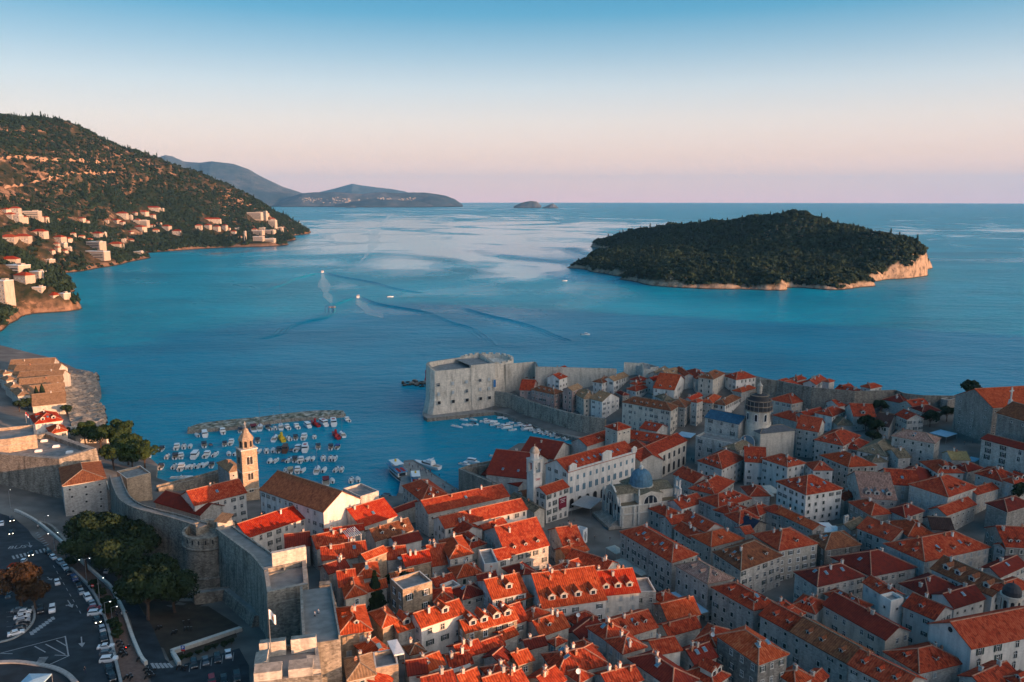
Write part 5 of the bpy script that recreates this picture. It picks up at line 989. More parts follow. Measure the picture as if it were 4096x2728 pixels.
# ------------------------------------------------------------------ landmarks
def V2(p): return Vector((p[0], p[1]))
def offset(pts, d):                              # parallel polyline, d to the right of travel
 o = []
 for i, p in enumerate(pts):
  a = V2(pts[max(0, i - 1)]); b = V2(pts[min(len(pts) - 1, i + 1)]); t_ = (b - a).normalized(); o.append(V2(p) + Vector((t_.y, -t_.x)) * d)
 return o
def smooth_line(pts, n=4):
 out = []
 for i in range(len(pts) - 1):
  p0, p1, p2, p3 = [Vector(pts[max(0, min(len(pts) - 1, j))]) for j in (i - 1, i, i + 1, i + 2)]
  for k in range(n):
   s = k / n; out.append(0.5 * ((2 * p1) + (p2 - p0) * s + (2 * p0 - 5 * p1 + 4 * p2 - p3) * s * s + (3 * p1 - p0 - 3 * p2 + p3) * s ** 3))
 out.append(Vector(pts[-1])); return out
def wallrun(name, pts, th, mt, label, side=1, par=1.1, pth=0.55, base=None, merlon=0, inner_par=0.5, batter=0.0, cat='wall'):
 """pts: world points (x, y, parapet top) along the outer face; th to the given side"""
 q = [V2(p) for p in pts]; out = offset(q, -batter * side); inn = offset(q, th * side); ip = offset(q, pth * side); ii = offset(q, (th - 0.35) * side)
 b = MB(); n = len(q); zb = [(min(gz(*o), gz(*i)) - 1.5 if base is None else base) for o, i in zip(out, inn)]; zw = [p[2] - par for p in pts]
 def strip(A, za, B, zb_, mt_):
  for i in range(n - 1): b.face([(A[i].x, A[i].y, za[i]), (A[i + 1].x, A[i + 1].y, za[i + 1]), (B[i + 1].x, B[i + 1].y, zb_[i + 1]), (B[i].x, B[i].y, zb_[i])], mt_)
 zt_ = [p[2] for p in pts]; zi = [z + inner_par for z in zw]
 strip(out, zb, q, zt_, mt); strip(q, zt_, ip, zt_, 'trim_stone'); strip(ip, zt_, ip, zw, mt); strip(ip, zw, ii, zw, 'paving'); strip(ii, zw, ii, zi, mt); strip(ii, zi, inn, zi, 'trim_stone'); strip(inn, zi, inn, zb, mt)
 for i in (0, n - 1): b.face([(out[i].x, out[i].y, zb[i]), (q[i].x, q[i].y, zt_[i]), (ip[i].x, ip[i].y, zt_[i]), (ip[i].x, ip[i].y, zw[i]), (ii[i].x, ii[i].y, zw[i]), (ii[i].x, ii[i].y, zi[i]), (inn[i].x, inn[i].y, zi[i]), (inn[i].x, inn[i].y, zb[i])], mt)
 if merlon:
  acc = 0.0
  for i in range(n - 1):
   a = q[i]; c = q[i + 1]; L_ = (c - a).length; k = max(1, int(L_ / merlon)); t_ = (c - a).normalized(); nn = Vector((t_.y, -t_.x)) * side
   for j in range(k):
    s = (j + .5) / k; p = a.lerp(c, s) + nn * pth / 2; z = zt_[i] * (1 - s) + zt_[i + 1] * s; b.box((p.x, p.y, z + 0.35), (merlon * 0.6, pth * 0.98, 0.8), mt, math.atan2(t_.y, t_.x))
 o = solid(b.build(name, None, (q[0].x, q[0].y, zb[0]))); tag(o, label, cat); return o
wall_mat('trim_stone', (0.42, 0.39, 0.34), 0.4, joint=0.3)
def up(t, lst, h): return [U(t, x, y, h) for x, y in lst]
# ---- city walls
wl = [U('A', 1005, 1235, 13), U('A', 1040, 1345, 14), U('A', 1085, 1440, 15), U('A', 1180, 1510, 16), U('A', 1330, 1562, 16.5), U('A', 1560, 1620, 17), U('A', 1800, 1695, 17.5)]
wallrun('city_wall', smooth_line(wl, 3), 4.0, 'fort', 'curving city wall with a walkway sweeping from the terraced fort to the round tower', 1 if False else -1, merlon=0, batter=0.8)
tb = U('B', 1955, 640, 0); TRB = 7.2
wl = [Vector((tb.x + 3, tb.y - 3, tb.z + 18)), U('C', -40, 400, 17), U('C', 75, 545, 16.5)]
wallrun('city_wall', wl, 5.0, 'fort', 'city wall section between the round tower and the square bastion', -1, batter=0.8)
def fort_block(name, poly, z0, z1, mt, label, par=1.4, pth=1.0, top='paving', gaps=(), batter=1.2, cat='fort'):
 """poly clockwise or not; a solid with a sunken terrace and a parapet, gaps = indices of edges without parapet"""
 q = [V2(p) for p in poly]; c = sum(q, Vector((0, 0))) / len(q)
 root = empty(name, (c.x, c.y, z0)); tag(root, label, cat); loc = (c.x, c.y, z0)
 lo = [p + (p - c).normalized() * batter for p in q]; b = MB(); n = len(q)
 ar = sum(q[i].x * q[(i + 1) % n].y - q[(i + 1) % n].x * q[i].y for i in range(n))
 if ar < 0: q = q[::-1]; lo = lo[::-1]; gaps = [(n - 2 - g) % n for g in gaps]
 inn = []
 for i in range(n):
  a, p, d = q[i - 1], q[i], q[(i + 1) % n]; e1 = (p - a).normalized(); e2 = (d - p).normalized(); n1 = Vector((-e1.y, e1.x)); n2 = Vector((-e2.y, e2.x)); bis = (n1 + n2).normalized(); inn.append(p + bis * pth / max(0.4, bis.dot(n1)))
 for i in range(n):
  j = (i + 1) % n; zt_ = z1 if i not in gaps else z1 - par + 0.3
  b.face([(lo[i].x, lo[i].y, z0), (lo[j].x, lo[j].y, z0), (q[j].x, q[j].y, zt_), (q[i].x, q[i].y, zt_)], mt)
  b.face([(q[i].x, q[i].y, zt_), (q[j].x, q[j].y, zt_), (inn[j].x, inn[j].y, zt_), (inn[i].x, inn[i].y, zt_)], 'trim_stone')
  b.face([(inn[i].x, inn[i].y, zt_), (inn[j].x, inn[j].y, zt_), (inn[j].x, inn[j].y, z1 - par), (inn[i].x, inn[i].y, z1 - par)], mt)
  e_ = (q[j] - q[i]); mp_ = (q[i] + q[j]) / 2; b.box((mp_.x, mp_.y, z1 - par - 1.6), (e_.length + .3, 0.35, 0.3), 'trim_stone', math.atan2(e_.y, e_.x))
 solid(b.build('wall', root, loc)); t_ = MB(); t_.face([(p.x, p.y, z1 - par) for p in inn], top); solid(t_.build('terrace', root, loc))
 return root, inn, z1 - par, loc
# bastion beside the round tower
bs = [U('C', 70, 540, 16), U('C', 462, 478, 16), U('C', 478, 640, 16), U('C', 100, 690, 16)]
zt_b = sum(p.z for p in bs) / 4; g_ = min(gz(p.x, p.y) for p in bs)
br, binn, bzz, bl = fort_block('bastion', bs, g_ - 2, zt_b, 'fort', 'square wall bastion whose tall inner wall catches the sun')
b = MB(); a, c = V2(bs[0]).lerp(V2(bs[1]), 0.2), V2(bs[1]); e_ = c - a; mp_ = (a + c) / 2; b.box((mp_.x, mp_.y, zt_b + 1.2), (e_.length, 1.2, 4.4), 'fort_pale', math.atan2(e_.y, e_.x)); solid(b.build('inner_wall', br, bl))
wl = [U('C', 405, 690, 15.5), U('C', 412, 900, 15.5), U('C', 430, 1180, 15)]
wallrun('city_wall', wl, 7.0, 'fort', 'city wall walkway leading from the square bastion to the merlon fort', -1, par=1.0, inner_par=0.9, batter=0.6)
wl = [U('C', 565, 660, 11), U('C', 600, 800, 11), U('C', 680, 950, 10)]
sb_ = MB()
for k in range(14):                                # stair down to the lane
 s = k / 13; a = Vector(wl[0]).lerp(Vector(wl[2]), s); sb_.box((a.x + 1.8, a.y, a.z - 4 - k * 0.35), (2.6, 2.4, 8), 'fort', 0.2)
tag(sb_.build('stairway', None, tuple(wl[0])), 'dark stone stairway climbing the inside of the walkway wall', 'stairs')
# merlon fort
mf = [U('C', 25, 1255, 14), U('C', 560, 1185, 14), U('C', 600, 1500, 14), U('C', -30, 1560, 14)]
zm = sum(p.z for p in mf) / 4; mf = [P(*tp('C', x, y), zm) for x, y in ((25, 1255), (562, 1190), (600, 1500), (-30, 1570))]
mr_, minn, mz, ml = fort_block('merlon_fort', mf, 26, zm, 'fort', 'square fort with massive merlons and a flag on the city wall', par=0.9, pth=0.6, batter=1.0)
def merlon(a, c, s0, s1, hgt=2.1, th=2.2):
 p = V2(a).lerp(V2(c), s0); q = V2(a).lerp(V2(c), s1); e_ = q - p; nn = Vector((e_.y, -e_.x)).normalized() * (th / 2); cc = sum((V2(x) for x in mf), Vector((0, 0))) / 4; mid_ = (p + q) / 2
 if (cc - mid_).dot(nn) < 0: nn = -nn
 m_ = mid_ + nn; b = MB(); pl = [p, q, q + nn * 2, p + nn * 2]
 if (pl[1] - pl[0]).cross(pl[2] - pl[1]) < 0: pl = pl[::-1]
 hh_ = [zm + hgt if (x - mid_).dot(nn) > 0.5 else zm + hgt - 0.5 for x in pl]; b.prism(pl, zm - 0.8, hh_, 'fort_pale', 'trim_stone'); solid(b.build('merlon', mr_, ml))
for s0, s1 in ((0.03, 0.47), (0.56, 0.99)): merlon(mf[0], mf[1], s0, s1)
for s0, s1 in ((0.02, 0.42), (0.52, 0.88)): merlon(mf[3], mf[2], s0, s1)
merlon(mf[0], mf[3], 0.38, 0.75); merlon(mf[1], mf[2], 0.55, 0.95, 1.2)
def flag_pole(p, h, cols, label, wave=1.6):
 r_ = empty('flag', p); tag(r_, label, 'flag'); b = MB(); b.tube(p, (p[0], p[1], p[2] + h), 0.09, 0.05, 'metal', 6); b.build('pole', r_, p)
 f = MB(); nx, nz = 8, 6
 def q(i, j): s = i / nx; return (p[0] + wave * s * .8, p[1] + .22 * math.sin(s * 6), p[2] + h - 0.1 - (j / nz) * 1.9 - s * 1.1)
 for i in range(nx):
  for j in range(nz): f.face([q(i, j), q(i + 1, j), q(i + 1, j + 1), q(i, j + 1)], cols(i / nx, j / nz))
 f.build('cloth', r_, p); return r_
plain('flag_red', (0.5, 0.03, 0.03), 0.8, var=0); plain('flag_orange', (0.6, 0.22, 0.05), 0.8, var=0); plain('flag_blue', (0.03, 0.08, 0.3), 0.8, var=0)
fp = P(*tp('C', 138, 1310), zm); flag_pole(tuple(fp), 9.0, lambda s, t_: 'flag_orange' if 0.25 < s < 0.75 and 0.3 < t_ < 0.75 else 'flag_red' if t_ > 0.86 else 'white', 'white flag with an orange emblem flying over the merlon fort')
# ---- round tower
tr = empty('round_tower', (tb.x, tb.y, 20)); tag(tr, 'round wall tower with a slotted battlement catching orange light', 'tower'); tl = (tb.x, tb.y, 20)
ztp = zt(tb.x, tb.y, 155, 'B'); b = MB()
b.lathe([(TRB + 1.3, 16 - tb.z * 0), (TRB + 0.6, tb.z + 4), (TRB + 0.75, tb.z + 4.4), (TRB, tb.z + 4.6), (TRB - 0.2, ztp - 4.2), (TRB + 0.35, ztp - 3.7), (TRB + 0.35, ztp - 3.3), (TRB + 0.1, ztp - 3.2), (TRB + 0.1, ztp), (TRB - 0.7, ztp), (TRB - 0.7, ztp - 2.3), (0, ztp - 2.3)], (tb.x, tb.y, 0), 'fort', 40)
solid(b.build('wall', tr, tl))
b = MB()
for k in range(16):
 a = -2.9 + k * 0.26; b.box((tb.x + (TRB + .12) * math.cos(a), tb.y + (TRB + .12) * math.sin(a), ztp - 1.3), (0.12, 0.38, 1.2), 'black', a)
b.build('loophole', tr, tl)
b = MB(); gp = Vector((tb.x + 3.4, tb.y + 3.2)); b.box((gp.x, gp.y, ztp - 0.6), (4.2, 3.6, 4.0), 'fort_pale', 0.5); b.slope([(gp.x - 2.6, gp.y - 1.6, ztp + 1.4), (gp.x + 1.6, gp.y - 2.9, ztp + 1.4), (gp.x + 2.6, gp.y + 1.4, ztp + 2.6), (gp.x - 1.4, gp.y + 2.6, ztp + 2.6)], (1, -.4, 0), 'roof_t'); solid(b.build('guard_hut', tr, tl))
# wall base of the moat under the round tower
wl = up('B', [(1780, 760), (2060, 720), (2340, 960)], 3)
wallrun('moat_wall', [Vector((p.x, p.y, p.z)) for p in wl], 3, 'fort', 'sloping moat wall around the foot of the round tower', -1, par=0.3, inner_par=0.2, batter=1.5)
# ---- terraced fort (Ploce side)
RV = [P(*tp('A', x, y), 29.0) for x, y in ((540, 1085), (885, 985), (440, 832), (180, 900), (-330, 940), (-330, 1010))]
rv, rinn, rz_, rl = fort_block('terraced_fort', RV, 11, 29.0, 'fort', 'huge sloping stone fort with a flat roof terrace of white skylights', par=1.9, pth=2.2, top='flat_roof', batter=2.6)
for x, y in ((408, 925), (238, 962), (518, 975), (355, 1018), (640, 1030), (110, 990)):
 p = P(*tp('A', x, y), rz_); b = MB(); b.box((p.x, p.y, rz_ + 0.35), (2.6, 1.5, 0.7), 'white', 0.35); b.box((p.x, p.y, rz_ + 0.8), (2.0, 1.0, 0.25), 'white', 0.35); b.build('skylight', rv, rl)
ub = [P(*tp('A', x, y), 33.0) for x, y in ((-330, 830), (325, 765), (335, 860), (70, 900), (-330, 930))]
ur, ui, uz, ul = fort_block('gatehouse', ub, 24, 33.0, 'wall_o', 'sunlit orange upper wall of the terraced fort with a dark arched door', par=1.2, pth=0.9, batter=0.0)
p = P(*tp('A', 88, 975), 27.2); b = MB(); b.lathe([(0.0, 0), (1.5, 0)], (0, 0, 0), 'black', 12, 0, math.pi); me_ = MB()
me_.face([(1.5 * math.cos(math.pi * i / 10), -0.2, 1.6 + 1.5 * math.sin(math.pi * i / 10)) for i in range(11)] + [(-1.5, -0.2, 0), (1.5, -0.2, 0)], 'black'); put('door', me_.build('door', link=False, rel=False), ur, p - Vector(ul), 0.16)
house('A', (578, 1330), (548, 1165), (962, 1235), 12, 'h', 'b', 's', 'w7 wl0 wr3', 'hip roofed stone wing leaning on the terraced fort', pitch=20)
house('A', (600, 1440), (590, 1350), (1010, 1390), 6, 'f', 'r', 's', 'w0', 'low stone annex at the foot of the terraced fort')
p = P(*tp('A', 243, 752), 33); flag_pole(tuple(p), 5, lambda s, t_: 'flag_red' if t_ < 0.34 else 'white' if t_ < 0.67 else 'flag_blue', 'red white and blue flag on the terraced fort')
# sunlit corner block between fort and curving wall
house('A', (1165, 1285), (1075, 1215), (1385, 1230), 9, 'f', 'r', 'o', 'w0', 'sunlit stone gun platform at the start of the curving city wall')
# harbour side wall with arcades
wl = [Vector((p.x, p.y, 9.0)) for p in [P(*tp('A', x, y), 9.0) for x, y in ((1435, 1325), (1640, 1275), (1850, 1225), (2005, 1180))]]
aw = wallrun('arcaded_wall', wl, 2.6, 'fort', 'low harbour wall with a row of blind arches on the near face', 1, base=0.5)
ar_ = MB(); d0 = (V2(wl[-1]) - V2(wl[0])); na_ = 15; L_ = d0.length; dn = d0.normalized(); nn = Vector((dn.y, -dn.x)) * 2.64
for k in range(na_):
 p = V2(wl[0]) + dn * (L_ * (0.06 + 0.9 * k / na_)) + nn; r_ = L_ / na_ * 0.32
 a_ = MB(); a_.face([(p.x + dn.x * r_ * math.cos(math.pi * i / 8), p.y + dn.y * r_ * math.cos(math.pi * i / 8), 5.2 + r_ * math.sin(math.pi * i / 8)) for i in range(9)] + [(p.x - dn.x * r_, p.y - dn.y * r_, 3.4), (p.x + dn.x * r_, p.y + dn.y * r_, 3.4)], 'black'); a_.build('arch', aw, aw.location)
house('A', (2110, 1205), (2000, 1120), (2215, 1165), 9, 'h', 't', 's', 'w7', 'stone guard house with tan hip roof beside the bell tower')
# ---- long halls of the quarantine
for k, (n_, r_, d_) in enumerate([((75, 262), (482, 240), 15), ((110, 312), (518, 300), 15), ((140, 378), (552, 362), 15), ((180, 448), (578, 410), 15), ((262, 505), (592, 472), 13), ((300, 600), (602, 568), 15)]):
 o = house('A', n_, d_ + 4, r_, 4, 'gv', 't', 'c', 'dr2 w0' if k < 4 else 'w0', ['tan roofed quarantine hall, the farthest, next to open sea', 'tan roofed quarantine hall with two dormers, one roof in from the sea end', 'tan roofed quarantine hall with two dormers in the middle of the block', 'tan roofed quarantine hall directly behind the two cypresses', 'tan roofed quarantine hall without dormers beside the rocky shore', 'nearest tan quarantine hall, partly hidden by the dark trees'][k], pitch=27, group='quarantine halls by the rocky shore')
for n_, l_, r_, lb in (((30, 305), (-40, 285), (100, 290), 'tan hip lodge at the sea end of the quarantine halls'), ((60, 365), (5, 340), (140, 345), 'second tan hip lodge along the street of the quarantine halls'), ((95, 430), (45, 400), (180, 410), 'third tan hip lodge along the street of the quarantine halls'), ((165, 505), (100, 450), (275, 490), 'stone lodge with two dark windows and a tan hip roof')):
 house('A', n_, l_, r_, 7, 'h', 't', 'c', 'w7', lb)
house('A', (325, 760), (275, 690), (575, 725), 7, 'h', 'R', 'w', 'Dl1 Dr2 sr1', 'vivid red cross gabled villa behind the terraced fort')
house('A', (470, 850), (430, 800), (618, 820), 6, 'h', 'o', 'c', 'c3', 'small orange house with chimneys under the terraced fort')
house('A', (690, 850), (640, 800), (905, 820), 5, 'f', 'z', 'c', 'w7', 'pale yellow terrace building with a pool deck by the shore')
house('A', (975, 855), (910, 845), (1070, 815), 5, 'gu', 'z', 'w', 'w7', 'small white hut with a pale blue roof by the water', pitch=10)
# ---- monastery
house('D', (620, 1568), (40, 1365), (955, 1452), 13, 'gu', 'b', 'w', 'w2 wr0', 'large monastery church with a broad plain brown roof', name='church', cat='church', pitch=33)
house('A', (1790, 1510), 13, (2262, 1392), 9, 'gv', 'r', 'w', 'sr1 c1 w2', 'monastery wing with long red roof beside the bell tower')
house('A', (1840, 1600), (1425, 1478), 10, 6, 'gu', 'd', 's', 'w0', 'dark red monastery roof running along the inside of the curving city wall')
house('C', (-74, 237), 11, (600, 5), 8, 'gv', 'R', 'w', 'w2 c1', 'long narrow vivid red roof in front of the brown roofed church')
house('D', (960, 1450), (800, 1375), (1020, 1350), 10, 'f', 't', 's', 'w0', 'square roofless stone block on the harbour edge')
def garden_wall(pts, h, mt, label, th=0.6):
 b = MB()
 for a, c in zip(pts[:-1], pts[1:]):
  e_ = V2(c) - V2(a); m_ = (V2(a) + V2(c)) / 2; zz = min(a.z, c.z); b.box((m_.x, m_.y, zz + h / 2 - 1), (e_.length + th, th, h + 2), mt, math.atan2(e_.y, e_.x))
 o = solid(b.build('wall', None, tuple(pts[0]))); tag(o, label, 'wall'); return o
garden_wall([U('C', -90, 400, 0), U('C', 265, 345, 0)], 5, 'wall_o', 'ruined sunlit wall topped with broken tiles inside the town wall', 0.8)
# bell tower
def arch_face(b, c, d, n_, w, z0, h, mt, off=0.03):
 r_ = w / 2; pts = [(c.x + d.x * r_ * math.cos(math.pi * i / 8) + n_.x * off, c.y + d.y * r_ * math.cos(math.pi * i / 8) + n_.y * off, z0 + h - r_ + r_ * math.sin(math.pi * i / 8)) for i in range(9)]
 pts += [(c.x - d.x * r_ + n_.x * off, c.y - d.y * r_ + n_.y * off, z0), (c.x + d.x * r_ + n_.x * off, c.y + d.y * r_ + n_.y * off, z0)]; b.face(pts, mt)
def square(c, s, rot): return [Vector((c.x + s / 2 * (x * math.cos(rot) - y * math.sin(rot)), c.y + s / 2 * (x * math.sin(rot) + y * math.cos(rot)))) for x, y in ((-1, -1), (1, -1), (1, 1), (-1, 1))]
def tower_windows(root, loc, c, s, rot, z0, w, h, pair, nm='window', mt='black'):
 for k in range(4):
  a = rot - math.pi / 2 + k * math.pi / 2; n_ = Vector((math.cos(a), math.sin(a))); d_ = Vector((-n_.y, n_.x))
  if n_.y > 0.5: continue
  b = MB(); p = c + n_ * (s / 2)
  arch_face(b, p, d_, n_, w * (2.5 if pair else 1.35), z0 - 0.2, h + 0.5, 'trim', 0.03)
  for q in ((-0.58 * w, 0.58 * w) if pair else (0,)): arch_face(b, p + d_ * q, d_, n_, w, z0, h, mt, 0.07)
  b.build(nm, root, loc)
bc = P(*tp('D', -62, 1425), 9).to_2d(); rot = R(38)
bt = empty('bell_tower', (bc.x, bc.y, 8)); tag(bt, 'tall sunlit monastery bell tower with a domed octagon and a cross', 'bell tower'); bl_ = (bc.x, bc.y, 8); ZA = lambda y: zt(bc.x, bc.y, y, 'A')
z1 = ZA(985); b = MB(); b.prism(square(bc, 6.4, rot), 6, z1, 'wall_o'); b.prism(square(bc, 7.0, rot), z1, z1 + .5, 'trim'); zc = ZA(1230)
for zz in (ZA(1060) - 5.8, ZA(1230) - 5.5): b.prism(square(bc, 6.65, rot), zz, zz + .3, 'trim')
solid(b.build('shaft', bt, bl_)); tower_windows(bt, bl_, bc, 6.4, rot, ZA(1115), 1.1, 3.2, True); tower_windows(bt, bl_, bc, 6.4, rot, ZA(1255), 1.0, 2.8, True); tower_windows(bt, bl_, bc, 6.4, rot, ZA(1365), 0.8, 1.2, True)
z2 = ZA(905); b = MB(); b.lathe([(2.9, z1 + .5), (2.9, z2), (3.25, z2), (3.25, z2 + .4)], (bc.x, bc.y, 0), 'wall_o', 8, rot, rot + 2 * math.pi)
for k in range(8):
 a = rot + (k + .5) * math.pi / 4; n_ = Vector((math.cos(a), math.sin(a))); arch_face(b, bc + n_ * 2.9 * math.cos(math.pi / 8), Vector((-n_.y, n_.x)), n_, 1.1, z1 + 1, (z2 - z1) * 0.7, 'black', 0.05)
solid(b.build('lantern', bt, bl_)); z3 = ZA(800); dz = z3 - z2
b = MB(); b.lathe([(3.2, z2 + .4), (2.9, z2 + .22 * dz), (2.1, z2 + .45 * dz), (1.45, z2 + .62 * dz), (1.3, z2 + .72 * dz), (1.35, z2 + .8 * dz), (0.7, z2 + .95 * dz), (0.1, z3)], (bc.x, bc.y, 0), 'wall_o', 8, rot, rot + 2 * math.pi); solid(b.build('dome', bt, bl_))
b = MB(); b.lathe([(0.3, z3), (0.45, z3 + .4), (0.1, z3 + .8)], (bc.x, bc.y, 0), 'metal', 8); b.box((bc.x, bc.y, z3 + 1.6), (0.22, 0.22, 2.2), 'metal', rot); b.box((bc.x, bc.y, z3 + 1.9), (1.3, 0.2, 0.22), 'metal', 0.2); b.build('cross', bt, bl_)
# ---- customs hall roofs
house('D', (1586, 1584), 12, (2327, 1425), 9, 'gv', 'r', 's', 'c2 sr1 w7', 'customs hall with the longer, farther of two parallel red roofs', pitch=24)
house('C', (1740, 152), 9, (2490, -23), 8, 'gv', 'r', 'w', 'w1', 'customs hall wing, nearer of two parallel red roofs')
# ---- arsenal
house('E', (380, 1085), (130, 1000), (555, 975), 9, 'gu', 'd', 's', 'sl1 w0', 'arsenal hall with dark red hip nearest the inner harbour quay')
house('E', (170, 1270), (-174, 1165), (330, 1090), 10, 'gu', 'd', 's', 'sl2 w0', 'arsenal hall with broad dark red roof behind the clock tower')
house('E', (60, 1335), (-275, 1228), 9, 7, 'gu', 'd', 's', 'w0', 'low arsenal roof between clock tower and pier')
wl = [P(*tp('D', x, y), 12) for x, y in ((2170, 1300), (1862, 1172), (1975, 1132), (2250, 1080))]
wallrun('arsenal_wall', wl, 2.5, 'fort', 'angular grey arsenal wall standing in the water by the pier', 1, base=-2)
# ---- long white hall (town hall), guard palace with loggia
th_ = house('E', (515, 1205), (310, 1130), (1135, 1025), 17, 'gv', 'r', 'w', 'sr8 wr0 wl3 w2', 'long white town hall with arched windows and eight roof lights', name='town_hall', cat='town hall', pitch=28)
def facade(root, t, N, Rr, ze, rows):
 """rows: (height above z base, count, width, height, pair, material)"""
 n2 = P(*tp(t, *N), ze).to_2d(); r2 = P(*tp(t, *Rr), ze).to_2d(); d_ = (r2 - n2).normalized(); L_ = (r2 - n2).length; nn = Vector((d_.y, -d_.x))
 for z0, cnt, w_, h_, pair, mt in rows:
  for k in range(cnt):
   p = n2 + d_ * (L_ * (k + .5) / cnt); b = MB()
   arch_face(b, p, d_, nn, w_ * (2.5 if pair else 1.35), z0 - .15, h_ + .4, 'trim', 0.05)
   for q in ((-.58 * w_, .58 * w_) if pair else (0,)): arch_face(b, p + d_ * q, d_, nn, w_, z0, h_, mt, 0.09)
   b.build('window', root, root.location)
ze = U('E', 515, 1205, 17).z
facade(th_, 'E', (515, 1205), (1135, 1025), ze, [(ze - 4.2, 11, 0.5, 1.9, True, 'glass_sky'), (ze - 9.4, 11, 0.75, 2.7, True, 'glass_sky'), (ze - 15.8, 9, 2.2, 4.0, False, 'black')])
n2 = P(*tp('E', 515, 1205), ze).to_2d(); r2 = P(*tp('E', 1135, 1025), ze).to_2d(); d_ = (r2 - n2).normalized(); b = MB(); L_ = (r2 - n2).length; an = math.atan2(d_.y, d_.x)
m_ = (n2 + r2) / 2 + Vector((d_.y, -d_.x)) * 0.2; b.box((m_.x, m_.y, ze + .25), (L_, 0.35, 1.1), 'wall_w', an)
for s_, w_, h_ in ((.06, 4, 2.2), (.55, 5.5, 3.6), (.97, 3, 2.0)):
 p = n2 + d_ * (L_ * s_) + Vector((d_.y, -d_.x)) * 0.25; b.box((p.x, p.y, ze + .4 + h_ / 2), (w_, 0.6, h_), 'wall_w', an); q = [p - d_ * w_ / 2, p + d_ * w_ / 2]; b.face([(q[0].x, q[0].y, ze + .4 + h_), (q[1].x, q[1].y, ze + .4 + h_), (p.x, p.y, ze + 1.3 + h_)], 'wall_w')
b.build('parapet', th_, th_.location)
rp = house('E', (1180, 1105), 11, (1605, 915), 13, 'gv', 'r', 'c', 'w0', 'palace with pointed arch windows and a ground floor loggia', name='palace', cat='palace', pitch=24)
ze = U('E', 1180, 1105, 13).z
facade(rp, 'E', (1180, 1105), (1605, 915), ze, [(ze - 5.0, 9, 0.75, 2.9, True, 'glass'), (ze - 11.5, 9, 1.9, 4.2, False, 'black')])
house('E', (1185, 1100), (1050, 965), 10, 13, 'gu', 'r', 'c', 'w0', 'short red roofed return wing at the corner of the pointed arch palace')
house('E', (1425, 948), (1020, 885), 10, 13, 'gu', 'm', 'p', 'sl3 w0', 'rear wing of the pointed arch palace with pink courtyard wall')
# banner
def panel(name, t, c4, z, mt, label, cat, lift=0.0): pass
# ---- clock tower
cc = P(*tp('F', 205, 45), 5).to_2d(); rot = R(36); ct = empty('clock_tower', (cc.x, cc.y, 4)); tag(ct, 'white clock tower with a round dial, green bells and a domed lantern', 'clock tower'); cl = (cc.x, cc.y, 4)
ZE = lambda y: zt(cc.x, cc.y, y, 'E'); zt1 = ZE(1085); s_ = 4.3
b = MB(); b.prism(square(cc, s_ + .3, rot), 3, ZE(1500), 'wall_w'); b.prism(square(cc, s_, rot), ZE(1500), ZE(1205), 'wall_w'); b.prism(square(cc, s_ + .4, rot), ZE(1205), ZE(1205) + .35, 'trim')
zb_ = ZE(1205) + .35
for k in range(4):                                    # open belfry: four piers and arches
 p = square(cc, s_ - .9, rot)[k]; b.box((p.x, p.y, (zb_ + zt1) / 2), (1.1, 1.1, zt1 - zb_), 'wall_w', rot)
b.prism(square(cc, s_, rot), zt1 - 1.0, zt1, 'wall_w', bottom=True); b.prism(square(cc, s_ + .5, rot), zt1, zt1 + .35, 'trim'); solid(b.build('shaft', ct, cl))
b = MB(); zl = ZE(1030); b.lathe([(1.75, zt1 + .35), (1.7, zl), (2.0, zl), (2.0, zl + .3)], (cc.x, cc.y, 0), 'wall_w', 8, rot, rot + 6.2832); solid(b.build('drum', ct, cl))
b = MB(); zd = ZE(968); b.lathe([(1.9, zl + .3), (1.85, zl + .38 * (zd - zl)), (1.55, zl + .62 * (zd - zl)), (1.0, zl + .85 * (zd - zl)), (0.15, zd), (0.12, zd + .6), (0.25, zd + .8), (0, zd + 1.0)], (cc.x, cc.y, 0), 'trim_stone', 16); solid(b.build('dome', ct, cl))
plain('bronze', (0.06, 0.09, 0.07), 0.5, 0.5); b = MB(); b.lathe([(0.05, 1.6), (0.45, 1.5), (0.6, 1.0), (0.7, 0.4), (0.95, 0.0), (0, 0.1)], (cc.x, cc.y, zb_ + 1.0), 'bronze', 12); b.build('bell', ct, cl)
for zz_, rr_, nm_, m1, m2 in ((ZE(1380), 1.75, 'clock_face', 'trim', 'wall_w'), (ZE(1470), 0.45, 'moon_dial', 'trim', 'flag_orange')):
 a = rot - math.pi / 2 + math.pi * 0.0
 n_ = Vector((math.sin(rot), -math.cos(rot))); d_ = Vector((-n_.y, n_.x)); c3 = cc + n_ * (s_ / 2 + .02); b = MB()
 def ring(r0, r1, o, mt):
  for i in range(24):
   a0, a1 = 2 * math.pi * i / 24, 2 * math.pi * (i + 1) / 24
   f_ = lambda r_, a_: (c3.x + d_.x * r_ * math.cos(a_) + n_.x * o, c3.y + d_.y * r_ * math.cos(a_) + n_.y * o, zz_ + r_ * math.sin(a_)); b.face([f_(r0, a0), f_(r1, a0), f_(r1, a1), f_(r0, a1)], mt)
 ring(rr_ * .82, rr_, .12, m1); ring(0.01, rr_ * .82, .08, m2)
 if rr_ > 1:
  ring(0.01, .42, .14, 'flag_orange')
  for i in range(12):
   a0 = math.pi * i / 6; f_ = lambda r_, a_: (c3.x + d_.x * r_ * math.cos(a_) + n_.x * .16, c3.y + d_.y * r_ * math.cos(a_) + n_.y * .16, zz_ + r_ * math.sin(a_)); b.face([f_(.3, a0 - .2), f_(.95, a0), f_(.3, a0 + .2)], 'black')
 b.build(nm_, ct, cl)
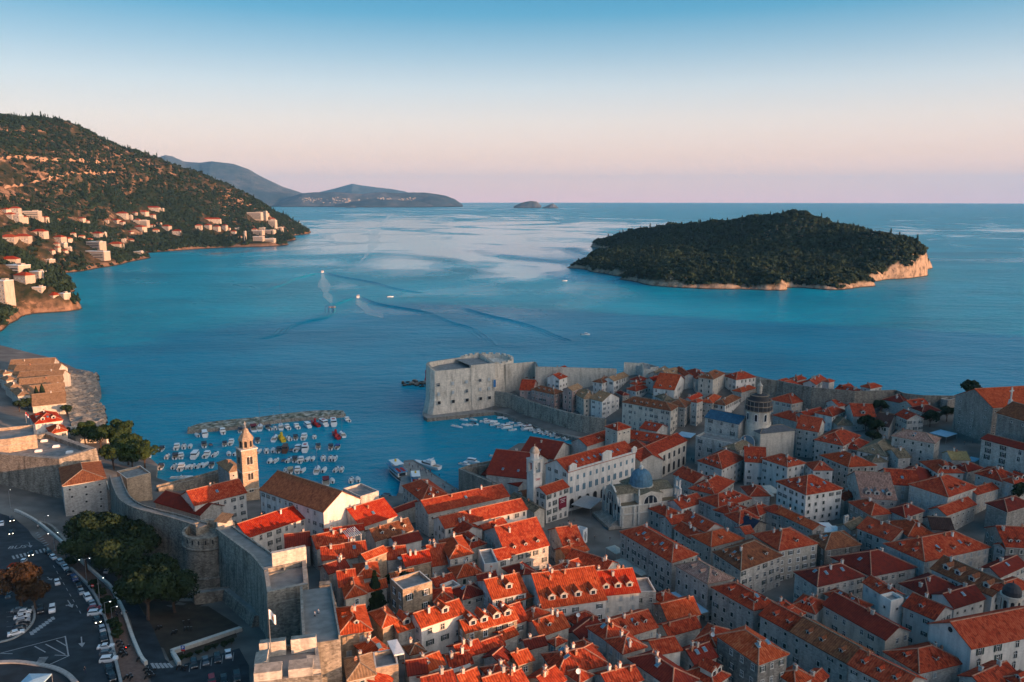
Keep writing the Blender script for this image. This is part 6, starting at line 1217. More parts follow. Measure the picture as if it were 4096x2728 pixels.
def text_mesh(body, size, mt, ext=0.01):
 cu = bpy.data.curves.new('lettering', 'FONT'); cu.body = body; cu.size = size; cu.extrude = ext; cu.align_x = 'CENTER'; ob = bpy.data.objects.new('lettering', cu); COL.objects.link(ob)
 dg = bpy.context.evaluated_depsgraph_get(); me = bpy.data.meshes.new_from_object(ob.evaluated_get(dg)); bpy.data.objects.remove(ob); me.materials.clear(); me.materials.append(MATS[mt]); return me
tx = put('numerals', text_mesh('D60', 1.2, 'flag_red'), ct); n_ = Vector((math.sin(rot), -math.cos(rot), 0)); X_ = Vector((math.cos(rot), math.sin(rot), 0)); mt_ = Matrix((X_, Vector((0, 0, 1)), n_)).transposed().to_4x4(); p = cc.to_3d() + n_ * (s_ / 2 + .1); p.z = ZE(1265); mt_.translation = p - Vector(cl); tx.matrix_local = mt_
# ---- banner on the guard house
bp_ = [P(*tp('E', x, y), 5 + 8).to_2d() for x, y in ((315, 1410), (520, 1340))]
hn = U('E', 315, 1410, 12); hr_ = P(*tp('E', 520, 1340), hn.z); d3 = (hr_ - hn).normalized(); nn3 = Vector((d3.y, -d3.x, 0)); c3 = hn + (hr_ - hn) * 0.72 + nn3 * 0.25; c3.z = hn.z - 5.6
plain('banner', (0.16, 0.012, 0.03), 0.8, var=0.1)
b = MB(); b.box(tuple(c3), (4.2, 0.12, 4.6), 'banner', math.atan2(d3.y, d3.x)); bn = b.build('banner', None, tuple(c3)); tag(bn, 'dark red banner with pale lettering on the guard house wall', 'banner')
for k, (tx_, sz, dz_) in enumerate((('DUBROVNIK', .55, 1.3), ('SUMMER', .55, .6), ('EXHIBITION', .45, 0.0))):
 o = put('lettering', text_mesh(tx_, sz, 'white'), bn); mt_ = Matrix((d3, Vector((0, 0, 1)), nn3)).transposed().to_4x4(); mt_.translation = nn3 * 0.08 + Vector((0, 0, dz_)); o.matrix_local = mt_
# ---- domed church
sbN = U('F', 1005, 165, 0); sbL = U('F', 832, 15, 0); d_ = (sbL - sbN).to_2d().normalized(); q_ = Vector((d_.y, -d_.x)); W_ = 17.0; D_ = 24.0; n2 = sbN.to_2d(); zg = 5.0
ch = empty('domed_church', (n2.x, n2.y, zg)); tag(ch, 'baroque church with a blue dome, lunette windows and broad steps', 'church'); chl = (n2.x, n2.y, zg)
pt = lambda a, b_: n2 + d_ * (W_ * a) + q_ * (D_ * b_)
dc = pt(.5, .51); zdm = zt(dc.x, dc.y, 1312, 'E'); zr = zg + 7.6; b = MB()
b.prism([pt(0, 0), pt(0, 1), pt(1, 1), pt(1, 0)], zg - 1, zr, 'wall_c'); b.prism([pt(-.02, -.015), pt(-.02, 1.015), pt(1.02, 1.015), pt(1.02, -.015)], zr, zr + .5, 'trim', bottom=True)
b.prism([pt(.2, -.02), pt(.2, 1.0), pt(.8, 1.0), pt(.8, -.02)], zr + .5, zr + 4.2, 'wall_c'); b.prism([pt(0, .3), pt(0, .72), pt(1, .72), pt(1, .3)], zr + .5, zr + 4.0, 'wall_c')
for s_ in (.02, .22, .3, .5, .72, .84, .98): p = pt(-.012, s_); b.box((p.x, p.y, (zg + zr) / 2), (.9, .5, zr - zg), 'trim', math.atan2(q_.y, q_.x))
b.prism([pt(-.03, -.02), pt(-.03, 1.02), pt(1.03, 1.02), pt(1.03, -.02)], zg + (zr - zg) * .6, zg + (zr - zg) * .6 + .4, 'trim', bottom=True)
for s_ in (.02, .2, .36, .64, .8, .98):               # facade pilasters
 p = pt(s_, -.012); b.box((p.x, p.y, (zg + zr) / 2), (.9, .6, zr - zg), 'trim', math.atan2(d_.y, d_.x))
solid(b.build('wall', ch, chl))
b = MB(); zc = zr + 4.2
def gab(a0, a1, b0, b1, along, z0, h_, mt):
 if along == 'b': e0, e1, e2, e3 = pt(a0, b0), pt(a0, b1), pt(a1, b1), pt(a1, b0); r0, r1 = pt((a0 + a1) / 2, b0), pt((a0 + a1) / 2, b1)
 else: e0, e1, e2, e3 = pt(a0, b0), pt(a1, b0), pt(a1, b1), pt(a0, b1); r0, r1 = pt(a0, (b0 + b1) / 2), pt(a1, (b0 + b1) / 2)
 v3 = lambda p, z: (p.x, p.y, z); dd = (e1 - e0).to_3d()
 b.slope([v3(e0, z0), v3(e1, z0), v3(r1, z0 + h_), v3(r0, z0 + h_)], dd, mt); b.slope([v3(e2, z0), v3(e3, z0), v3(r0, z0 + h_), v3(r1, z0 + h_)], dd, mt)
 b.face([v3(e3, z0), v3(e0, z0), v3(r0, z0 + h_)], 'wall_c'); b.face([v3(e1, z0), v3(e2, z0), v3(r1, z0 + h_)], 'wall_c')
gab(.18, .82, -.03, 1.0, 'b', zc, 1.4, 'roof_g'); gab(-.02, 1.02, .28, .74, 'a', zr + 4.0, 1.4, 'roof_g')
for a0, a1, b0, b1 in ((0, .2, 0, .3), (.8, 1, 0, .3), (0, .2, .72, 1), (.8, 1, .72, 1)): b.face([(p.x, p.y, zr + .6) for p in (pt(a0, b0), pt(a0, b1), pt(a1, b1), pt(a1, b0))], 'roof_g')
solid(b.build('roof', ch, chl))
zdr = zdm - 3.2
b = MB(); b.lathe([(4.6, zdr - 2), (4.6, zdr + 2.8), (4.9, zdr + 2.8), (4.9, zdr + 3.2), (4.3, zdr + 3.2)], (dc.x, dc.y, 0), 'wall_c', 24); solid(b.build('drum', ch, chl))
plain('dome_blue', (0.075, 0.17, 0.24), 0.55, var=0.35, scale=0.8); b = MB(); hd_ = 6.2
b.lathe([(4.55 * math.cos(a) ** .8 if a < 1.5 else .5, zdr + 3.2 + hd_ * math.sin(a)) for a in [i * 1.5708 / 10 for i in range(10)]] + [(.5, zdr + 3.2 + hd_)], (dc.x, dc.y, 0), 'dome_blue', 24)
for k in range(12):
 a = k * math.pi / 6
 for i in range(6):
  t0, t1 = i * 1.45 / 6, (i + 1) * 1.45 / 6; f_ = lambda t_: Vector((dc.x + 4.62 * math.cos(t_) ** .8 * math.cos(a), dc.y + 4.62 * math.cos(t_) ** .8 * math.sin(a), zdr + 3.22 + hd_ * math.sin(t_))); b.tube(f_(t0), f_(t1), .09, .09, 'dome_blue', 4, False)
solid(b.build('dome', ch, chl, smooth=False)); zq = zdr + 3.2 + hd_
b = MB(); b.lathe([(.7, zq - .3), (.7, zq + 1.0), (.9, zq + 1.0), (.5, zq + 1.5), (.15, zq + 1.8), (.3, zq + 2.1), (0, zq + 2.4)], (dc.x, dc.y, 0), 'trim', 10); b.build('lantern', ch, chl)
for (a, n_, mat_) in ((pt(0, .51), -d_, 1), (pt(.5, -.034), -q_, 1)):
 b = MB(); dd = Vector((-n_.y, n_.x)); arch_face(b, a, dd, n_, 6.6, zr + .1, 4.0, 'trim', .1); arch_face(b, a, dd, n_, 5.6, zr + .3, 3.4, 'glass', .16)
 for k in (-1, 1): p = a + dd * k * .95 + n_ * .2; b.box((p.x, p.y, zr + 1.6), (.3, .25, 3.0), 'trim', math.atan2(dd.y, dd.x))
 b.build('lunette_window', ch, chl)
b = MB(); arch_face(b, pt(.5, -.012), d_ * -1, -q_, 2.6, zg + 1.5, 6.0, 'trim', .35); arch_face(b, pt(.5, -.012), d_ * -1, -q_, 1.9, zg + 1.6, 5.0, 'black', .42); b.build('door', ch, chl)
for s_ in (.1, .9, .28, .72):
 b = MB(); arch_face(b, pt(s_, -.012), d_ * -1, -q_, 1.3, zg + 5, 2.6, 'glass', .2); b.build('window', ch, chl)
b = MB(); b.face([(p.x, p.y, z) for p, z in ((pt(.12, -.03), zr + .5), (pt(.88, -.03), zr + .5), (pt(.84, -.03), zr + 2.4), (pt(.72, -.03), zr + 4.6), (pt(.6, -.03), zr + 6.2), (pt(.4, -.03), zr + 6.2), (pt(.28, -.03), zr + 4.6), (pt(.16, -.03), zr + 2.4))], 'wall_c'); b.face([(p.x, p.y, z) for p, z in ((pt(.12, .0), zr + .5), (pt(.16, .0), zr + 2.4), (pt(.28, .0), zr + 4.6), (pt(.4, .0), zr + 6.2), (pt(.6, .0), zr + 6.2), (pt(.72, .0), zr + 4.6), (pt(.84, .0), zr + 2.4), (pt(.88, .0), zr + .5))], 'wall_c'); [b.face([(p0.x, p0.y, z0), (p1.x, p1.y, z1), (p3.x, p3.y, z1), (p2.x, p2.y, z0)], 'trim') for (a0, z0), (a1, z1) in zip(((.12, zr + .5), (.16, zr + 2.4), (.28, zr + 4.6), (.4, zr + 6.2), (.6, zr + 6.2), (.72, zr + 4.6), (.84, zr + 2.4)), ((.16, zr + 2.4), (.28, zr + 4.6), (.4, zr + 6.2), (.6, zr + 6.2), (.72, zr + 4.6), (.84, zr + 2.4), (.88, zr + .5))) for p0, p1, p2, p3 in ((pt(a0, -.03), pt(a1, -.03), pt(a0, 0), pt(a1, 0)),)]; b.build('gable', ch, chl)
for k, (a, b_, z_) in enumerate(((.5, -.015, zr + 6.2), (.05, -.02, zr + .5), (.95, -.02, zr + .5), (.0, .3, zr + 4))):
 p = pt(a, b_); b = MB(); b.lathe([(.5, 0), (.5, .4), (.38, .5), (.42, 1.2), (.3, 1.6), (.36, 2.0), (.18, 2.3), (.22, 2.55), (0, 2.8)], (p.x, p.y, z_), 'trim', 8); b.build('statue', ch, chl)
bg_ = pt(.12, 1.05); b = MB(); an = math.atan2(d_.y, d_.x); zz = zr + 1
for x_, z_, w_, h_ in ((0, 0, 4.6, 4.0), (0, 4.0, 3.0, 3.2)):
 b.box((bg_.x, bg_.y, zz + z_ + h_ - .35), (w_, .9, .7), 'wall_w', an)
 for s2 in ((-1, 0, 1) if z_ == 0 else (-1, 1)): p = bg_ + d_ * s2 * (w_ / 2 - .3); b.box((p.x, p.y, zz + z_ + (h_ - .7) / 2), (.6, .9, h_ - .7), 'wall_w', an)
b.face([(bg_.x - d_.x * 1.8, bg_.y - d_.y * 1.8, zz + 7.2), (bg_.x + d_.x * 1.8, bg_.y + d_.y * 1.8, zz + 7.2), (bg_.x, bg_.y, zz + 8.6)], 'wall_w'); b.box((bg_.x, bg_.y, zz - 4), (5, 1.4, 9), 'wall_w', an); b.build('bell_gable', ch, chl)
b = MB()
for k in range(9): b.prism([pt(.18 - .02 * k, -.02 - .024 * k), pt(.18 - .02 * k, 0), pt(.82 + .02 * k, 0), pt(.82 + .02 * k, -.02 - .024 * k)][::-1], zg - 1, zg + 1.6 - .18 * k, 'trim_stone')
b.build('steps', ch, chl)
# ---- cathedral
ca = house('E', (2085, 765), (1775, 700), 12, 19, 'gu', 'z', 's', 'wl3 wr0 w6', 'cathedral nave under a long blue sheet roof', name='cathedral_nave', cat='cathedral', pitch=24)
house('E', (2050, 962), (1690, 890), 9, 12, 'f', 'l', 's', 'wl4 wr0 w6', 'balustraded side aisle of the cathedral with round arched windows')
house('E', (2285, 850), (2062, 815), (2600, 820), 16, 'h', 'l', 'c', 'w0', 'cathedral transept with a lead grey hip roof and lunette window', pitch=22)
tn_ = U('E', 2285, 850, 16); tl_ = P(*tp('E', 2062, 815), tn_.z); d3 = (tl_ - tn_).normalized(); n3 = Vector((-d3.y, d3.x, 0)); n3 = n3 if n3.y < 0 else -n3; p = (tn_ + tl_) / 2; b = MB(); arch_face(b, p.to_2d(), d3.to_2d(), n3.to_2d(), 7, tn_.z - 7, 5.5, 'trim', .1); arch_face(b, p.to_2d(), d3.to_2d(), n3.to_2d(), 6, tn_.z - 6.7, 4.9, 'glass_sky', .16); lu_ = [o for o in COL.objects if o.get('label', '').startswith('cathedral transept')][0]; b.build('lunette_window', lu_, lu_.location)
drc = P(*tp('E', 2262, 735), 26).to_2d(); dr = empty('scaffolded_dome', (drc.x, drc.y, 20)); tag(dr, 'cathedral drum and dark dome wrapped in scaffold rings', 'dome'); drl = (drc.x, drc.y, 20); ZD = lambda y: zt(drc.x, drc.y, y, 'E')
b = MB(); zA, zB = ZD(740), ZD(628); b.lathe([(6.0, zA - 6), (6.0, zA), (5.6, zA), (5.6, zB), (6.0, zB)], (drc.x, drc.y, 0), 'wall_c', 24)
for k in range(8): a = k * math.pi / 4 + .3; n_ = Vector((math.cos(a), math.sin(a))); arch_face(b, drc + n_ * 5.58, Vector((-n_.y, n_.x)), n_, 1.7, zA + 1.2, (zB - zA) * .65, 'frame_w', .08); arch_face(b, drc + n_ * 5.58, Vector((-n_.y, n_.x)), n_, 1.2, zA + 1.4, (zB - zA) * .55, 'glass', .14)
solid(b.build('drum', dr, drl))
plain('lead_dark', (0.035, 0.035, 0.038), 0.7, var=0.3); b = MB(); zC = ZD(480); hh = zC - zB
b.lathe([(6.1, zB), (6.1, zB + .25 * hh), (5.7, zB + .3 * hh), (5.5, zB + .55 * hh), (4.6, zB + .62 * hh), (4.2, zB + .85 * hh), (2.2, zB + .95 * hh), (1.5, zC)], (drc.x, drc.y, 0), 'lead_dark', 24); solid(b.build('dome', dr, drl))
b = MB()
for f_, r_ in ((0.0, 6.35), (.3, 6.3), (.6, 5.7), (.9, 4.3)): b.lathe([(r_ - .3, zB + f_ * hh), (r_ + .2, zB + f_ * hh), (r_ + .2, zB + f_ * hh + .28), (r_ - .3, zB + f_ * hh + .28)], (drc.x, drc.y, 0), 'ridge_old', 24)
for k in range(20): a = k * math.pi / 10; b.tube((drc.x + 6.4 * math.cos(a), drc.y + 6.4 * math.sin(a), zA), (drc.x + 6.4 * math.cos(a), drc.y + 6.4 * math.sin(a), zB + .6 * hh), .07, .07, 'metal', 4, False)
b.build('scaffolding', dr, drl)
b = MB(); zE_ = ZD(400); zF = ZD(345); b.lathe([(1.2, zC - .3), (1.1, zE_ - .8), (1.5, zE_ - .8), (1.4, zE_ - .3), (.9, zE_), (.4, zE_ + 1), (.2, zF - 1), (.35, zF - .6), (.0, zF + .6)], (drc.x, drc.y, 0), 'trim_stone', 10); b.build('lantern', dr, drl)
# ---- great stone church on its square
house('H', (2070, 612), (1725, 500), 26, 17, 'gv', 'o', 'd', 'wl3 w7', 'great stone church front with pilasters and an orange tiled roof', name='church', cat='church')
gN = U('H', 2070, 612, 17); gL = P(*tp('H', 1725, 500), gN.z); d_ = (gL - gN); dn_ = d_.normalized(); nn3 = Vector((-dn_.y, dn_.x, 0)); nn3 = nn3 if nn3.y < 0 else -nn3
house('H', (2700, 835), (2110, 660), 16, 20, 'gu', 'b', 'd', 'wl6 w7', 'nave of the great stone church with grey-brown roof and stone cross', name='church_nave', cat='church')
house('H', (2700, 1095), (1965, 900), 9, 13, 'gu', 'd', 's', 'wl5 w6', 'buttressed side aisle of the great stone church', pitch=16, name='church_aisle', cat='church')
p = P(*tp('H', 2236, 520), 44); cr_ = MB(); cr_.box((p.x, p.y, p.z + 1.8), (.5, .5, 5.6), 'trim', .5); cr_.box((p.x, p.y, p.z + 3.0), (2.6, .5, .5), 'trim', .5); cr_.lathe([(1.2, -3), (.9, -1), (.5, -.8)], tuple(p), 'trim', 6); tag(cr_.build('cross', None, tuple(p)), 'pale stone cross standing on the great church gable', 'cross')
# ---- pediment church at the picture corner
pc = house('G', (1870, 1255), (1485, 1030), (2700, 1085), 13, 'gv', 'm', 'w', 'wr5 wl0 w6', 'pediment church with a round oculus and tall arched side windows', name='church', cat='church', pitch=30)
N_ = U('G', 1870, 1255, 13); L__ = P(*tp('G', 1485, 1030), N_.z); m3 = (N_ + L__) / 2; d3 = (L__ - N_).normalized(); n3 = Vector((-d3.y, d3.x, 0)); n3 = n3 if n3.y < 0 else -n3
oc = MB()
for r0, r1, o_, mt in ((.0, .7, .06, 'black'), (.7, 1.0, .1, 'trim')):
 for i in range(16):
  a0, a1 = math.pi * i / 8, math.pi * (i + 1) / 8; f_ = lambda r_, a_: tuple(m3 + n3 * o_ + d3 * r_ * math.cos(a_) + Vector((0, 0, 1.6 + r_ * math.sin(a_)))); oc.face([f_(r0, a0), f_(r1, a0), f_(r1, a1), f_(r0, a1)] if r0 else [f_(0, 0), f_(r1, a0), f_(r1, a1)], mt)
oc.build('oculus', pc, pc.location)
# small lantern tower
lp = U('G', 2225, 905, 9); lt = empty('lantern_tower', (lp.x, lp.y, 10)); tag(lt, 'little octagonal stone lantern with arches and a black dome', 'tower'); ll = (lp.x, lp.y, 10); ZG = lambda y: zt(lp.x, lp.y, y, 'G')
b = MB(); zA, zB, zC = ZG(930), ZG(760), ZG(660); b.lathe([(2.5, zA - 6), (2.4, zB - .6), (2.9, zB - .5), (2.9, zB), (2.2, zB)], (lp.x, lp.y, 0), 'wall_c', 8)
for k in range(8): a = (k + .5) * math.pi / 4; n_ = Vector((math.cos(a), math.sin(a))); arch_face(b, lp.to_2d() + n_ * 2.42 * math.cos(math.pi / 8), Vector((-n_.y, n_.x)), n_, .9, zA + .8, (zB - zA) * .6, 'black', .06)
solid(b.build('wall', lt, ll)); b = MB(); b.lathe([(2.35, zB), (2.3, zB + .4 * (zC - zB)), (1.7, zB + .75 * (zC - zB)), (.7, zB + .95 * (zC - zB)), (.1, zC), (.12, zC + .5), (0, zC + .9)], (lp.x, lp.y, 0), 'lead_dark', 16); b.build('dome', lt, ll)
# bell gable of the chapel
p = U('G', 715, 100, 8); b = MB(); b.box((p.x, p.y, p.z - 1), (2.2, .6, 3), 'wall_s', .6)
for k in (-1, 1): b.box((p.x + k * .8 * math.cos(.6), p.y + k * .8 * math.sin(.6), p.z + 1.3), (.5, .6, 1.8), 'wall_s', .6)
b.box((p.x, p.y, p.z + 2.4), (2.2, .6, .5), 'wall_s', .6); tag(b.build('bell_gable', None, tuple(p)), 'tiny stone bell gable over the grey roofed chapel', 'bell gable')
# ---- harbour fortress
fa = P(*tp('D', 1612, 668), 3); fb = P(*tp('D', 2205, 600), 3); d_ = (fb - fa).to_2d().normalized(); nb = Vector((-d_.y, d_.x)); Lf = (fb - fa).to_2d().length; a2 = fa.to_2d(); zl = zt(fa.x, fa.y, 285, 'D'); zr_ = zt(fb.x, fb.y, 205, 'D')
hf = empty('harbour_fortress', (a2.x, a2.y, 2)); tag(hf, 'massive pale harbour fortress with rows of small windows', 'fortress'); hl = (a2.x, a2.y, 2)
FP = [a2 + d_ * 3.0 + nb * 1.2, a2 + d_ * (Lf * .62) + nb * 1.2, a2 + d_ * (Lf * .62) + nb * .9, a2 + d_ * Lf + nb * .9, a2 + d_ * Lf + nb * 24, a2 + d_ * Lf * .6 + nb * 26, a2 + d_ * Lf * .3 + nb * 24, a2 + d_ * 4 + nb * 17, a2 + d_ * 0.5 + nb * 10, a2 + d_ * 1.0 + nb * 4]
b = MB(); low = []
cen = a2 + d_ * Lf / 2 + nb * 12
ztop = [zl, zl, zr_, zr_, zr_ + 2, zr_, zl + 1.5, zl + 2.5, zl + 3, zl + 1.5]
lo = [FP[i] + ((FP[i] - cen).normalized() * (3.2 if i in (0, 7, 8, 9, 6, 5) else .8)) for i in range(10)]
n_ = 10
for i in range(n_):
 j = (i + 1) % n_; mid0, mid1 = FP[i].lerp(lo[i], .15), FP[j].lerp(lo[j], .15)
 b.face([(lo[i].x, lo[i].y, 0), (lo[j].x, lo[j].y, 0), (mid1.x, mid1.y, 11), (mid0.x, mid0.y, 11)], 'fort_pale'); b.face([(mid0.x, mid0.y, 11), (mid1.x, mid1.y, 11), (FP[j].x, FP[j].y, ztop[j]), (FP[i].x, FP[i].y, ztop[i])], 'fort_pale')
inn = [p.lerp(cen, .09) for p in FP]; zfl = zl - 1.2
for i in range(n_):
 j = (i + 1) % n_; b.face([(FP[i].x, FP[i].y, ztop[i]), (FP[j].x, FP[j].y, ztop[j]), (inn[j].x, inn[j].y, ztop[j]), (inn[i].x, inn[i].y, ztop[i])], 'trim_stone'); b.face([(inn[i].x, inn[i].y, ztop[i]), (inn[j].x, inn[j].y, ztop[j]), (inn[j].x, inn[j].y, zfl), (inn[i].x, inn[i].y, zfl)], 'fort_pale')
solid(b.build('wall', hf, hl)); b = MB(); b.face([(p.x, p.y, zfl) for p in inn], 'flat_roof'); b.face([(p.x, p.y, zr_ - .6) for p in (inn[2].lerp(inn[3], .05), inn[3], inn[4], inn[5])], 'flat_roof'); solid(b.build('terrace', hf, hl))
for row, (yl, yr, sz, lst) in enumerate(((410, 345, (1.5, 1.8), (.12, .335, .55, .76, .90)), (495, 430, (1.4, 1.9), (.12, .335, .55, .76, .90)), (575, 515, (1.9, 1.9), (.12, .335, .55, .76, .90)))):
 for k, s in enumerate(lst):
  p = a2 + d_ * (Lf * s); zz = zt(p.x, p.y, yl + (yr - yl) * s, 'D'); f_ = max(0, min(1, (zz - 11) / (zl - 11))); q = p + nb * (1.15 if s < .62 else .85); q = p + nb * ((0.25 if zz < 11 else .45 + .5 * f_) - .25)
  me = lib_window(sz[0], sz[1], 'black' if row == 2 else ('shutter_b' if (k + row) % 3 else 'glass'), 'frame', False, True); o = put('window', me[0], hf, (q.x - hl[0], q.y - hl[1], zz - 1 - hl[2]), math.atan2(d_.y, d_.x))
pb_ = a2 + d_ * (Lf * .985); plain('door_blue', (0.03, 0.15, 0.35), 0.6); me = lib_window(1.6, 4.6, 'door_blue', 'frame', False, True); zz = zt(pb_.x, pb_.y, 410, 'D'); o = put('door', me[0], hf, (pb_.x + nb.x * .3 - hl[0], pb_.y + nb.y * .3 - hl[1], zz - 1 - hl[2]), math.atan2(d_.y, d_.x))
rc = a2 + d_ * (Lf * 1.12) + nb * 27; rt_ = empty('sea_bastion', (rc.x, rc.y, 2)); tag(rt_, 'round crenellated bastion rising behind the harbour fortress', 'bastion'); ztp = zt(rc.x, rc.y, 165, 'D')
b = MB(); b.lathe([(19, 0), (17.5, ztp - 1), (17.5, ztp), (16, ztp), (16, ztp - 2.2), (0, ztp - 2.2)], (rc.x, rc.y, 0), 'fort_pale', 28); solid(b.build('wall', rt_, (rc.x, rc.y, 2)))
for k in range(22): a = k * 2 * math.pi / 22; b = MB(); b.box((rc.x + 16.7 * math.cos(a), rc.y + 16.7 * math.sin(a), ztp + .5), (1.4, 2.6, 1.2), 'fort_pale', a); b.build('merlon', rt_, (rc.x, rc.y, 2))
# quay round the fortress and along the harbour wall
hw = [P(*tp(t_, x, y), 2) for t_, x, y in (('D', 2195, 612), ('D', 2340, 640), ('E', 100, 690), ('E', 250, 745), ('E', 450, 808), ('E', 650, 858), ('E', 850, 885))]
hw = smooth_line([Vector((p.x, p.y, 12.5)) for p in hw], 3)
wallrun('harbour_wall', hw, 3.2, 'fort', 'long curved harbour wall between the harbour fortress and the palace', -1, base=0, batter=0.6)
def prism_thing(name, px, z0, z1, mt, label, cat, top=None, k=None):
 pl = [P(*tp(t_, x, y), z1).to_2d() for t_, x, y in px]
 ar = sum(pl[i].x * pl[(i + 1) % len(pl)].y - pl[(i + 1) % len(pl)].x * pl[i].y for i in range(len(pl)))
 if ar < 0: pl = pl[::-1]
 b = MB(); b.prism(pl, z0, z1, mt, top); o = solid(b.build(name, None, (pl[0].x, pl[0].y, z1)))
 if k: kind(o, k)
 else: tag(o, label, cat)
 return o
prism_thing('quay', [('D', 1540, 690), ('D', 1575, 712), ('D', 2190, 650), ('D', 2330, 680), ('E', 90, 735), ('E', 250, 800), ('E', 450, 855), ('E', 645, 905), ('E', 860, 900), ('E', 650, 830), ('E', 100, 660), ('D', 2195, 590), ('D', 1605, 640), ('D', 1550, 640)], -3, 2.1, 'fort', '', '', 'paving', 'structure')
prism_thing('pier', [('D', 1358, 1116), ('D', 1445, 1106), ('D', 1870, 1392), ('D', 1800, 1440), ('D', 1420, 1440), ('D', 1310, 1390)], -3, 2.3, 'fort', 'paved stone pier with people, between the ferry and the yacht', 'pier', 'paving')
# breakwater with a rubble crown
fr = [P(*tp(t_, x, y), 2.2).to_2d() for t_, x, y in (('A', 1722, 822), ('A', 1950, 800), ('A', 2200, 780), ('D', 0, 755), ('D', 300, 712), ('D', 600, 690), ('D', 825, 668))]
bk = [P(*tp(t_, x, y), 2.6).to_2d() for t_, x, y in (('A', 1735, 785), ('A', 1850, 745), ('A', 2150, 708), ('A', 2354, 692), ('D', 280, 655), ('D', 560, 630), ('D', 790, 628))]
m, t, b = new_mat('breakwater'); b.inputs['Roughness'].default_value = .95
g = nd(t, 'ShaderNodeNewGeometry'); n = nd(t, 'ShaderNodeTexNoise'); n.inputs['Scale'].default_value = .35; n.inputs['Detail'].default_value = 6; t.links.new(g.outputs['Position'], n.inputs['Vector']); r = ramp_node(t, [(.35, (.05, .055, .03)), (.5, (.19, .18, .13)), (.65, (.42, .40, .34))]); t.links.new(n.outputs[0], r.inputs[0]); t.links.new(r.outputs[0], b.inputs['Base Color'])
b = MB(); nx = 60; ny = 6; fr_ = smooth_line([p.to_3d() for p in fr], 10); bk_ = smooth_line([p.to_3d() for p in bk], 10); nx = len(fr_)
G_ = [[(lambda q: (q.x, q.y, 2.0 + (0.9 * fbm(q.x, q.y, .25, 4) + .5 * (1 - abs(2 * j / ny - 1))) * (0 < j < ny)))(fr_[i].lerp(bk_[i], j / ny)) for j in range(ny + 1)] for i in range(nx)]
for i in range(nx - 1):
 for j in range(ny): b.face([G_[i][j], G_[i + 1][j], G_[i + 1][j + 1], G_[i][j + 1]], 'breakwater')
 for j in (0, ny): a, c = G_[i][j], G_[i + 1][j]; b.face([a, c, (c[0], c[1], -2), (a[0], a[1], -2)], 'fort')
for i in (0, nx - 1): b.face([(p[0], p[1], p[2]) for p in G_[i]] + [(G_[i][-1][0], G_[i][-1][1], -2), (G_[i][0][0], G_[i][0][1], -2)], 'fort')
tag(b.build('breakwater', None, (fr_[0].x, fr_[0].y, 0)), 'long low stone breakwater with grassy rubble on top', 'breakwater')
# mole with the red beacon
b = MB(); c0 = P(*tp('D', 1545, 385), 1).to_2d()
for k in range(70):
 a = rnd.uniform(0, 6.28); r_ = rnd.uniform(0, 1) ** .6; x, y = c0.x + 17 * r_ * math.cos(a), c0.y + 9 * r_ * math.sin(a); s = rnd.uniform(.8, 2.0); b.prism([(x + s * math.cos(q) * rnd.uniform(.7, 1.1), y + s * math.sin(q) * rnd.uniform(.7, 1.1)) for q in (0, 1.2, 2.4, 3.7, 5)], -1.5, rnd.uniform(.4, 1.9), 'coast')
tag(b.build('rock_mole', None, (c0.x, c0.y, 0)), 'dark rubble mole carrying the red beacon', 'mole')
p = P(*tp('D', 1565, 350), 2.5); lh = empty('beacon', p); tag(lh, 'slim red harbour beacon on the rock mole', 'beacon'); plain('beacon_red', (.4, .02, .03), .5, var=.1); hb_ = zt(p.x, p.y, 262, 'D') - p.z
b = MB(); b.lathe([(1.2, -1.5), (1.2, .5), (.75, .5), (.55, hb_ * .72), (1.0, hb_ * .72), (1.0, hb_ * .76), (.5, hb_ * .76), (.5, hb_ * .9), (.7, hb_ * .9), (0, hb_)], tuple(p), 'beacon_red', 12); b.build('tower', lh, tuple(p))
# ---- sea wall behind the south quarter
sw = [P(*tp('E', x, y), 27) for x, y in ((-60, 212), (205, 190), (215, 235), (500, 243), (820, 250), (960, 255))]
wallrun('sea_wall', sw, 3, 'fort_pale', 'sea wall stretch next to the harbour fortress, behind white houses', -1, base=2)
sw = [P(*tp('E', x, y), 30) for x, y in ((1030, 200), (1195, 205), (1210, 255), (1330, 262))]
wallrun('sea_wall', sw, 5, 'fort_pale', 'taller pale sea wall bastion catching light above red roofs', -1, base=2)
sw = [P(*tp('H', x, y), 31) for x, y in ((-105, 345), (80, 362), (400, 425), (800, 462), (1180, 450), (1250, 480), (1430, 500), (1760, 505))]
wallrun('sea_wall', sw, 3, 'fort', 'dim sea wall between the white square house and the great stone church', -1, base=2)
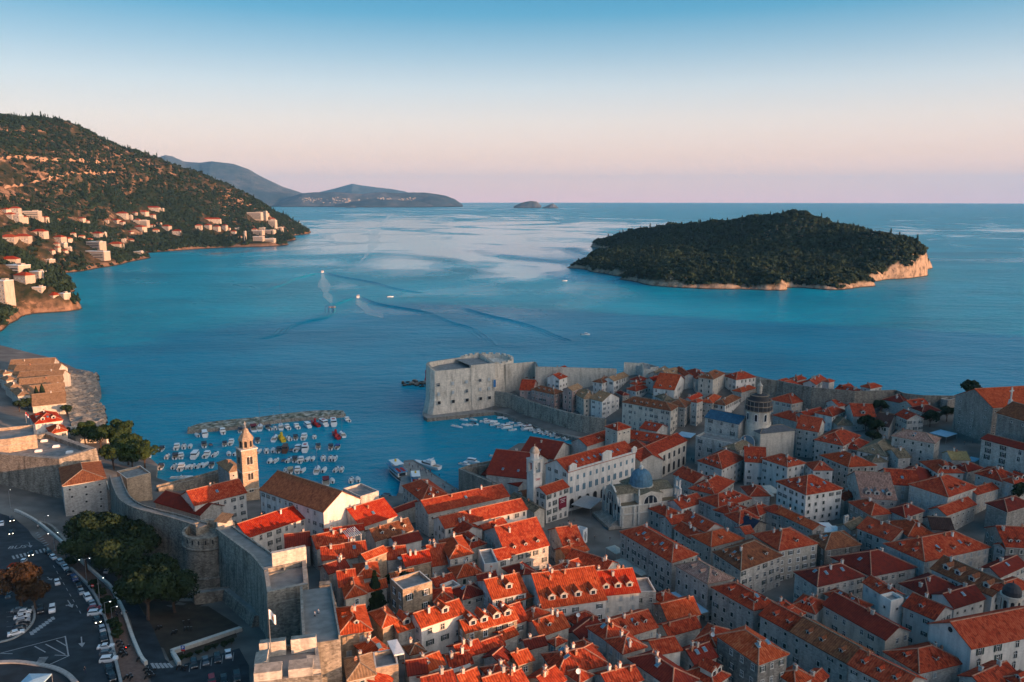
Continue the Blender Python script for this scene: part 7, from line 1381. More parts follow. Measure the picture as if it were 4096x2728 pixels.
# ------------------------------------------------------------------ trees
def tree_mesh(seed, R_, H_, n, flat=0.6, mt='leaf_pine', leaf=0.085, lobes=16):
 r = np.random.default_rng(seed); tris = []; tint = []; cs = []
 for k in range(lobes):
  a = r.random() * 6.283; q = math.sqrt(r.random()) * 0.72; c = np.array([q * math.cos(a), q * math.sin(a), (r.random() - .25) * flat * (1 - q * .5)]); cs.append(c)
  rl = 0.26 + 0.2 * r.random(); base = r.random()
  m_ = int(n / lobes); d = r.normal(size=(m_, 3)); d[:, 2] += .35; d /= np.linalg.norm(d, axis=1)[:, None]
  p = c + d * rl * np.array([1, 1, .72]) * (0.75 + .35 * r.random(m_))[:, None]
  for i in range(m_):
   qn = Vector(d[i] + r.normal(size=3) * .5).to_track_quat('Z', 'Y'); s = leaf * (.6 + .9 * r.random()); a0 = r.random() * 6
   tris.append([p[i] * R_ + np.array(qn @ Vector((s * R_ * math.cos(a0 + j * 2.094), s * R_ * math.sin(a0 + j * 2.094), 0))) + [0, 0, H_] for j in range(3)])
   tint.append(min(1, max(0, .25 + .35 * base + .3 * r.random())))
 V = np.array(tris).reshape(-1, 3); me = np_mesh('crown', V, np.arange(len(V)).reshape(-1, 3), [mt], attr=tint)
 b = MB(); hb = H_ - R_ * .25; b.tube((0, 0, -1), (R_ * .05, 0, hb * .6), .05 * R_ + .12, .04 * R_ + .08, 'bark', 7, False); b.tube((R_ * .05, 0, hb * .6), (0, R_ * .04, hb), .04 * R_ + .08, .03 * R_ + .05, 'bark', 6, False)
 for c in cs[:9]: b.tube((R_ * .05, 0, hb * .62), tuple(c * R_ * .9 + [0, 0, H_]), .025 * R_ + .04, .03, 'bark', 5, False)
 return me, b.build('trunk', link=False, rel=False)
def cyp_mesh(seed, R_, H_, n, mt='leaf_dark', pw_=.7, jag=0.0):
 r = np.random.default_rng(seed); tris = []; tint = []
 h = r.random(n) ** .85; a = r.random(n) * 6.283; rr = R_ * np.sin(np.pi * (.10 + .9 * h) ** 1.0) ** pw_ if pw_ < 1 else R_ * (1.03 - h) * (1 + jag * np.sin(h * 40) * .5)
 for k in range(n):
  q = .7 + .4 * r.random(); c = np.array([rr[k] * q * math.cos(a[k]), rr[k] * q * math.sin(a[k]), .4 + h[k] * H_]); qn = Vector((math.cos(a[k]), math.sin(a[k]), .4)).to_track_quat('Z', 'Y'); s = .16 * R_ + .1; a0 = r.random() * 6
  tris.append([c + np.array(qn @ Vector((s * math.cos(a0 + j * 2.094), s * 1.3 * math.sin(a0 + j * 2.094), 0))) for j in range(3)]); tint.append(r.random() * .8)
 V = np.array(tris).reshape(-1, 3); me = np_mesh('crown', V, np.arange(len(V)).reshape(-1, 3), [mt], attr=tint)
 b = MB(); b.tube((0, 0, -1), (0, 0, H_ * .7), .22, .08, 'bark', 6, False); return me, b.build('trunk', link=False, rel=False)
TM = {'pine%d' % i: tree_mesh(20 + i, 7.4, 9.0, 6500, .6, 'leaf_dark', .062, 22) for i in range(3)}
TM.update({'oak%d' % i: tree_mesh(30 + i, 6.0, 8.0, 4600, 1.0, 'leaf_pine', .08, 20) for i in range(2)})
TM['autumn'] = tree_mesh(37, 5.0, 6.0, 3600, .6, 'leaf_autumn', .075, 16)
TM['dark'] = tree_mesh(38, 4.0, 5.0, 2600, .9, 'leaf_dark', .09, 14); TM['bush'] = tree_mesh(39, 1.3, 1.0, 700, .9, 'leaf_dark', .16, 8)
TM['cypress'] = cyp_mesh(41, 1.7, 13, 1500); TM['conifer'] = cyp_mesh(42, 2.6, 9, 2200, 'leaf_dark', 1.2, .5)
def tree(key, p, sc, label, name='tree', cat='tree', group=None, rz=None):
 o = empty(name, p, rnd.uniform(0, 6.28) if rz is None else rz); o.scale = (sc, sc, sc * rnd.uniform(.93, 1.07)); tag(o, label, cat, group)
 put('crown', TM[key][0], o); put('trunk', TM[key][1], o); return o
for i, (x, y, s, lb) in enumerate(((900, 420, 1.15, 'umbrella pine beside the round turn under the terraced fort'), (1170, 390, 1.05, 'umbrella pine against the middle of the curving wall'), (1440, 430, 1.1, 'umbrella pine close to the curving wall near the round tower'), (800, 560, .95, 'umbrella pine leaning over the promenade parapet'), (1120, 720, 1.0, 'umbrella pine shading the parked cars by the lane'), (1430, 800, .95, 'umbrella pine between the lane cars and the round tower'), (1610, 930, .85, 'umbrella pine at the foot of the round tower'), (1360, 1000, .95, 'umbrella pine standing nearest the motorcycle garden'), (1240, 560, 1.0, 'umbrella pine in the middle of the moat grove'))):
 tree('pine%d' % (i % 3), U('B', x, y, 0), s, lb, 'pine_tree', 'tree', 'umbrella pines under the town wall')
for i, (x, y, s, lb) in enumerate(((790, 960, .95, 'broad tree beside the pool deck behind the terraced fort'), (930, 1010, 1.0, 'broad tree against the side wall of the terraced fort'), (1100, 1010, 1.25, 'tallest dark tree of the grove by the small white hut'), (1180, 1140, 1.2, 'broad tree in the grove overlooking the moored boats'), (1330, 1190, 1.1, 'broad tree at the water edge nearest the moorings'), (1050, 1180, 1.0, 'broad tree between terraced fort and sunlit gun platform'), (1220, 1200, 1.0, 'broad tree directly behind the sunlit gun platform'))):
 tree('oak%d' % (i % 2), U('A', x, y, 0), s, lb, 'tree', 'tree', 'harbour grove beside the terraced fort')
for x, y, s, lb in ((400, 580, .95, 'slim tall cypress by the quarantine halls'), (345, 580, .8, 'shorter cypress beside the stone lodge')): tree('cypress', U('A', x, y, 0), s, lb, 'cypress_tree')
for x, y, s, lb in ((180, 650, .8, 'dark tree at the street end behind the red villa'), (260, 640, .9, 'dark tree between the stone lodge and the red villa'), (480, 640, .9, 'dark tree between red villa and quarantine hall'), (610, 690, .8, 'dark tree beside the shore rocks and the red villa'), (330, 640, .8, 'dark tree below the two cypresses'), (660, 880, .7, 'dark tree by the pale yellow terrace building')): tree('dark', U('A', x, y, 0), s, lb)
tree('autumn', U('B', 200, 880, 0), 1.15, 'russet tree spreading over the car park', 'tree'); tree('autumn', U('B', 330, 900, 0), .8, 'smaller russet tree beside the zigzag parked cars', 'tree')
tree('conifer', U('C', 1100, 905, 0), 1.15, 'dark conifer standing among the sunlit roofs', 'conifer_tree')
for x, y, s, lb in ((1270, 760, .75, 'leafy vine tree climbing towards the balustraded terrace'), (1390, 690, .55, 'green creeper bush on the balustraded terrace')): tree('dark', U('C', x, y, 0 if s > .6 else 6), s, lb)
for t_, x, y, s, lb in (('H', 1030, 680, 1.0, 'garden tree beside the stone wall near the white square house'), ('H', 900, 830, 1.0, 'dark garden tree in front of the mottled stone house'), ('H', 1000, 900, 1.1, 'dark garden tree beside the tiny dormer house'), ('H', 960, 960, .9, 'dark garden tree above the grey-green roofs'), ('H', 1490, 790, 1.0, 'dark tree beside the gabled stone house'), ('H', 1640, 740, 1.0, 'dark tree at the foot of the great stone church'), ('H', 2300, 1500, 1.1, 'dark tree in the lane at the picture edge'), ('E', 670, 400, .8, 'small tree under the sea wall beside the white three-dormer house'), ('E', 640, 380, .7, 'small bush tree against the sea wall arches')): tree('dark', U(t_, x, y, 0), s, lb)
tree('bush', P(*tp('H', 1850, 490), 28), 4.2, 'bright green tree beyond the great stone church roof')
sheet_soil = [(760, 300), (1000, 240), (1450, 330), (1760, 640), (1800, 800), (2240, 1080), (1600, 1300), (1480, 1250), (1400, 1060), (1200, 760), (1050, 560), (900, 400)]
# ------------------------------------------------------------------ road, promenade, car park
def W2(t, pts): return [U(t, x, y).to_2d() for x, y in pts]
kerbline = [(-60, 0), (130, 60), (260, 170), (330, 260), (470, 370), (640, 520), (800, 690), (920, 880), (985, 1060), (1030, 1200), (1080, 1400), (1115, 1568), (1140, 1720)]
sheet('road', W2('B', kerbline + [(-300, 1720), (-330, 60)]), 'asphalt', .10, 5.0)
lane = [(640, 240), (720, 380), (860, 520), (960, 640), (1110, 830), (1200, 1000), (1260, 1230), (1340, 1400), (1390, 1568), (1420, 1720), (2300, 1720), (2290, 1420), (2200, 1260), (1600, 1430), (1520, 1360), (1480, 1250), (1400, 1060), (1330, 950), (1200, 760), (1050, 560), (900, 400), (790, 190)]
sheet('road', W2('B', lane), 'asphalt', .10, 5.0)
plain('brick_path', (0.17, 0.10, 0.075), .85, var=.3); plain('soil', (0.05, 0.038, 0.026), .95, var=.4, scale=.3)
sheet('pavement', W2('B', [(340, 250), (480, 365), (650, 515), (815, 690), (930, 880), (1000, 1060), (1045, 1200), (1095, 1400), (1130, 1568), (1160, 1720), (1400, 1720), (1370, 1568), (1320, 1400), (1240, 1230), (1180, 1000), (1090, 830), (940, 640), (840, 530), (700, 390), (560, 280), (440, 200)]), 'brick_path', .14, 5.0)
sheet('garden', W2('B', [(1420, 1060), (1500, 1250), (1560, 1380), (2180, 1160), (2160, 1080), (1780, 1010), (1500, 960)]), 'soil', .12, 4.0)
sheet('garden', W2('B', sheet_soil), 'soil', .06, 5.0)
def strip_wall(t, pts, h, th, mt, label, cat='parapet', name='parapet'):
 q = smooth_line([U(t, x, y) for x, y in pts], 4); b = MB()
 o1 = offset(q, th / 2); o2 = offset(q, -th / 2)
 for i in range(len(q) - 1):
  A = [Vector((o1[i].x, o1[i].y, q[i].z)), Vector((o1[i + 1].x, o1[i + 1].y, q[i + 1].z)), Vector((o2[i + 1].x, o2[i + 1].y, q[i + 1].z)), Vector((o2[i].x, o2[i].y, q[i].z))]; up_ = Vector((0, 0, h)); dn = Vector((0, 0, -.6))
  b.face([a + up_ for a in A][::-1], mt); b.face([A[0] + dn, A[1] + dn, A[1] + up_, A[0] + up_][::-1], mt); b.face([A[2] + dn, A[3] + dn, A[3] + up_, A[2] + up_][::-1], mt)
  if i == 0: b.face([A[3] + dn, A[0] + dn, A[0] + up_, A[3] + up_], mt)
  if i == len(q) - 2: b.face([A[1] + dn, A[2] + dn, A[2] + up_, A[1] + up_], mt)
 o = b.build(name, None, tuple(q[0])); tag(o, label, cat); return o
strip_wall('B', [(140, 0), (220, 35), (350, 110), (480, 215), (580, 300), (700, 400), (760, 480), (850, 560), (940, 640)], 1.0, .7, 'trim', 'pale stone parapet sweeping along the promenade above the pines')
strip_wall('B', [(940, 640), (1020, 710), (1085, 830), (1135, 930), (1180, 1060), (1230, 1200), (1300, 1360), (1345, 1415)], 1.0, .7, 'trim', 'pale stone parapet between the promenade and the lower lane')
strip_wall('B', [(655, 535), (815, 695), (925, 885), (990, 1065), (1060, 1360), (1115, 1600)], .8, .6, 'kerb', 'low kerb wall between the parked cars and the promenade')
strip_wall('B', [(350, 110), (470, 150), (560, 240), (690, 400)], 1.2, .8, 'trim_stone', 'inner ramp wall below the terraced fort')
strip_wall('B', [(1580, 1310), (2215, 1095)], 1.0, 1.2, 'trim', 'pale garden wall above the row of round shrubs')
strip_wall('B', [(1590, 1320), (1650, 1420)], 1.0, .8, 'trim', 'short pale wall end beside the parking sign')
strip_wall('B', [(-20, 1215), (110, 1180), (230, 1110), (300, 1030), (320, 950), (300, 880)], .4, .5, 'kerb', 'curved kerb around the zigzag car park', 'kerb', 'kerb')
strip_wall('B', [(-30, 1400), (150, 1395), (330, 1415), (500, 1450), (620, 1510), (700, 1590)], .5, 1.0, 'kerb', 'curved kerb of the island beside the blue canopy', 'kerb', 'kerb')
# painted markings
MK = MB()
def stripe(t, a, b_, w, off=.16):
 p = U(t, *a); q = U(t, *b_); d_ = (q - p).to_2d().normalized(); n_ = Vector((-d_.y, d_.x)) * w / 2
 MK.face([(v.x, v.y, gz(v.x, v.y) + off) for v in (p.to_2d() + n_, p.to_2d() - n_, q.to_2d() - n_, q.to_2d() + n_)][::-1], 'marking')
for k in range(10): s = k / 9; x, y = 125 + 320 * s, 425 - 75 * s; stripe('B', (x - 8, y - 14), (x + 8, y + 16), .55)
for k in range(7): s = k / 6; stripe('B', (330 + 75 * s, 205 + 115 * s), (350 + 100 * s, 195 + 108 * s), .4)
for k in range(8): s = k / 7; stripe('B', (285 + 195 * s, 1110 - 135 * s), (300 + 195 * s, 1130 - 140 * s + 10), .7)
for k in range(5): s = k / 4; stripe('B', (1395 + 150 * s, 1400 - 0 * s), (1425 + 160 * s, 1450 - 10 * s), .6)
for a, c in (((520, 1190), (610, 1240)), ((420, 1225), (600, 1320)), ((320, 1245), (420, 1300)), ((600, 1150), (630, 1330)), ((0, 1310), (600, 1155)), ((0, 1310), (630, 1330)), ((640, 1330), (430, 1425))): stripe('B', a, c, .28)
for k in range(5): s = k / 4; stripe('B', (330 + 30 * s, 1400 - 50 * s), (410 + 35 * s, 1395 - 50 * s), .3)
for k in range(9): s = k / 9; x, y = 490 + 270 * s, 500 + 470 * s; stripe('B', (x, y), (x + 14, y + 24), .16)
for k in range(6): stripe('B', (60, 930 + 45 * k), (115, 925 + 45 * k), .14)
for k in range(5): stripe('B', (1740 + 100 * k, 1480 - 25 * k), (1750 + 100 * k, 1400 - 25 * k), .14)
def arrow(x, y, dx, dy):
 stripe('B', (x - dx, y - dy), (x + dx * .3, y + dy * .3), .25); p = U('B', x + dx, y + dy); q = U('B', x + dx * .2, y + dy * .2); d_ = (p - q).to_2d(); n_ = Vector((-d_.y, d_.x)).normalized() * .7
 MK.face([(v.x, v.y, gz(v.x, v.y) + .16) for v in (q.to_2d() + n_, q.to_2d() - n_, p.to_2d())][::-1], 'marking')
arrow(275, 312, 8, 24); arrow(645, 855, 22, 35); arrow(630, 862, -22, 12); arrow(752, 1205, 4, 48); arrow(455, 622, 20, 14)
kind(MK.build('road_marking'), 'structure')
p = U('B', 150, 345); bo = put('road_lettering', text_mesh('BUS', 3.2, 'marking', .004), None); bo.location = (p.x, p.y, gz(p.x, p.y) + .2); bo.rotation_euler = (0, 0, R(12)); kind(bo, 'structure')
# ------------------------------------------------------------------ cars
CARC = {'white': (.72, .73, .74), 'silver': (.36, .38, .40), 'grey': (.12, .13, .14), 'black': (.02, .021, .024), 'blue': (.03, .08, .2), 'red': (.28, .02, .025)}
for k, c in CARC.items(): plain('car_' + k, c, .25, .1, var=0, spec=.6)
plain('tyre', (.02, .02, .02), .9, var=0); plain('rim', (.4, .4, .42), .35, .7, var=0); plain('lamp_off', (.5, .5, .48), .2, var=0); plain('lamp_on', (1, .9, .7), .3, var=0, emit=(1, .86, .6, 6)); plain('tail_on', (.6, .02, .02), .3, var=0, emit=(1, .05, .03, 5)); plain('lamp_warm', (1, .9, .7), .3, var=0, emit=(1, .93, .8, 5))
def car_parts(col, style, lit):
 key = ('car', col, style, lit)
 if key in LIB: return LIB[key]
 L_, W_, H_ = {'hatch': (3.9, 1.72, 1.5), 'sedan': (4.5, 1.8, 1.45), 'suv': (4.6, 1.9, 1.75), 'van': (5.0, 1.95, 2.05)}[style]; mt = 'car_' + col
 prof = {'hatch': [(-.5, .45), (-.49, .62), (-.46, .64), (-.36, .98), (.10, 1.0), (.26, .68), (.46, .58), (.5, .42)], 'sedan': [(-.5, .45), (-.49, .64), (-.34, .67), (-.2, .98), (.08, 1.0), (.24, .68), (.46, .58), (.5, .42)], 'suv': [(-.5, .45), (-.49, .62), (-.47, .66), (-.40, .98), (.12, 1.0), (.26, .66), (.47, .60), (.5, .42)], 'van': [(-.5, .4), (-.5, .6), (-.49, .65), (-.46, 1.0), (.22, 1.0), (.36, .62), (.47, .55), (.5, .4)]}[style]
 b = MB(); lo = [(x * L_, .2 * H_) for x, z in prof]; secs = []
 for x, z in prof:
  up_ = z > .66; wf = .8 if up_ else 1.0; secs.append([(x * L_, -W_ / 2 * .96, .22), (x * L_, -W_ / 2, .45 * H_), (x * L_, -W_ / 2 * wf, z * H_), (x * L_, W_ / 2 * wf, z * H_), (x * L_, W_ / 2, .45 * H_), (x * L_, W_ / 2 * .96, .22)])
 for i in range(len(secs) - 1):
  for j in range(5): b.face([secs[i][j], secs[i + 1][j], secs[i + 1][j + 1], secs[i][j + 1]][::-1], mt)
 b.face(secs[0], mt); b.face(secs[-1][::-1], mt); body = b.build('body', link=False, rel=False, smooth=False)
 g = MB(); pr = dict(enumerate(prof)); xs = [(x * L_, z * H_) for x, z in prof if z > .6]
 r0, r1 = [(x * L_, z * H_) for x, z in prof if z > .9][0], [(x * L_, z * H_) for x, z in prof if z > .9][-1]
 b0 = [(x * L_, z * H_) for x, z in prof if z < .7 and x * L_ < r0[0]][-1]; b1 = [(x * L_, z * H_) for x, z in prof if z < .7 and x * L_ > r1[0]][0]; e = .015
 for s in (-1, 1):
  q = [(b0[0] + .12, s * (W_ / 2 * .97 + e), b0[1] + .06), (b1[0] - .12, s * (W_ / 2 * .97 + e), b1[1] + .06), (r1[0] - .05, s * (W_ / 2 * .81 + e), r1[1] - .1), (r0[0] + .05, s * (W_ / 2 * .81 + e), r0[1] - .1)]; g.face(q if s < 0 else q[::-1], 'glass')
 for (p0, p1), sg in (((b1, r1), 1), ((b0, r0), -1)):
  a0, a1 = .1, .92; f_ = lambda t_: (p0[0] + (p1[0] - p0[0]) * t_ + sg * .03, p0[1] + (p1[1] - p0[1]) * t_ + .03); u0, u1 = f_(a0), f_(a1); w0, w1 = W_ / 2 * .93, W_ / 2 * .78
  q = [(u0[0], -w0, u0[1]), (u0[0], w0, u0[1]), (u1[0], w1, u1[1]), (u1[0], -w1, u1[1])]; g.face(q if sg > 0 else q[::-1], 'glass')
 glass = g.build('window', link=False, rel=False)
 w_ = MB(); w_.tube((0, -.11, 0), (0, .11, 0), .32, .32, 'tyre', 12); w_.tube((0, -.13, 0), (0, .13, 0), .19, .19, 'rim', 8); wheel = w_.build('wheel', link=False, rel=False)
 h_ = MB(); h_.box((0, 0, 0), (.1, .34, .16), 'lamp_on' if lit else 'lamp_off'); hl_ = h_.build('headlight', link=False, rel=False)
 t_ = MB(); t_.box((0, 0, 0), (.08, .3, .16), 'car_red'); tl_ = t_.build('tail_light', link=False, rel=False)
 LIB[key] = (L_, W_, H_, body, glass, wheel, hl_, tl_); return LIB[key]
def car(p, ang_, col, style, label, lit=False, group=None):
 L_, W_, H_, body, glass, wheel, hl_, tl_ = car_parts(col, style, lit); o = empty('car' if style != 'van' else 'van', (p.x, p.y, gz(p.x, p.y) + .13), ang_); o.scale = (.78,) * 3; tag(o, label, 'car' if style != 'van' else 'van', group)
 put('body', body, o); put('window', glass, o)
 for sx in (-.31, .31):
  for sy in (-1, 1): put('wheel', wheel, o, (sx * L_, sy * (W_ / 2 - .08), .32))
 for sy in (-1, 1): put('headlight', hl_, o, (L_ * .49, sy * W_ * .36, .5 * H_)); put('tail_light', tl_, o, (-L_ * .495, sy * W_ * .38, .55 * H_))
 return o
def heading(t, a, b_): p, q = U(t, *a), U(t, *b_); return math.atan2(q.y - p.y, q.x - p.x)
row = [(450, 392), (492, 436), (558, 484), (602, 528), (632, 578), (684, 632), (722, 688), (750, 758), (808, 810), (848, 864), (872, 908), (882, 952), (896, 1015), (942, 1100), (956, 1184), (976, 1262), (986, 1322), (1002, 1384), (1006, 1472), (1032, 1545)]
rc = ['black', 'white', 'silver', 'white', 'black', 'blue', 'black', 'silver', 'white', 'silver', 'red', 'white', 'black', 'silver', 'black', 'white', 'grey', 'white', 'black', 'black']
ords = ['first', 'second', 'third', 'fourth', 'fifth', 'sixth', 'seventh', 'eighth', 'ninth', 'tenth', 'eleventh', 'twelfth', 'thirteenth', 'fourteenth', 'fifteenth', 'sixteenth', 'seventeenth', 'eighteenth', 'nineteenth', 'twentieth', 'twenty-first', 'twenty-second', 'twenty-third', 'twenty-fourth', 'twenty-fifth', 'twenty-sixth']
for i, (x, y) in enumerate(row):
 a = heading('B', row[max(0, i - 1)], row[min(len(row) - 1, i + 1)]); sideways = i in (10, 11, 15, 16, 17)
 car(U('B', x, y), a + (0 if not sideways else R(70)), rc[i], ['sedan', 'hatch', 'suv'][i % 3], f'{rc[i]} car parked by the kerb wall, {ords[i]} counting from the zebra crossing', lit=(i == 12), group='cars parked along the kerb wall')
for (x, y), (x2, y2), col, st, lb, lit in (((110, 90), (118, 130), 'black', 'suv', 'black car driving with headlights on, farther up beside the parapet bend', True), ((108, 205), (85, 250), 'black', 'sedan', 'second dark car with headlights on, following the bend downhill', True), ((288, 402), (284, 440), 'black', 'sedan', 'dark car with headlights on crossing the zebra stripes', True), ((528, 668), (548, 720), 'white', 'hatch', 'white car driving down the middle lane', False), ((18, 125), (10, 165), 'white', 'hatch', 'white car at the picture edge near the bend', False), ((214, 480), (190, 500), 'white', 'hatch', 'white car behind the kiosk', False), ((300, 640), (270, 650), 'silver', 'hatch', 'silver car half hidden behind the russet tree', False), ((80, 730), (70, 760), 'silver', 'hatch', 'silver car under the edge of the russet tree', False), ((78, 790), (70, 820), 'grey', 'hatch', 'grey car under the edge of the russet tree', False), ((4, 750), (0, 790), 'black', 'hatch', 'dark car cut by the picture edge in the car park', False), ((483, 915), (478, 955), 'white', 'suv', 'white car parked at the tip of the traffic island', False), ((376, 925), (372, 965), 'black', 'suv', 'black car next to the white one at the island tip', False)):
 car(U('B', x, y), heading('B', (x, y), (x2, y2)), col, st, lb, lit)
for i, (x, y, col) in enumerate(((175, 925, 'grey'), (230, 942, 'white'), (205, 985, 'white'), (215, 1022, 'silver'), (205, 1060, 'black'), (180, 1095, 'black'), (150, 1135, 'white'))):
 car(U('B', x, y), R(20 + i * 2), col, 'hatch' if i % 2 else 'sedan', f'{col} car in the slanted rank of the car park, {ords[i]} below the russet tree', group='slanted rank in the car park')
for i, (x, y, col, lb) in enumerate(((1785, 1425, 'black', 'black car in the walled car park, nearest the parking sign'), (1892, 1395, 'grey', 'dark grey car in the walled car park between two black ones'), (2000, 1375, 'black', 'long black car in the walled car park'), (2100, 1330, 'white', 'white car in the corner of the walled car park'), (2180, 1545, 'black', 'black car at the picture bottom below the walled car park corner'), (2060, 1565, 'black', 'black car cut by the picture bottom in the walled car park'), (1950, 1580, 'red', 'dark red car cut by the picture bottom'))):
 car(U('B', x, y), heading('B', (x, y), (x + 8, y + 50)), col, 'sedan' if i % 2 else 'suv', lb)
for i, (x, y, col, lb) in enumerate(((1222, 632, 'silver', 'silver car under the pines with one lit lamp'), (1298, 605, 'grey', 'grey car under the pines farther from the lane'), (1335, 668, 'silver', 'silver car under the pines closest to the round tower'), (1165, 745, 'black', 'black car under the pines at the lane edge'), (990, 558, 'silver', 'silver car glimpsed between two pine crowns'))):
 car(U('B', x, y), R(60 + i * 9), col, 'hatch', lb, lit=(i == 0))
# motorcycles
def moto_parts():
 if 'moto' in LIB: return LIB['moto']
 b = MB(); b.box((0, 0, .62), (.75, .28, .35), 'black'); b.box((.42, 0, .95), (.12, .62, .06), 'metal'); b.tube((.68, 0, .32), (.42, 0, .98), .05, .05, 'metal', 6); b.box((.5, 0, .82), (.16, .22, .26), 'car_grey'); b.box((-.55, 0, .72), (.5, .22, .14), 'black'); f = b.build('frame', link=False, rel=False)
 s = MB(); s.box((-.25, 0, .84), (.75, .3, .12), 'tyre'); w_ = MB(); w_.tube((0, -.07, 0), (0, .07, 0), .31, .31, 'tyre', 12); LIB['moto'] = (f, s.build('seat', link=False, rel=False), w_.build('wheel', link=False, rel=False)); return LIB['moto']
def moto(p, a, label, group=None, tail=False):
 f, s, w_ = moto_parts(); o = empty('motorcycle', (p.x, p.y, gz(p.x, p.y) + .15), a); o.scale = (.8,) * 3; tag(o, label, 'motorcycle', group); put('frame', f, o); put('seat', s, o)
 for x in (-.68, .68): put('wheel', w_, o, (x, 0, .31))
 if tail: t_ = MB(); t_.box((-.82, 0, .75), (.08, .18, .12), 'tail_on'); put('tail_light', t_.build('tail_light', link=False, rel=False), o)
for i, (x, y) in enumerate(((1095, 1215), (1110, 1245), (1125, 1275), (1120, 1300), (1135, 1320), (1150, 1340), (1100, 1330))): moto(U('B', x, y), R(25 + 6 * i), 'dark motorcycle in the tight row beside the kerb wall on the promenade', 'motorcycles on the promenade')
moto(U('B', 1178, 1262), R(80), 'motorcycle with a glowing red tail light on the promenade', None, True); moto(U('B', 1275, 1375), R(80), 'lone motorcycle leaning at the promenade parapet')
for i, (x, y) in enumerate(((1350, 1470), (1365, 1495), (1385, 1510), (1400, 1530), (1360, 1540), (1410, 1480), (1160, 1545), (1195, 1530), (1210, 1550))): moto(U('B', x, y), R(20 + 9 * i), 'dark motorcycle parked at the lane end near the picture bottom', 'motorcycles at the lane end')
for i, (x, y) in enumerate(((1450, 1090), (1475, 1085), (1590, 1135), (1620, 1125), (1700, 1100), (1730, 1095), (1760, 1095), (1690, 1040), (1740, 1030))): moto(U('B', x, y), R(70 + 7 * i), 'dark motorcycle parked in the moat garden', 'motorcycles in the moat garden')
for i, (x, y) in enumerate(((1640, 1450), (1680, 1455), (1710, 1460))): moto(U('B', x, y), R(80 + 5 * i), 'dark motorcycle beside the black car near the parking sign', 'motorcycles by the parking sign')
# shrubs in planters
for i, (x, y) in enumerate(((1670, 1368), (1745, 1347), (1830, 1318), (1910, 1288), (1980, 1264), (2060, 1243), (2130, 1218))): tree('bush', U('B', x, y), .75, 'round clipped shrub in the row along the pale garden wall', 'shrub', 'shrub', 'round shrubs along the garden wall')
for i, (x, y) in enumerate(((640, 480), (665, 500), (860, 690), (885, 730), (930, 780), (975, 850), (990, 920), (1000, 960), (1050, 1050), (1065, 1090), (1075, 1160), (1030, 890))): tree('bush', U('B', x, y), 1.2, 'dark shrub in the planting strip between kerb wall and promenade', 'shrub', 'shrub', 'shrubs in the promenade planting strip')
# lamps and signs
def lamp(p, h, label, two=False, a=0.0):
 o = empty('street_lamp', p); tag(o, label, 'street lamp'); b = MB(); b.tube(p, (p.x, p.y, p.z + h), .1, .06, 'metal', 7); b.box((p.x, p.y, p.z + .25), (.35, .35, .5), 'metal'); b.build('pole', o, p)
 for s in ((-1, 1) if two else (1,)):
  e = Vector((math.cos(a) * 1.3 * s, math.sin(a) * 1.3 * s, h + .15)); b = MB(); b.tube((p.x, p.y, p.z + h - .1), p + e, .05, .04, 'metal', 5); b.box(tuple(p + e), (.6, .25, .12), 'metal', a); ar_ = b.build('arm', o, p)
  b = MB(); b.lathe([(.02, -.2), (.12, -.16), (.14, -.06), (.02, 0)], tuple(p + e), 'lamp_warm', 8); b.build('bulb', o, p)
for x, y, h, two, lb in ((798, 650, 7, True, 'twin headed street lamp lit beside the promenade planting'), (920, 850, 7, False, 'lit street lamp by the no entry sign'), (505, 365, 6, True, 'twin lit street lamp near the hatch markings'), (622, 470, 6, False, 'lit street lamp beside the parapet above the pines'), (975, 1010, 5, False, 'lit lamp over the dark car on the kerb wall'), (415, 140, 4, False, 'lit lamp on the parapet bend under the terraced fort'), (1030, 985, 3, False, 'low lit lamp among promenade shrubs')): lamp(U('B', x, y), h, lb, two, R(20))
lamp(U('A', 98, 1545), 7, 'lit street lamp at the foot of the terraced fort front', False, R(100))
p = U('B', 860, 760); o = empty('road_sign', p); tag(o, 'round red no entry sign with a white bar', 'road sign'); b = MB(); b.tube(p, (p.x, p.y, p.z + 2.6), .05, .05, 'metal', 6); b.build('pole', o, p); b = MB(); b.tube((p.x, p.y - .06, p.z + 2.5), (p.x, p.y - .1, p.z + 2.5), .42, .42, 'flag_red', 16); b.box((p.x, p.y - .12, p.z + 2.5), (.56, .03, .13), 'white'); b.build('face', o, p)
p = U('B', 1690, 1350); o = empty('road_sign', p); tag(o, 'blue parking sign with a white P and a red plate below', 'road sign'); b = MB(); b.tube(p, (p.x, p.y, p.z + 3.0), .05, .05, 'metal', 6); b.build('pole', o, p); b = MB(); b.box((p.x, p.y - .08, p.z + 2.7), (.9, .05, .9), 'flag_blue'); b.box((p.x, p.y - .08, p.z + 2.0), (.9, .05, .4), 'flag_red'); b.build('face', o, p); tx = put('lettering', text_mesh('P', .9, 'white'), o, (0, -.13, 2.38)); tx.rotation_euler = (R(90), 0, 0)
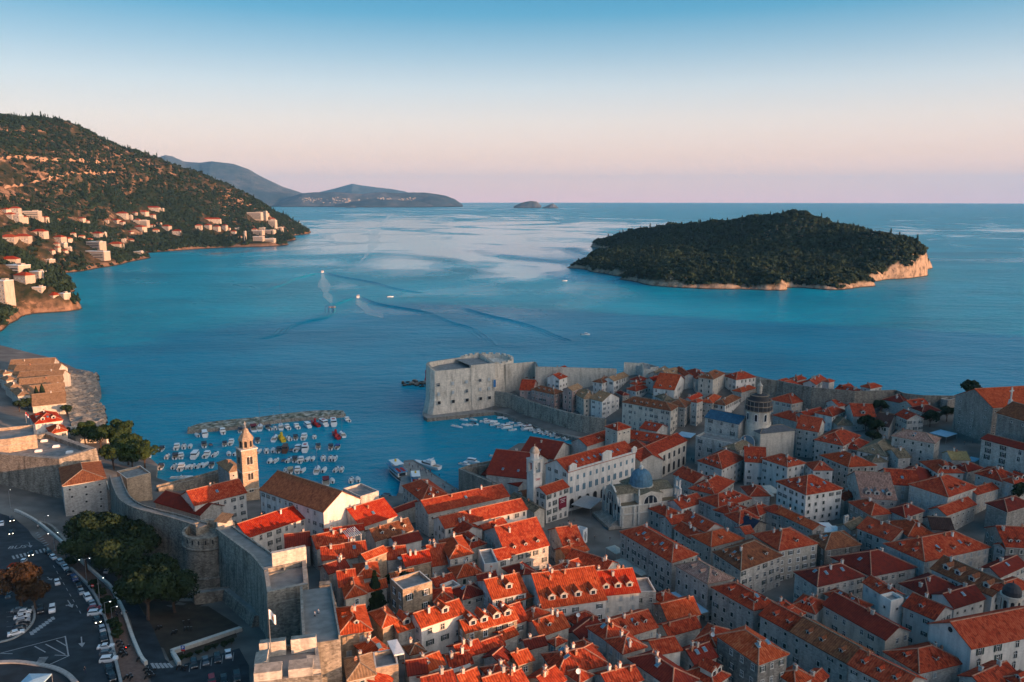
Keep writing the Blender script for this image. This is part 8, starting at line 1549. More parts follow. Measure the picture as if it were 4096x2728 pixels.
# kiosk, canopy, white kerbside building
p = U('B', 140, 575); o = empty('kiosk', p, .2); tag(o, 'little white ticket kiosk with a red roof and a pale flap', 'kiosk'); b = MB(); b.box((0, 0, 1.3), (2.4, 2.2, 3.0), 'wall_w'); b.build('wall', o, rel=False); b = MB(); b.prism([(-1.5, -1.4), (1.5, -1.4), (1.5, 1.4), (-1.5, 1.4)], 2.8, 3.3, 'roof_r', top_poly=[(-.6, -.5), (.6, -.5), (.6, .5), (-.6, .5)], bottom=True); b.build('roof', o, rel=False); b = MB(); b.box((.1, -1.12, 1.7), (1.6, .06, 1.0), 'glass'); b.build('window', o, rel=False); b = MB(); b.face([(-1, -1.15, 1.0), (1, -1.15, 1.0), (1.1, -2.2, .8), (-1.1, -2.2, .8)][::-1], 'white'); b.face([(-1, -1.16, .94), (1, -1.16, .94), (1.1, -2.2, .76), (-1.1, -2.2, .76)], 'white'); b.build('awning', o, rel=False)
plain('canvas_blue', (.30, .47, .58), .8, var=.12); plain('canvas', (.50, .47, .40), .85, var=.15); plain('canvas_w', (.74, .74, .72), .8, var=.1); plain('canvas_g', (.30, .31, .31), .85, var=.12)
def canopy(t, N, Lc, Rc, h, mt, label, name='canopy', rise=.7, posts=True, group=None):
 n2, u, v, ze = frame_pts(t, N, Lc, Rc, h); ANG.pop(); c4 = [n2, n2 + v, n2 + u + v, n2 + u]; o = empty(name, (n2.x, n2.y, ze - h)); tag(o, label, name.split('_')[-1], group); l_ = (n2.x, n2.y, ze - h); b = MB(); q = n2 + (u + v) / 2
 for i in range(4): a, c = c4[i], c4[(i + 1) % 4]; b.face([(a.x, a.y, ze), (c.x, c.y, ze), (q.x, q.y, ze + rise)], mt); b.face([(a.x, a.y, ze - .3), (c.x, c.y, ze - .3), (c.x, c.y, ze), (a.x, a.y, ze)], mt)
 b.face([(p_.x, p_.y, ze - .05) for p_ in c4][::-1], mt); solid(b.build('canvas', o, l_))
 if posts:
  for a in c4: b = MB(); b.tube((a.x, a.y, gz(a.x, a.y) if h < 5 else ze - 2.4), (a.x, a.y, ze), .06, .06, 'metal', 5); b.build('post', o, l_)
 return o
canopy('B', (330, 1640), (190, 1568), (475, 1490), 3.2, 'canvas_blue', 'pale blue canopy at the picture bottom beside the curved kerb', rise=.4)
canopy('E', (720, 1540), (632, 1440), (838, 1450), 4.5, 'canvas_g', 'large grey cafe awning at the foot of the long white hall', rise=.2)
canopy('F', (960, 390), (862, 330), (1000, 340), 3, 'canvas', 'beige cafe parasol nearest the church steps', 'cafe_parasol'); canopy('F', (1060, 520), (940, 450), (1120, 470), 3, 'canvas', 'second beige cafe parasol along the main street palace', 'cafe_parasol'); canopy('F', (1190, 590), (1060, 520), (1230, 545), 3, 'canvas', 'third beige cafe parasol along the main street palace', 'cafe_parasol')
canopy('F', (1580, 840), (1440, 750), (1640, 825), 4, 'canvas_blue', 'pale blue street awning beside the brown-pink palace', 'street_awning', .15); canopy('F', (1720, 940), (1610, 860), (1770, 915), 4, 'canvas_blue', 'second pale blue street awning, one step down the main street', 'street_awning', .15)
canopy('G', (520, 190), (432, 100), (610, 150), 4.5, 'canvas_w', 'white market canopy next to the square white house', 'market_canopy', .5); canopy('G', (640, 190), (560, 130), (720, 190), 4.5, 'canvas_w', 'middle white market canopy', 'market_canopy', .5); canopy('G', (740, 230), (650, 175), (810, 215), 4.5, 'canvas_w', 'white market canopy closest to the mottled two-dormer roof', 'market_canopy', .5)
canopy('G', (1350, 832), (1265, 790), (1432, 800), 9.5, 'canvas_blue', 'pale blue pyramid canopy between the dark red roofs', rise=1.6)
canopy('C', (1270, 1318), (1205, 1190), (1365, 1300), 10.5, 'canvas_w', 'white terrace awning beside the bright orange pyramid roof', 'terrace_awning', .1); canopy('C', (1320, 440), (1300, 420), (1560, 375), 8, 'canvas_w', 'long flat white awning between red roofs', 'terrace_awning', .1)
canopy('H', (1640, 880), (1530, 830), (1740, 850), 3.5, 'canvas_blue', 'pale cafe canopy by the great stone church square', rise=.3); canopy('H', (1900, 1110), (1835, 1080), (1950, 1080), 3.5, 'canvas_blue', 'pale cafe canopy beside the ochre yellow roof', rise=.3); canopy('E', (1640, 890), (1520, 860), (1690, 850), 4, 'canvas_blue', 'pale green cafe canopy beside the cathedral aisle', rise=.3); canopy('E', (2300, 1420), (2260, 1340), (2400, 1400), 4, 'canvas', 'beige market parasol beside the square white house', rise=.4); canopy('H', (40, 1400), (-60, 1330), (90, 1370), 4, 'canvas', 'second beige market parasol against the square white house', rise=.4)
# pergola and exhibition kiosk
n2, u, v, ze = frame_pts('C', (850, 240), (790, 175), (965, 205), 9.5); ANG.pop(); o = empty('pergola', (n2.x, n2.y, ze - 2)); tag(o, 'white timber pergola on a red roof', 'pergola'); l_ = (n2.x, n2.y, ze - 2)
for k in range(8): a = n2 + v * (k / 7); c = a + u; b = MB(); m_ = (a + c) / 2; b.box((m_.x, m_.y, ze), ((c - a).length + .4, .14, .2), 'white', math.atan2(u.y, u.x)); b.build('beam', o, l_)
for a in (n2, n2 + u, n2 + v, n2 + u + v): b = MB(); b.tube((a.x, a.y, ze - 3.5), (a.x, a.y, ze), .09, .09, 'white', 5); b.build('post', o, l_)
n2, u, v, ze = frame_pts('F', (655, 170), (582, 150), (692, 150), 5.5); ANG.pop(); q = [n2, n2 + v, n2 + u + v, n2 + u]; o = empty('exhibition_box', (n2.x, n2.y, ze - 5.5)); tag(o, 'open topped white exhibition box with a grey vase picture on the square', 'exhibition box'); l_ = (n2.x, n2.y, ze - 5.5); b = MB()
for i in range(4): a, c = q[i], q[(i + 1) % 4]; m_ = (a + c) / 2; b.box((m_.x, m_.y, ze - 2.8), ((c - a).length, .2, 5.6), 'white', math.atan2((c - a).y, (c - a).x))
solid(b.build('wall', o, l_))
for a, c in ((q[3], q[0]), (q[0], q[1])):
 d_ = (c - a).normalized(); nn = Vector((d_.y, -d_.x)); m_ = (a + c) / 2 + nn * .13; b = MB(); pr_ = [(.25, .8), (.45, 1.2), (.5, 1.8), (.8, 2.6), (.75, 3.4), (.35, 3.9), (.6, 4.5)]; f_ = lambda x, z: (m_.x + d_.x * x, m_.y + d_.y * x, ze - 5.5 + z)
 b.face([f_(x, z) for x, z in pr_] + [f_(-x, z) for x, z in pr_[::-1]], 'canvas_g'); b.build('picture', o, l_)
# ------------------------------------------------------------------ boats
plain('hull_w', (.74, .75, .74), .35, var=.05, spec=.5); plain('hull_d', (.04, .06, .09), .35, var=.1); plain('hull_b', (.03, .10, .22), .4, var=.1); plain('hull_r', (.36, .02, .02), .4, var=.1); plain('hull_y', (.62, .42, .02), .45, var=.1); plain('hull_o', (.45, .20, .08), .5, var=.1); plain('deck', (.42, .36, .28), .7, var=.2); plain('cover', (.05, .06, .08), .8, var=.2); plain('cover_w', (.62, .61, .57), .8, var=.12); plain('cover_t', (.42, .35, .22), .8, var=.12); plain('cover_b', (.04, .09, .25), .8, var=.1); plain('cover_r', (.17, .02, .03), .8, var=.1); plain('deck_blue', (.05, .25, .42), .6, var=.15); plain('brown', (.12, .06, .04), .6, var=.2)
def hull(b, L_, W_, H_, mt, dk, draft=.35, inset=.12):
 st = [(-.5, .82, .95), (-.35, .95, .93), (-.1, 1.0, .94), (.15, .92, 1.0), (.35, .62, 1.1), (.46, .24, 1.2), (.5, .02, 1.25)]; out = []
 for x, w_, h_ in st: out.append([(x * L_, -W_ / 2 * w_ * .62, -draft), (x * L_, -W_ / 2 * w_, H_ * h_), (x * L_, -W_ / 2 * max(0, w_ - inset), H_ * h_), (x * L_, W_ / 2 * max(0, w_ - inset), H_ * h_), (x * L_, W_ / 2 * w_, H_ * h_), (x * L_, W_ / 2 * w_ * .62, -draft)])
 for i in range(len(out) - 1):
  for j, mm in ((0, mt), (1, mt), (3, mt), (4, mt)): b.face([out[i][j], out[i + 1][j], out[i + 1][j + 1], out[i][j + 1]][::-1], mm)
 b.face(out[0], mt)
 for i in range(len(out) - 1):
  z0 = H_ * (.55 if i < 3 else .95); a = [out[i][2], out[i + 1][2], out[i + 1][3], out[i][3]]; b.face([(p_[0], p_[1], p_[2] - (.35 * H_ if i < 3 else .02)) for p_ in a][::-1], dk if i < 3 else mt)
  if i < 3:
   for s in (2, 3): p_, q_ = out[i][s], out[i + 1][s]; b.face([p_, q_, (q_[0], q_[1], q_[2] - .36 * H_), (p_[0], p_[1], p_[2] - .36 * H_)], mt)
BT = {}
def boat_parts(k):
 if k in BT: return BT[k]
 parts = []
 def add(nm, b, smooth=False): parts.append((nm, b.build(nm, link=False, rel=False)))
 L_, W_, H_ = dict(o=(4.6, 1.9, .65), m=(5.4, 2.1, .7), k=(5.8, 2.2, .75), c=(6.6, 2.5, .85), t=(7.5, 2.7, .9), T=(8.8, 3.0, 1.0), s=(8.0, 2.5, .9), r=(9.0, 2.4, 1.0), y=(8.0, 2.4, 1.0), d=(3.6, 1.5, .5), l=(8.2, 2.1, .7), b=(7.6, 2.8, 1.0), q=(5.8, 2.2, .75), K=(7.6, 2.7, .8), a=(4.8, 1.9, .6), B=(5.8, 2.2, .75))[k]
 hm = {'r': 'hull_r', 'y': 'hull_y', 'd': 'hull_b', 'b': 'brown', 'a': 'hull_o'}.get(k, 'hull_w'); b = MB(); hull(b, L_, W_, H_, hm, 'deck' if k not in 'ry' else hm); add('hull', b)
 if k in 'o': b = MB(); n_ = 6; q = [[(x * L_, W_ / 2 * w_ * math.cos(math.pi * i / n_), H_ * .98 + .35 * math.sin(math.pi * i / n_) * w_) for i in range(n_ + 1)] for x, w_ in ((-.48, .8), (-.1, .97), (.2, .85), (.44, .25))]; [b.face([q[i][j], q[i][j + 1], q[i + 1][j + 1], q[i + 1][j]], 'cover_w') for i in range(3) for j in range(n_)]; b.face(q[0][::-1], 'cover_w'); add('cover', b)
 if k in 'kqBK':
  mt = {'k': 'cover', 'q': 'cover_t', 'B': 'cover_b', 'K': 'cover_r'}[k]; b = MB(); b.box((-.12 * L_, 0, H_ + (1.5 if k == 'K' else .95)), (L_ * .5, W_ * .86, .14), mt); add('canopy', b)
  b = MB(); [b.tube((x * L_, s * W_ * .4, H_ * .9), (x * L_, s * W_ * .4, H_ + (1.5 if k == 'K' else .95)), .03, .03, 'metal', 4) for x in (-.34, .1) for s in (-1, 1)]; add('canopy_frame', b)
  b = MB(); b.prism([(.12 * L_, -W_ * .38), (.3 * L_, -W_ * .25), (.3 * L_, W_ * .25), (.12 * L_, W_ * .38)], H_ * .9, H_ + .6, 'glass', top_poly=[(.1 * L_, -W_ * .34), (.2 * L_, -W_ * .25), (.2 * L_, W_ * .25), (.1 * L_, W_ * .34)]); add('windshield', b)
 if k in 'ctTb':
  hc = {'c': .95, 't': 1.35, 'T': 1.6, 'b': 1.7}[k]; x0, x1 = (-.1, .28) if k == 'c' else (-.36, .26); rm = 'brown' if k == 'b' else 'hull_w'
  b = MB(); b.prism([(x0 * L_, -W_ * .4), (x1 * L_, -W_ * .36), (x1 * L_ + .5, 0), (x1 * L_, W_ * .36), (x0 * L_, W_ * .4)], H_ * .6, H_ + hc * .45, rm, top_poly=[(x0 * L_, -W_ * .38), (x1 * L_ - .2, -W_ * .34), (x1 * L_ + .2, 0), (x1 * L_ - .2, W_ * .34), (x0 * L_, W_ * .38)]); b.prism([(x0 * L_ - .1, -W_ * .4), (x1 * L_ - .5, -W_ * .36), (x1 * L_ - .3, 0), (x1 * L_ - .5, W_ * .36), (x0 * L_ - .1, W_ * .4)], H_ + hc * .85, H_ + hc, rm, bottom=True); add('cabin', b)
  b = MB(); b.prism([(x0 * L_ + .1, -W_ * .37), (x1 * L_ - .22, -W_ * .33), (x1 * L_ + .15, 0), (x1 * L_ - .22, W_ * .33), (x0 * L_ + .1, W_ * .37)], H_ + hc * .45, H_ + hc * .86, 'glass', top_poly=[(x0 * L_ + .1, -W_ * .37), (x1 * L_ - .55, -W_ * .33), (x1 * L_ - .35, 0), (x1 * L_ - .55, W_ * .33), (x0 * L_ + .1, W_ * .37)]); add('window', b)
  if k == 'T': b = MB(); b.box((-.08 * L_, 0, H_ + hc + .06), (L_ * .2, W_ * .42, .1), 'hull_r'); add('roof_hatch', b)
 if k in 'ml': b = MB(); b.box((-.02 * L_, 0, H_ + .1), (.7, .8, .8), 'hull_w'); b.box((.04 * L_, 0, H_ + .6), (.06, .8, .4), 'glass'); add('console', b); b = MB(); b.box((-.24 * L_, 0, H_ * .75), (.5, W_ * .7, .3), 'cover_w'); b.box((.2 * L_, 0, H_ * .95), (.9, W_ * .5, .15), 'cover_w'); add('bench', b)
 if k in 'da': b = MB(); [b.box((x * L_, 0, H_ * .85), (.3, W_ * .75, .07), 'wood') for x in (-.22, .05)]; add('bench', b)
 if k in 'ry': b = MB(); mm = hm; b.prism([(-.2 * L_, -.7), (.15 * L_, -.7), (.15 * L_, .7), (-.2 * L_, .7)], H_ * .5, H_ + .5, mm, top_poly=[(-.18 * L_, -.6), (.12 * L_, -.6), (.12 * L_, .6), (-.18 * L_, .6)]); b.lathe([(.55, 0), (.5, 1.6), (.6, 1.6), (0, 1.9)], (.0, 0, H_ + .4), mm, 10); add('conning_tower', b); b = MB(); [b.tube((x * L_, s * .85, H_), (x * L_, s * .85, H_ + .9), .03, .03, mm, 4) for x in (-.35, -.2, .2, .35) for s in (-1, 1)]; add('railing', b)
 if k == 's': b = MB(); b.prism([(-.1 * L_, -.8), (.2 * L_, -.6), (.27 * L_, 0), (.2 * L_, .6), (-.1 * L_, .8)], H_ * .9, H_ + .45, 'hull_w', top_poly=[(-.1 * L_, -.65), (.15 * L_, -.5), (.22 * L_, 0), (.15 * L_, .5), (-.1 * L_, .65)]); add('cabin', b); b = MB(); b.tube((.08 * L_, 0, H_), (.08 * L_, 0, H_ + 10.5), .09, .05, 'metal', 6); b.box((.08 * L_, 0, H_ + 6), (.05, 1.6, .06), 'metal'); add('mast', b); b = MB(); b.tube((.07 * L_, 0, H_ + 1.3), (-.38 * L_, 0, H_ + 1.2), .14, .11, 'cover_b', 6); add('boom', b)
 if k in 'mkcoqB': b = MB(); b.box((-.52 * L_, 0, H_ * .9), (.45, .4, .65), 'black'); b.box((-.53 * L_, 0, H_ * .2), (.2, .15, 1.1), 'black'); add('outboard_motor', b)
 BT[k] = parts; return parts
LOOK = dict(o='small white covered boat', m='open white motorboat', k='white boat with dark canopy', c='white cabin cruiser', t='white roofed cabin boat', T='white taxi boat with red hatch', s='white sailing boat', r='red tour submarine boat', y='yellow tour submarine boat', d='small blue dinghy', l='long open white launch', b='brown roofed cabin boat', q='boat with tan canopy', K='boat with dark red canopy', a='orange rowing boat', B='white boat with blue canopy')
CATB = dict(s='sailing boat', d='dinghy', a='rowing boat', r='tour boat', y='tour boat')
def boat(p, a, k, label, group=None, sc=1.0):
 o = empty({'s': 'sailing_boat', 'd': 'dinghy', 'a': 'rowing_boat', 'r': 'tour_boat', 'y': 'tour_boat'}.get(k, 'motorboat'), (p.x, p.y, -.02 - p.y * p.y / (2 * ERAD)), a); o.scale = (sc,) * 3; tag(o, label, CATB.get(k, 'motorboat'), group)
 for nm, me in boat_parts(k): put(nm, me, o)
 return o
ROWS = [('row nearest the breakwater', 116, [('A', 1812, 872, 'o'), ('A', 1882, 868, 't'), ('A', 2048, 842, 'c'), ('A', 2212, 830, 'k'), ('A', 2330, 815, 'K'), ('D', 38, 806, 's'), ('D', 110, 808, 'k'), ('D', 175, 806, 'm'), ('D', 230, 798, 's'), ('D', 287, 802, 'c'), ('D', 373, 795, 'c'), ('D', 470, 785, 't'), ('D', 543, 772, 'r'), ('D', 614, 768, 'T'), ('D', 712, 765, 'T'), ('D', 838, 732, 'c')]),
 ('second row from the breakwater', 108, [('A', 1492, 1000, 'k'), ('A', 1628, 985, 'c'), ('A', 1692, 978, 'm'), ('A', 1750, 974, 'o'), ('A', 1877, 965, 'k'), ('A', 1937, 958, 'd'), ('A', 2068, 955, 'k'), ('A', 2128, 942, 'c'), ('D', 15, 925, 'k'), ('D', 172, 905, 's'), ('D', 236, 908, 'y'), ('D', 302, 903, 'm'), ('D', 364, 897, 'k'), ('D', 444, 893, 'c'), ('D', 538, 888, 'm'), ('D', 734, 880, 'r'), ('D', 796, 868, 's')]),
 ('third row from the breakwater', 98, [('A', 1325, 1046, 'k'), ('A', 1360, 1078, 'm'), ('A', 1540, 1070, 'm'), ('A', 1615, 1070, 'k'), ('A', 1667, 1066, 'c'), ('A', 1798, 1062, 't'), ('A', 1905, 1056, 'c'), ('A', 1983, 1050, 'm'), ('A', 2104, 1042, 'o'), ('A', 2172, 1040, 'o'), ('D', 30, 1020, 'o'), ('D', 96, 1016, 'm'), ('D', 158, 1012, 'o'), ('D', 213, 1012, 'k'), ('D', 272, 1010, 'b'), ('D', 328, 1006, 'd'), ('D', 387, 998, 'c'), ('D', 454, 1000, 'T'), ('D', 572, 982, 'k'), ('D', 690, 985, 'k'), ('D', 754, 982, 'B')]),
 ('fourth row from the breakwater', 94, [('A', 1485, 1165, 'k'), ('A', 1605, 1162, 'm'), ('A', 1670, 1172, 'c'), ('A', 1724, 1164, 'o'), ('A', 1770, 1160, 'm'), ('A', 1836, 1154, 'm'), ('A', 1885, 1146, 'o'), ('A', 1950, 1150, 'k'), ('D', 128, 1110, 'o'), ('D', 184, 1107, 'm'), ('D', 255, 1104, 'd'), ('D', 305, 1102, 'm'), ('D', 360, 1098, 'k'), ('D', 414, 1104, 'c'), ('D', 475, 1092, 'o'), ('D', 524, 1090, 'o'), ('D', 620, 1085, 'm'), ('D', 688, 1086, 'm'), ('D', 727, 1088, 'm')]),
 ('row closest to the church roof', 96, [('A', 1673, 1262, 'l'), ('D', 277, 1198, 'm'), ('D', 318, 1203, 'q'), ('D', 383, 1198, 'c'), ('D', 435, 1196, 'o'), ('D', 563, 1198, 's'), ('D', 628, 1192, 'o'), ('D', 738, 1190, 'm'), ('D', 790, 1188, 'm'), ('D', 643, 1308, 'K'), ('D', 701, 1292, 'o'), ('D', 878, 1288, 'm'), ('D', 937, 1280, 'o')])]
for rn, a0, lst in ROWS:
 cnt = {}
 tot = {k: sum(1 for q in lst if q[3] == k) for k in set(q[3] for q in lst)}
 for t_, x, y, k in lst:
  cnt[k] = cnt.get(k, 0) + 1; pre = LOOK[k] if tot[k] == 1 else f'{ords[cnt[k] - 1]} {LOOK[k]} from the tree side'
  boat(P(*tp(t_, x, y), 0), R(a0 + rnd.uniform(-13, 13)) if k != 'l' else R(8), k, f'{pre}, {rn}', 'boats moored behind the breakwater', rnd.uniform(1.2, 1.42))
QB = [('D', 1722, 718, 'm', -25), ('D', 1912, 694, 'm', -30), ('D', 1970, 686, 'm', -30), ('D', 1910, 728, 'm', -25), ('D', 2060, 680, 'k', -15), ('D', 2097, 676, 'c', 10), ('D', 1998, 726, 'm', -30), ('D', 1850, 792, 'l', -35), ('D', 1925, 778, 'o', -30), ('D', 1963, 776, 'o', -30), ('D', 2003, 770, 'k', -20), ('D', 2105, 742, 'c', 15), ('D', 2160, 750, 's', 15), ('D', 2195, 772, 'c', 30), ('D', 2250, 708, 'o', 20), ('D', 2300, 716, 'o', 20), ('D', 2260, 792, 'c', 25), ('D', 2310, 800, 't', 25), ('D', 2335, 760, 'm', 25), ('E', 5, 822, 'm', 25), ('E', 62, 778, 'c', 25), ('E', 120, 790, 'm', 25), ('E', 150, 812, 'T', 25), ('E', 192, 822, 'm', 28), ('E', 240, 838, 'c', 28), ('E', 280, 846, 'm', 28), ('E', 318, 856, 'c', 28), ('E', 355, 864, 'm', 28), ('E', 390, 874, 'c', 30), ('E', 430, 886, 'k', 40), ('E', 488, 898, 'm', 50), ('E', 520, 902, 'c', 40), ('E', 590, 896, 'o', 25)]
cnt = {}; tot = {}
for q in QB: tot[q[3]] = tot.get(q[3], 0) + 1
for t_, x, y, k, a in QB:
 cnt[k] = cnt.get(k, 0) + 1; pre = LOOK[k] if tot[k] == 1 else f'{ords[cnt[k] - 1]} {LOOK[k]} from the harbour fortress'
 boat(P(*tp(t_, x, y), 0), R(a), k, f'{pre}, along the harbour wall', 'boats along the harbour wall')
for t_, x, y, k, a, lb in (('D', 1215, 1440, 'k', -20, 'dark canopied boat tied up by the pier house'), ('D', 1090, 1442, 'm', 10, 'white open boat close by the roofless stone block'), ('D', 2205, 1068, 'c', -15, 'white cabin cruiser tied behind the arsenal wall, farthest out'), ('D', 1922, 1142, 'c', -25, 'white cabin cruiser at the corner of the arsenal wall'), ('D', 1995, 1118, 't', -25, 'white roofed boat beside the arsenal wall cruiser')): boat(P(*tp(t_, x, y), 0), R(a), k, lb)
for px, py, k, a, lb, s in ((1291, 1090, 'T', 95, 'white boat leaving a broad wake in the open bay, farther out', 1.5), (1433, 1190, 'T', 95, 'white boat with a sharp dark wake, nearer the breakwater', 1.4), (1329, 1230, 'a', 5, 'orange rowing boat alone in the open bay', 1.6), (1561, 1188, 'm', 10, 'small white boat drifting between the wakes', 1.5), (2259, 1124, 'm', 0, 'small boat heading for the wooded island', 1.5), (2342, 1340, 'c', 5, 'small white boat out beyond the harbour fortress', 1.3), (1199, 890, 'T', 100, 'distant boat near the wooded headland', 1.6)): boat(P(px, py, 0), R(a), k, lb, None, s)
# big tour boat, its sister and the yacht
def tour_ship(p, a, label, sc=1.0):
 o = empty('tour_ship', (p.x, p.y, 0), a); tag(o, label, 'tour boat'); o.scale = (sc,) * 3; b = MB(); hull(b, 24, 6.2, 2.2, 'brown', 'deck', .6, .08); put('hull', b.build('hull', link=False, rel=False), o)
 b = MB(); hull(b, 24.1, 6.3, 1.2, 'hull_w', 'deck', -.9, .05); put('rubbing_strake', b.build('rubbing_strake', link=False, rel=False), o)
 b = MB(); b.box((-1, 0, 3.2), (15, 4.8, 2.4), 'hull_w'); put('saloon', b.build('saloon', link=False, rel=False), o)
 b = MB(); [b.box((-7.2 + 1.7 * i, s * 2.42, 3.3), (1.2, .06, 1.1), 'glass') for i in range(8) for s in (-1, 1)]; b.box((-8.53, 0, 3.2), (.06, 3.4, 1.6), 'glass'); put('window', b.build('window', link=False, rel=False), o)
 b = MB(); b.box((-.5, 0, 4.5), (17.5, 5.6, .18), 'deck_blue'); put('upper_deck', b.build('upper_deck', link=False, rel=False), o)
 b = MB(); b.box((3.2, 0, 5.7), (3.2, 3.2, 2.3), 'hull_w'); wh = b.build('wheelhouse', link=False, rel=False); w_ = put('wheelhouse', wh, o); b = MB(); b.box((4.82, 0, 6.0), (.06, 2.8, .9), 'glass'); b.box((3.2, -1.62, 6.0), (2.4, .06, .9), 'glass'); put('window', b.build('window', link=False, rel=False), w_)
 b = MB(); b.box((0.5, 0, 7.1), (9.5, 5.0, .16), 'hull_w'); put('sun_roof', b.build('sun_roof', link=False, rel=False), o); b = MB(); [b.tube((x, s * 2.3, 4.5), (x, s * 2.3, 7.1), .05, .05, 'metal', 5) for x in (-4, 0, 5) for s in (-1, 1)]; put('post', b.build('post', link=False, rel=False), o)
 b = MB(); b.lathe([(.6, 0), (.5, 1.0), (.65, 1.1), (0, 1.3)], (1.5, 0, 7.15), 'hull_y', 10); put('emblem', b.build('emblem', link=False, rel=False), o)
 for s in (-1, 1):
  b = MB()
  for i in range(10):
   a0, a1 = math.pi * i / 5, math.pi * (i + 1) / 5; f_ = lambda r_, q: (1.4 - .2, s * .8 + r_ * math.cos(q), 5.6 + r_ * math.sin(q)); b.face([f_(.3, a0), f_(.5, a0), f_(.5, a1), f_(.3, a1)], 'hull_r'); b.face([tuple(np.array(f_(r_, q)) - [.06, 0, 0]) for r_, q in ((.3, a0), (.3, a1), (.5, a1), (.5, a0))], 'hull_r')
  put('lifebuoy', b.build('lifebuoy', link=False, rel=False), o)
 b = MB(); [b.box((-8 + 1.5 * i, s * 1.2, 4.85), (.5, 1.4, .5), 'hull_r') for i in range(4) for s in (-1, 1)]; put('bench', b.build('bench', link=False, rel=False), o)
 b = MB(); [b.tube((x, s * 2.75, 4.5), (x, s * 2.75, 5.5), .03, .03, 'white', 4) for x in np.linspace(-9, 8, 12) for s in (-1, 1)]; [b.tube((-9, s * 2.75, 5.5), (8, s * 2.75, 5.5), .03, .03, 'white', 4) for s in (-1, 1)]; put('railing', b.build('railing', link=False, rel=False), o)
 return o
tour_ship(P(*tp('D', 1295, 1235), 0), R(118), 'large tour boat with blue deck and white sun roof moored at the pier', .92); tour_ship(P(*tp('D', 1470, 1330), 0), R(100), 'second blue decked tour boat half hidden behind the pier house', .8)
p = P(*tp('D', 1575, 1155), 0); o = empty('motor_yacht', (p.x, p.y, 0), R(145)); tag(o, 'sleek white motor yacht berthed on the open side of the pier', 'yacht')
b = MB(); hull(b, 16, 4.4, 1.7, 'hull_w', 'deck'); put('hull', b.build('hull', link=False, rel=False), o); b = MB(); b.prism([(-4, -1.8), (2.5, -1.6), (4.6, 0), (2.5, 1.6), (-4, 1.8)], 1.5, 2.9, 'hull_w', top_poly=[(-4, -1.6), (1, -1.3), (2.6, 0), (1, 1.3), (-4, 1.6)]); put('cabin', b.build('cabin', link=False, rel=False), o); b = MB(); b.prism([(-3.4, -1.78), (2.0, -1.6), (3.9, 0), (2.0, 1.6), (-3.4, 1.78)], 2.0, 2.6, 'glass', top_poly=[(-3.4, -1.7), (1.4, -1.45), (3.1, 0), (1.4, 1.45), (-3.4, 1.7)]); put('window', b.build('window', link=False, rel=False), o); b = MB(); b.box((-2, 0, 3.4), (3.6, 2.8, .9), 'hull_w'); b.box((-3, 0, 4.6), (.5, 3.0, .3), 'hull_w'); b.tube((-3, 0, 4.6), (-3, 0, 6), .08, .03, 'metal', 5); put('flybridge', b.build('flybridge', link=False, rel=False), o)
# ------------------------------------------------------------------ people
def person_mesh(k):
 key = ('person', k)
 if key in LIB: return LIB[key]
 me = bpy.data.meshes.new('person'); st = [0.16, 0.10, 0.22][k]
 V_ = [(0, 0, .95), (0, 0, 1.2), (0, 0, 1.42), (0, 0, 1.52), (0, .02, 1.66), (.1, 0, .9), (.11, st, .5), (.11, st * .6, .06), (.11, st * .6 + .14, .03), (-.1, 0, .9), (-.11, -st, .5), (-.11, -st * 1.4, .08), (-.11, -st * 1.4 + .14, .05), (.2, 0, 1.4), (.25, -.05, 1.13), (.26, .08, .9), (-.2, 0, 1.4), (-.25, .04, 1.13), (-.26, .12, .9)]
 E_ = [(0, 1), (1, 2), (2, 3), (3, 4), (0, 5), (5, 6), (6, 7), (7, 8), (0, 9), (9, 10), (10, 11), (11, 12), (2, 13), (13, 14), (14, 15), (2, 16), (16, 17), (17, 18)]
 Rr = [.15, .14, .15, .055, .115, .1, .07, .05, .04, .1, .07, .05, .04, .07, .05, .035, .07, .05, .035]
 me.from_pydata(V_, E_, []); ob = bpy.data.objects.new('person', me); COL.objects.link(ob); ob.modifiers.new('s', 'SKIN'); sv = me.skin_vertices[0].data
 for i, r_ in enumerate(Rr): sv[i].radius = (r_, r_ * .8)
 sv[0].use_root = True; ob.modifiers.new('u', 'SUBSURF').levels = 1
 dg = bpy.context.evaluated_depsgraph_get(); m2 = bpy.data.meshes.new_from_object(ob.evaluated_get(dg)); bpy.data.objects.remove(ob); m2.materials.clear()
 cl_ = [('cloth_dark', 'cloth_navy'), ('cloth_white', 'cloth_dark'), ('cloth_red', 'cloth_navy')][k]
 for mm in ('skin', cl_[0], cl_[1], 'hair'): m2.materials.append(MATS[mm])
 for p_ in m2.polygons:
  z = p_.center.z; x = abs(p_.center.x); p_.material_index = 3 if z > 1.68 or (z > 1.6 and p_.center.y < -.02) else 0 if z > 1.5 else (0 if x > .2 and z < 1.16 else 1) if z > .95 else 2 if z > .09 else 3; p_.use_smooth = True
 LIB[key] = m2; return m2
for nm_, c in (('cloth_dark', (.03, .032, .038)), ('cloth_navy', (.025, .035, .07)), ('cloth_white', (.62, .6, .58)), ('cloth_red', (.35, .03, .03)), ('hair', (.04, .025, .018))): plain(nm_, c, .85, var=0)
def person(p, k, label, group=None): o = put('person', person_mesh(k), None, (p.x, p.y, p.z), rnd.uniform(0, 6.28)); tag(o, label, 'person', group); return o
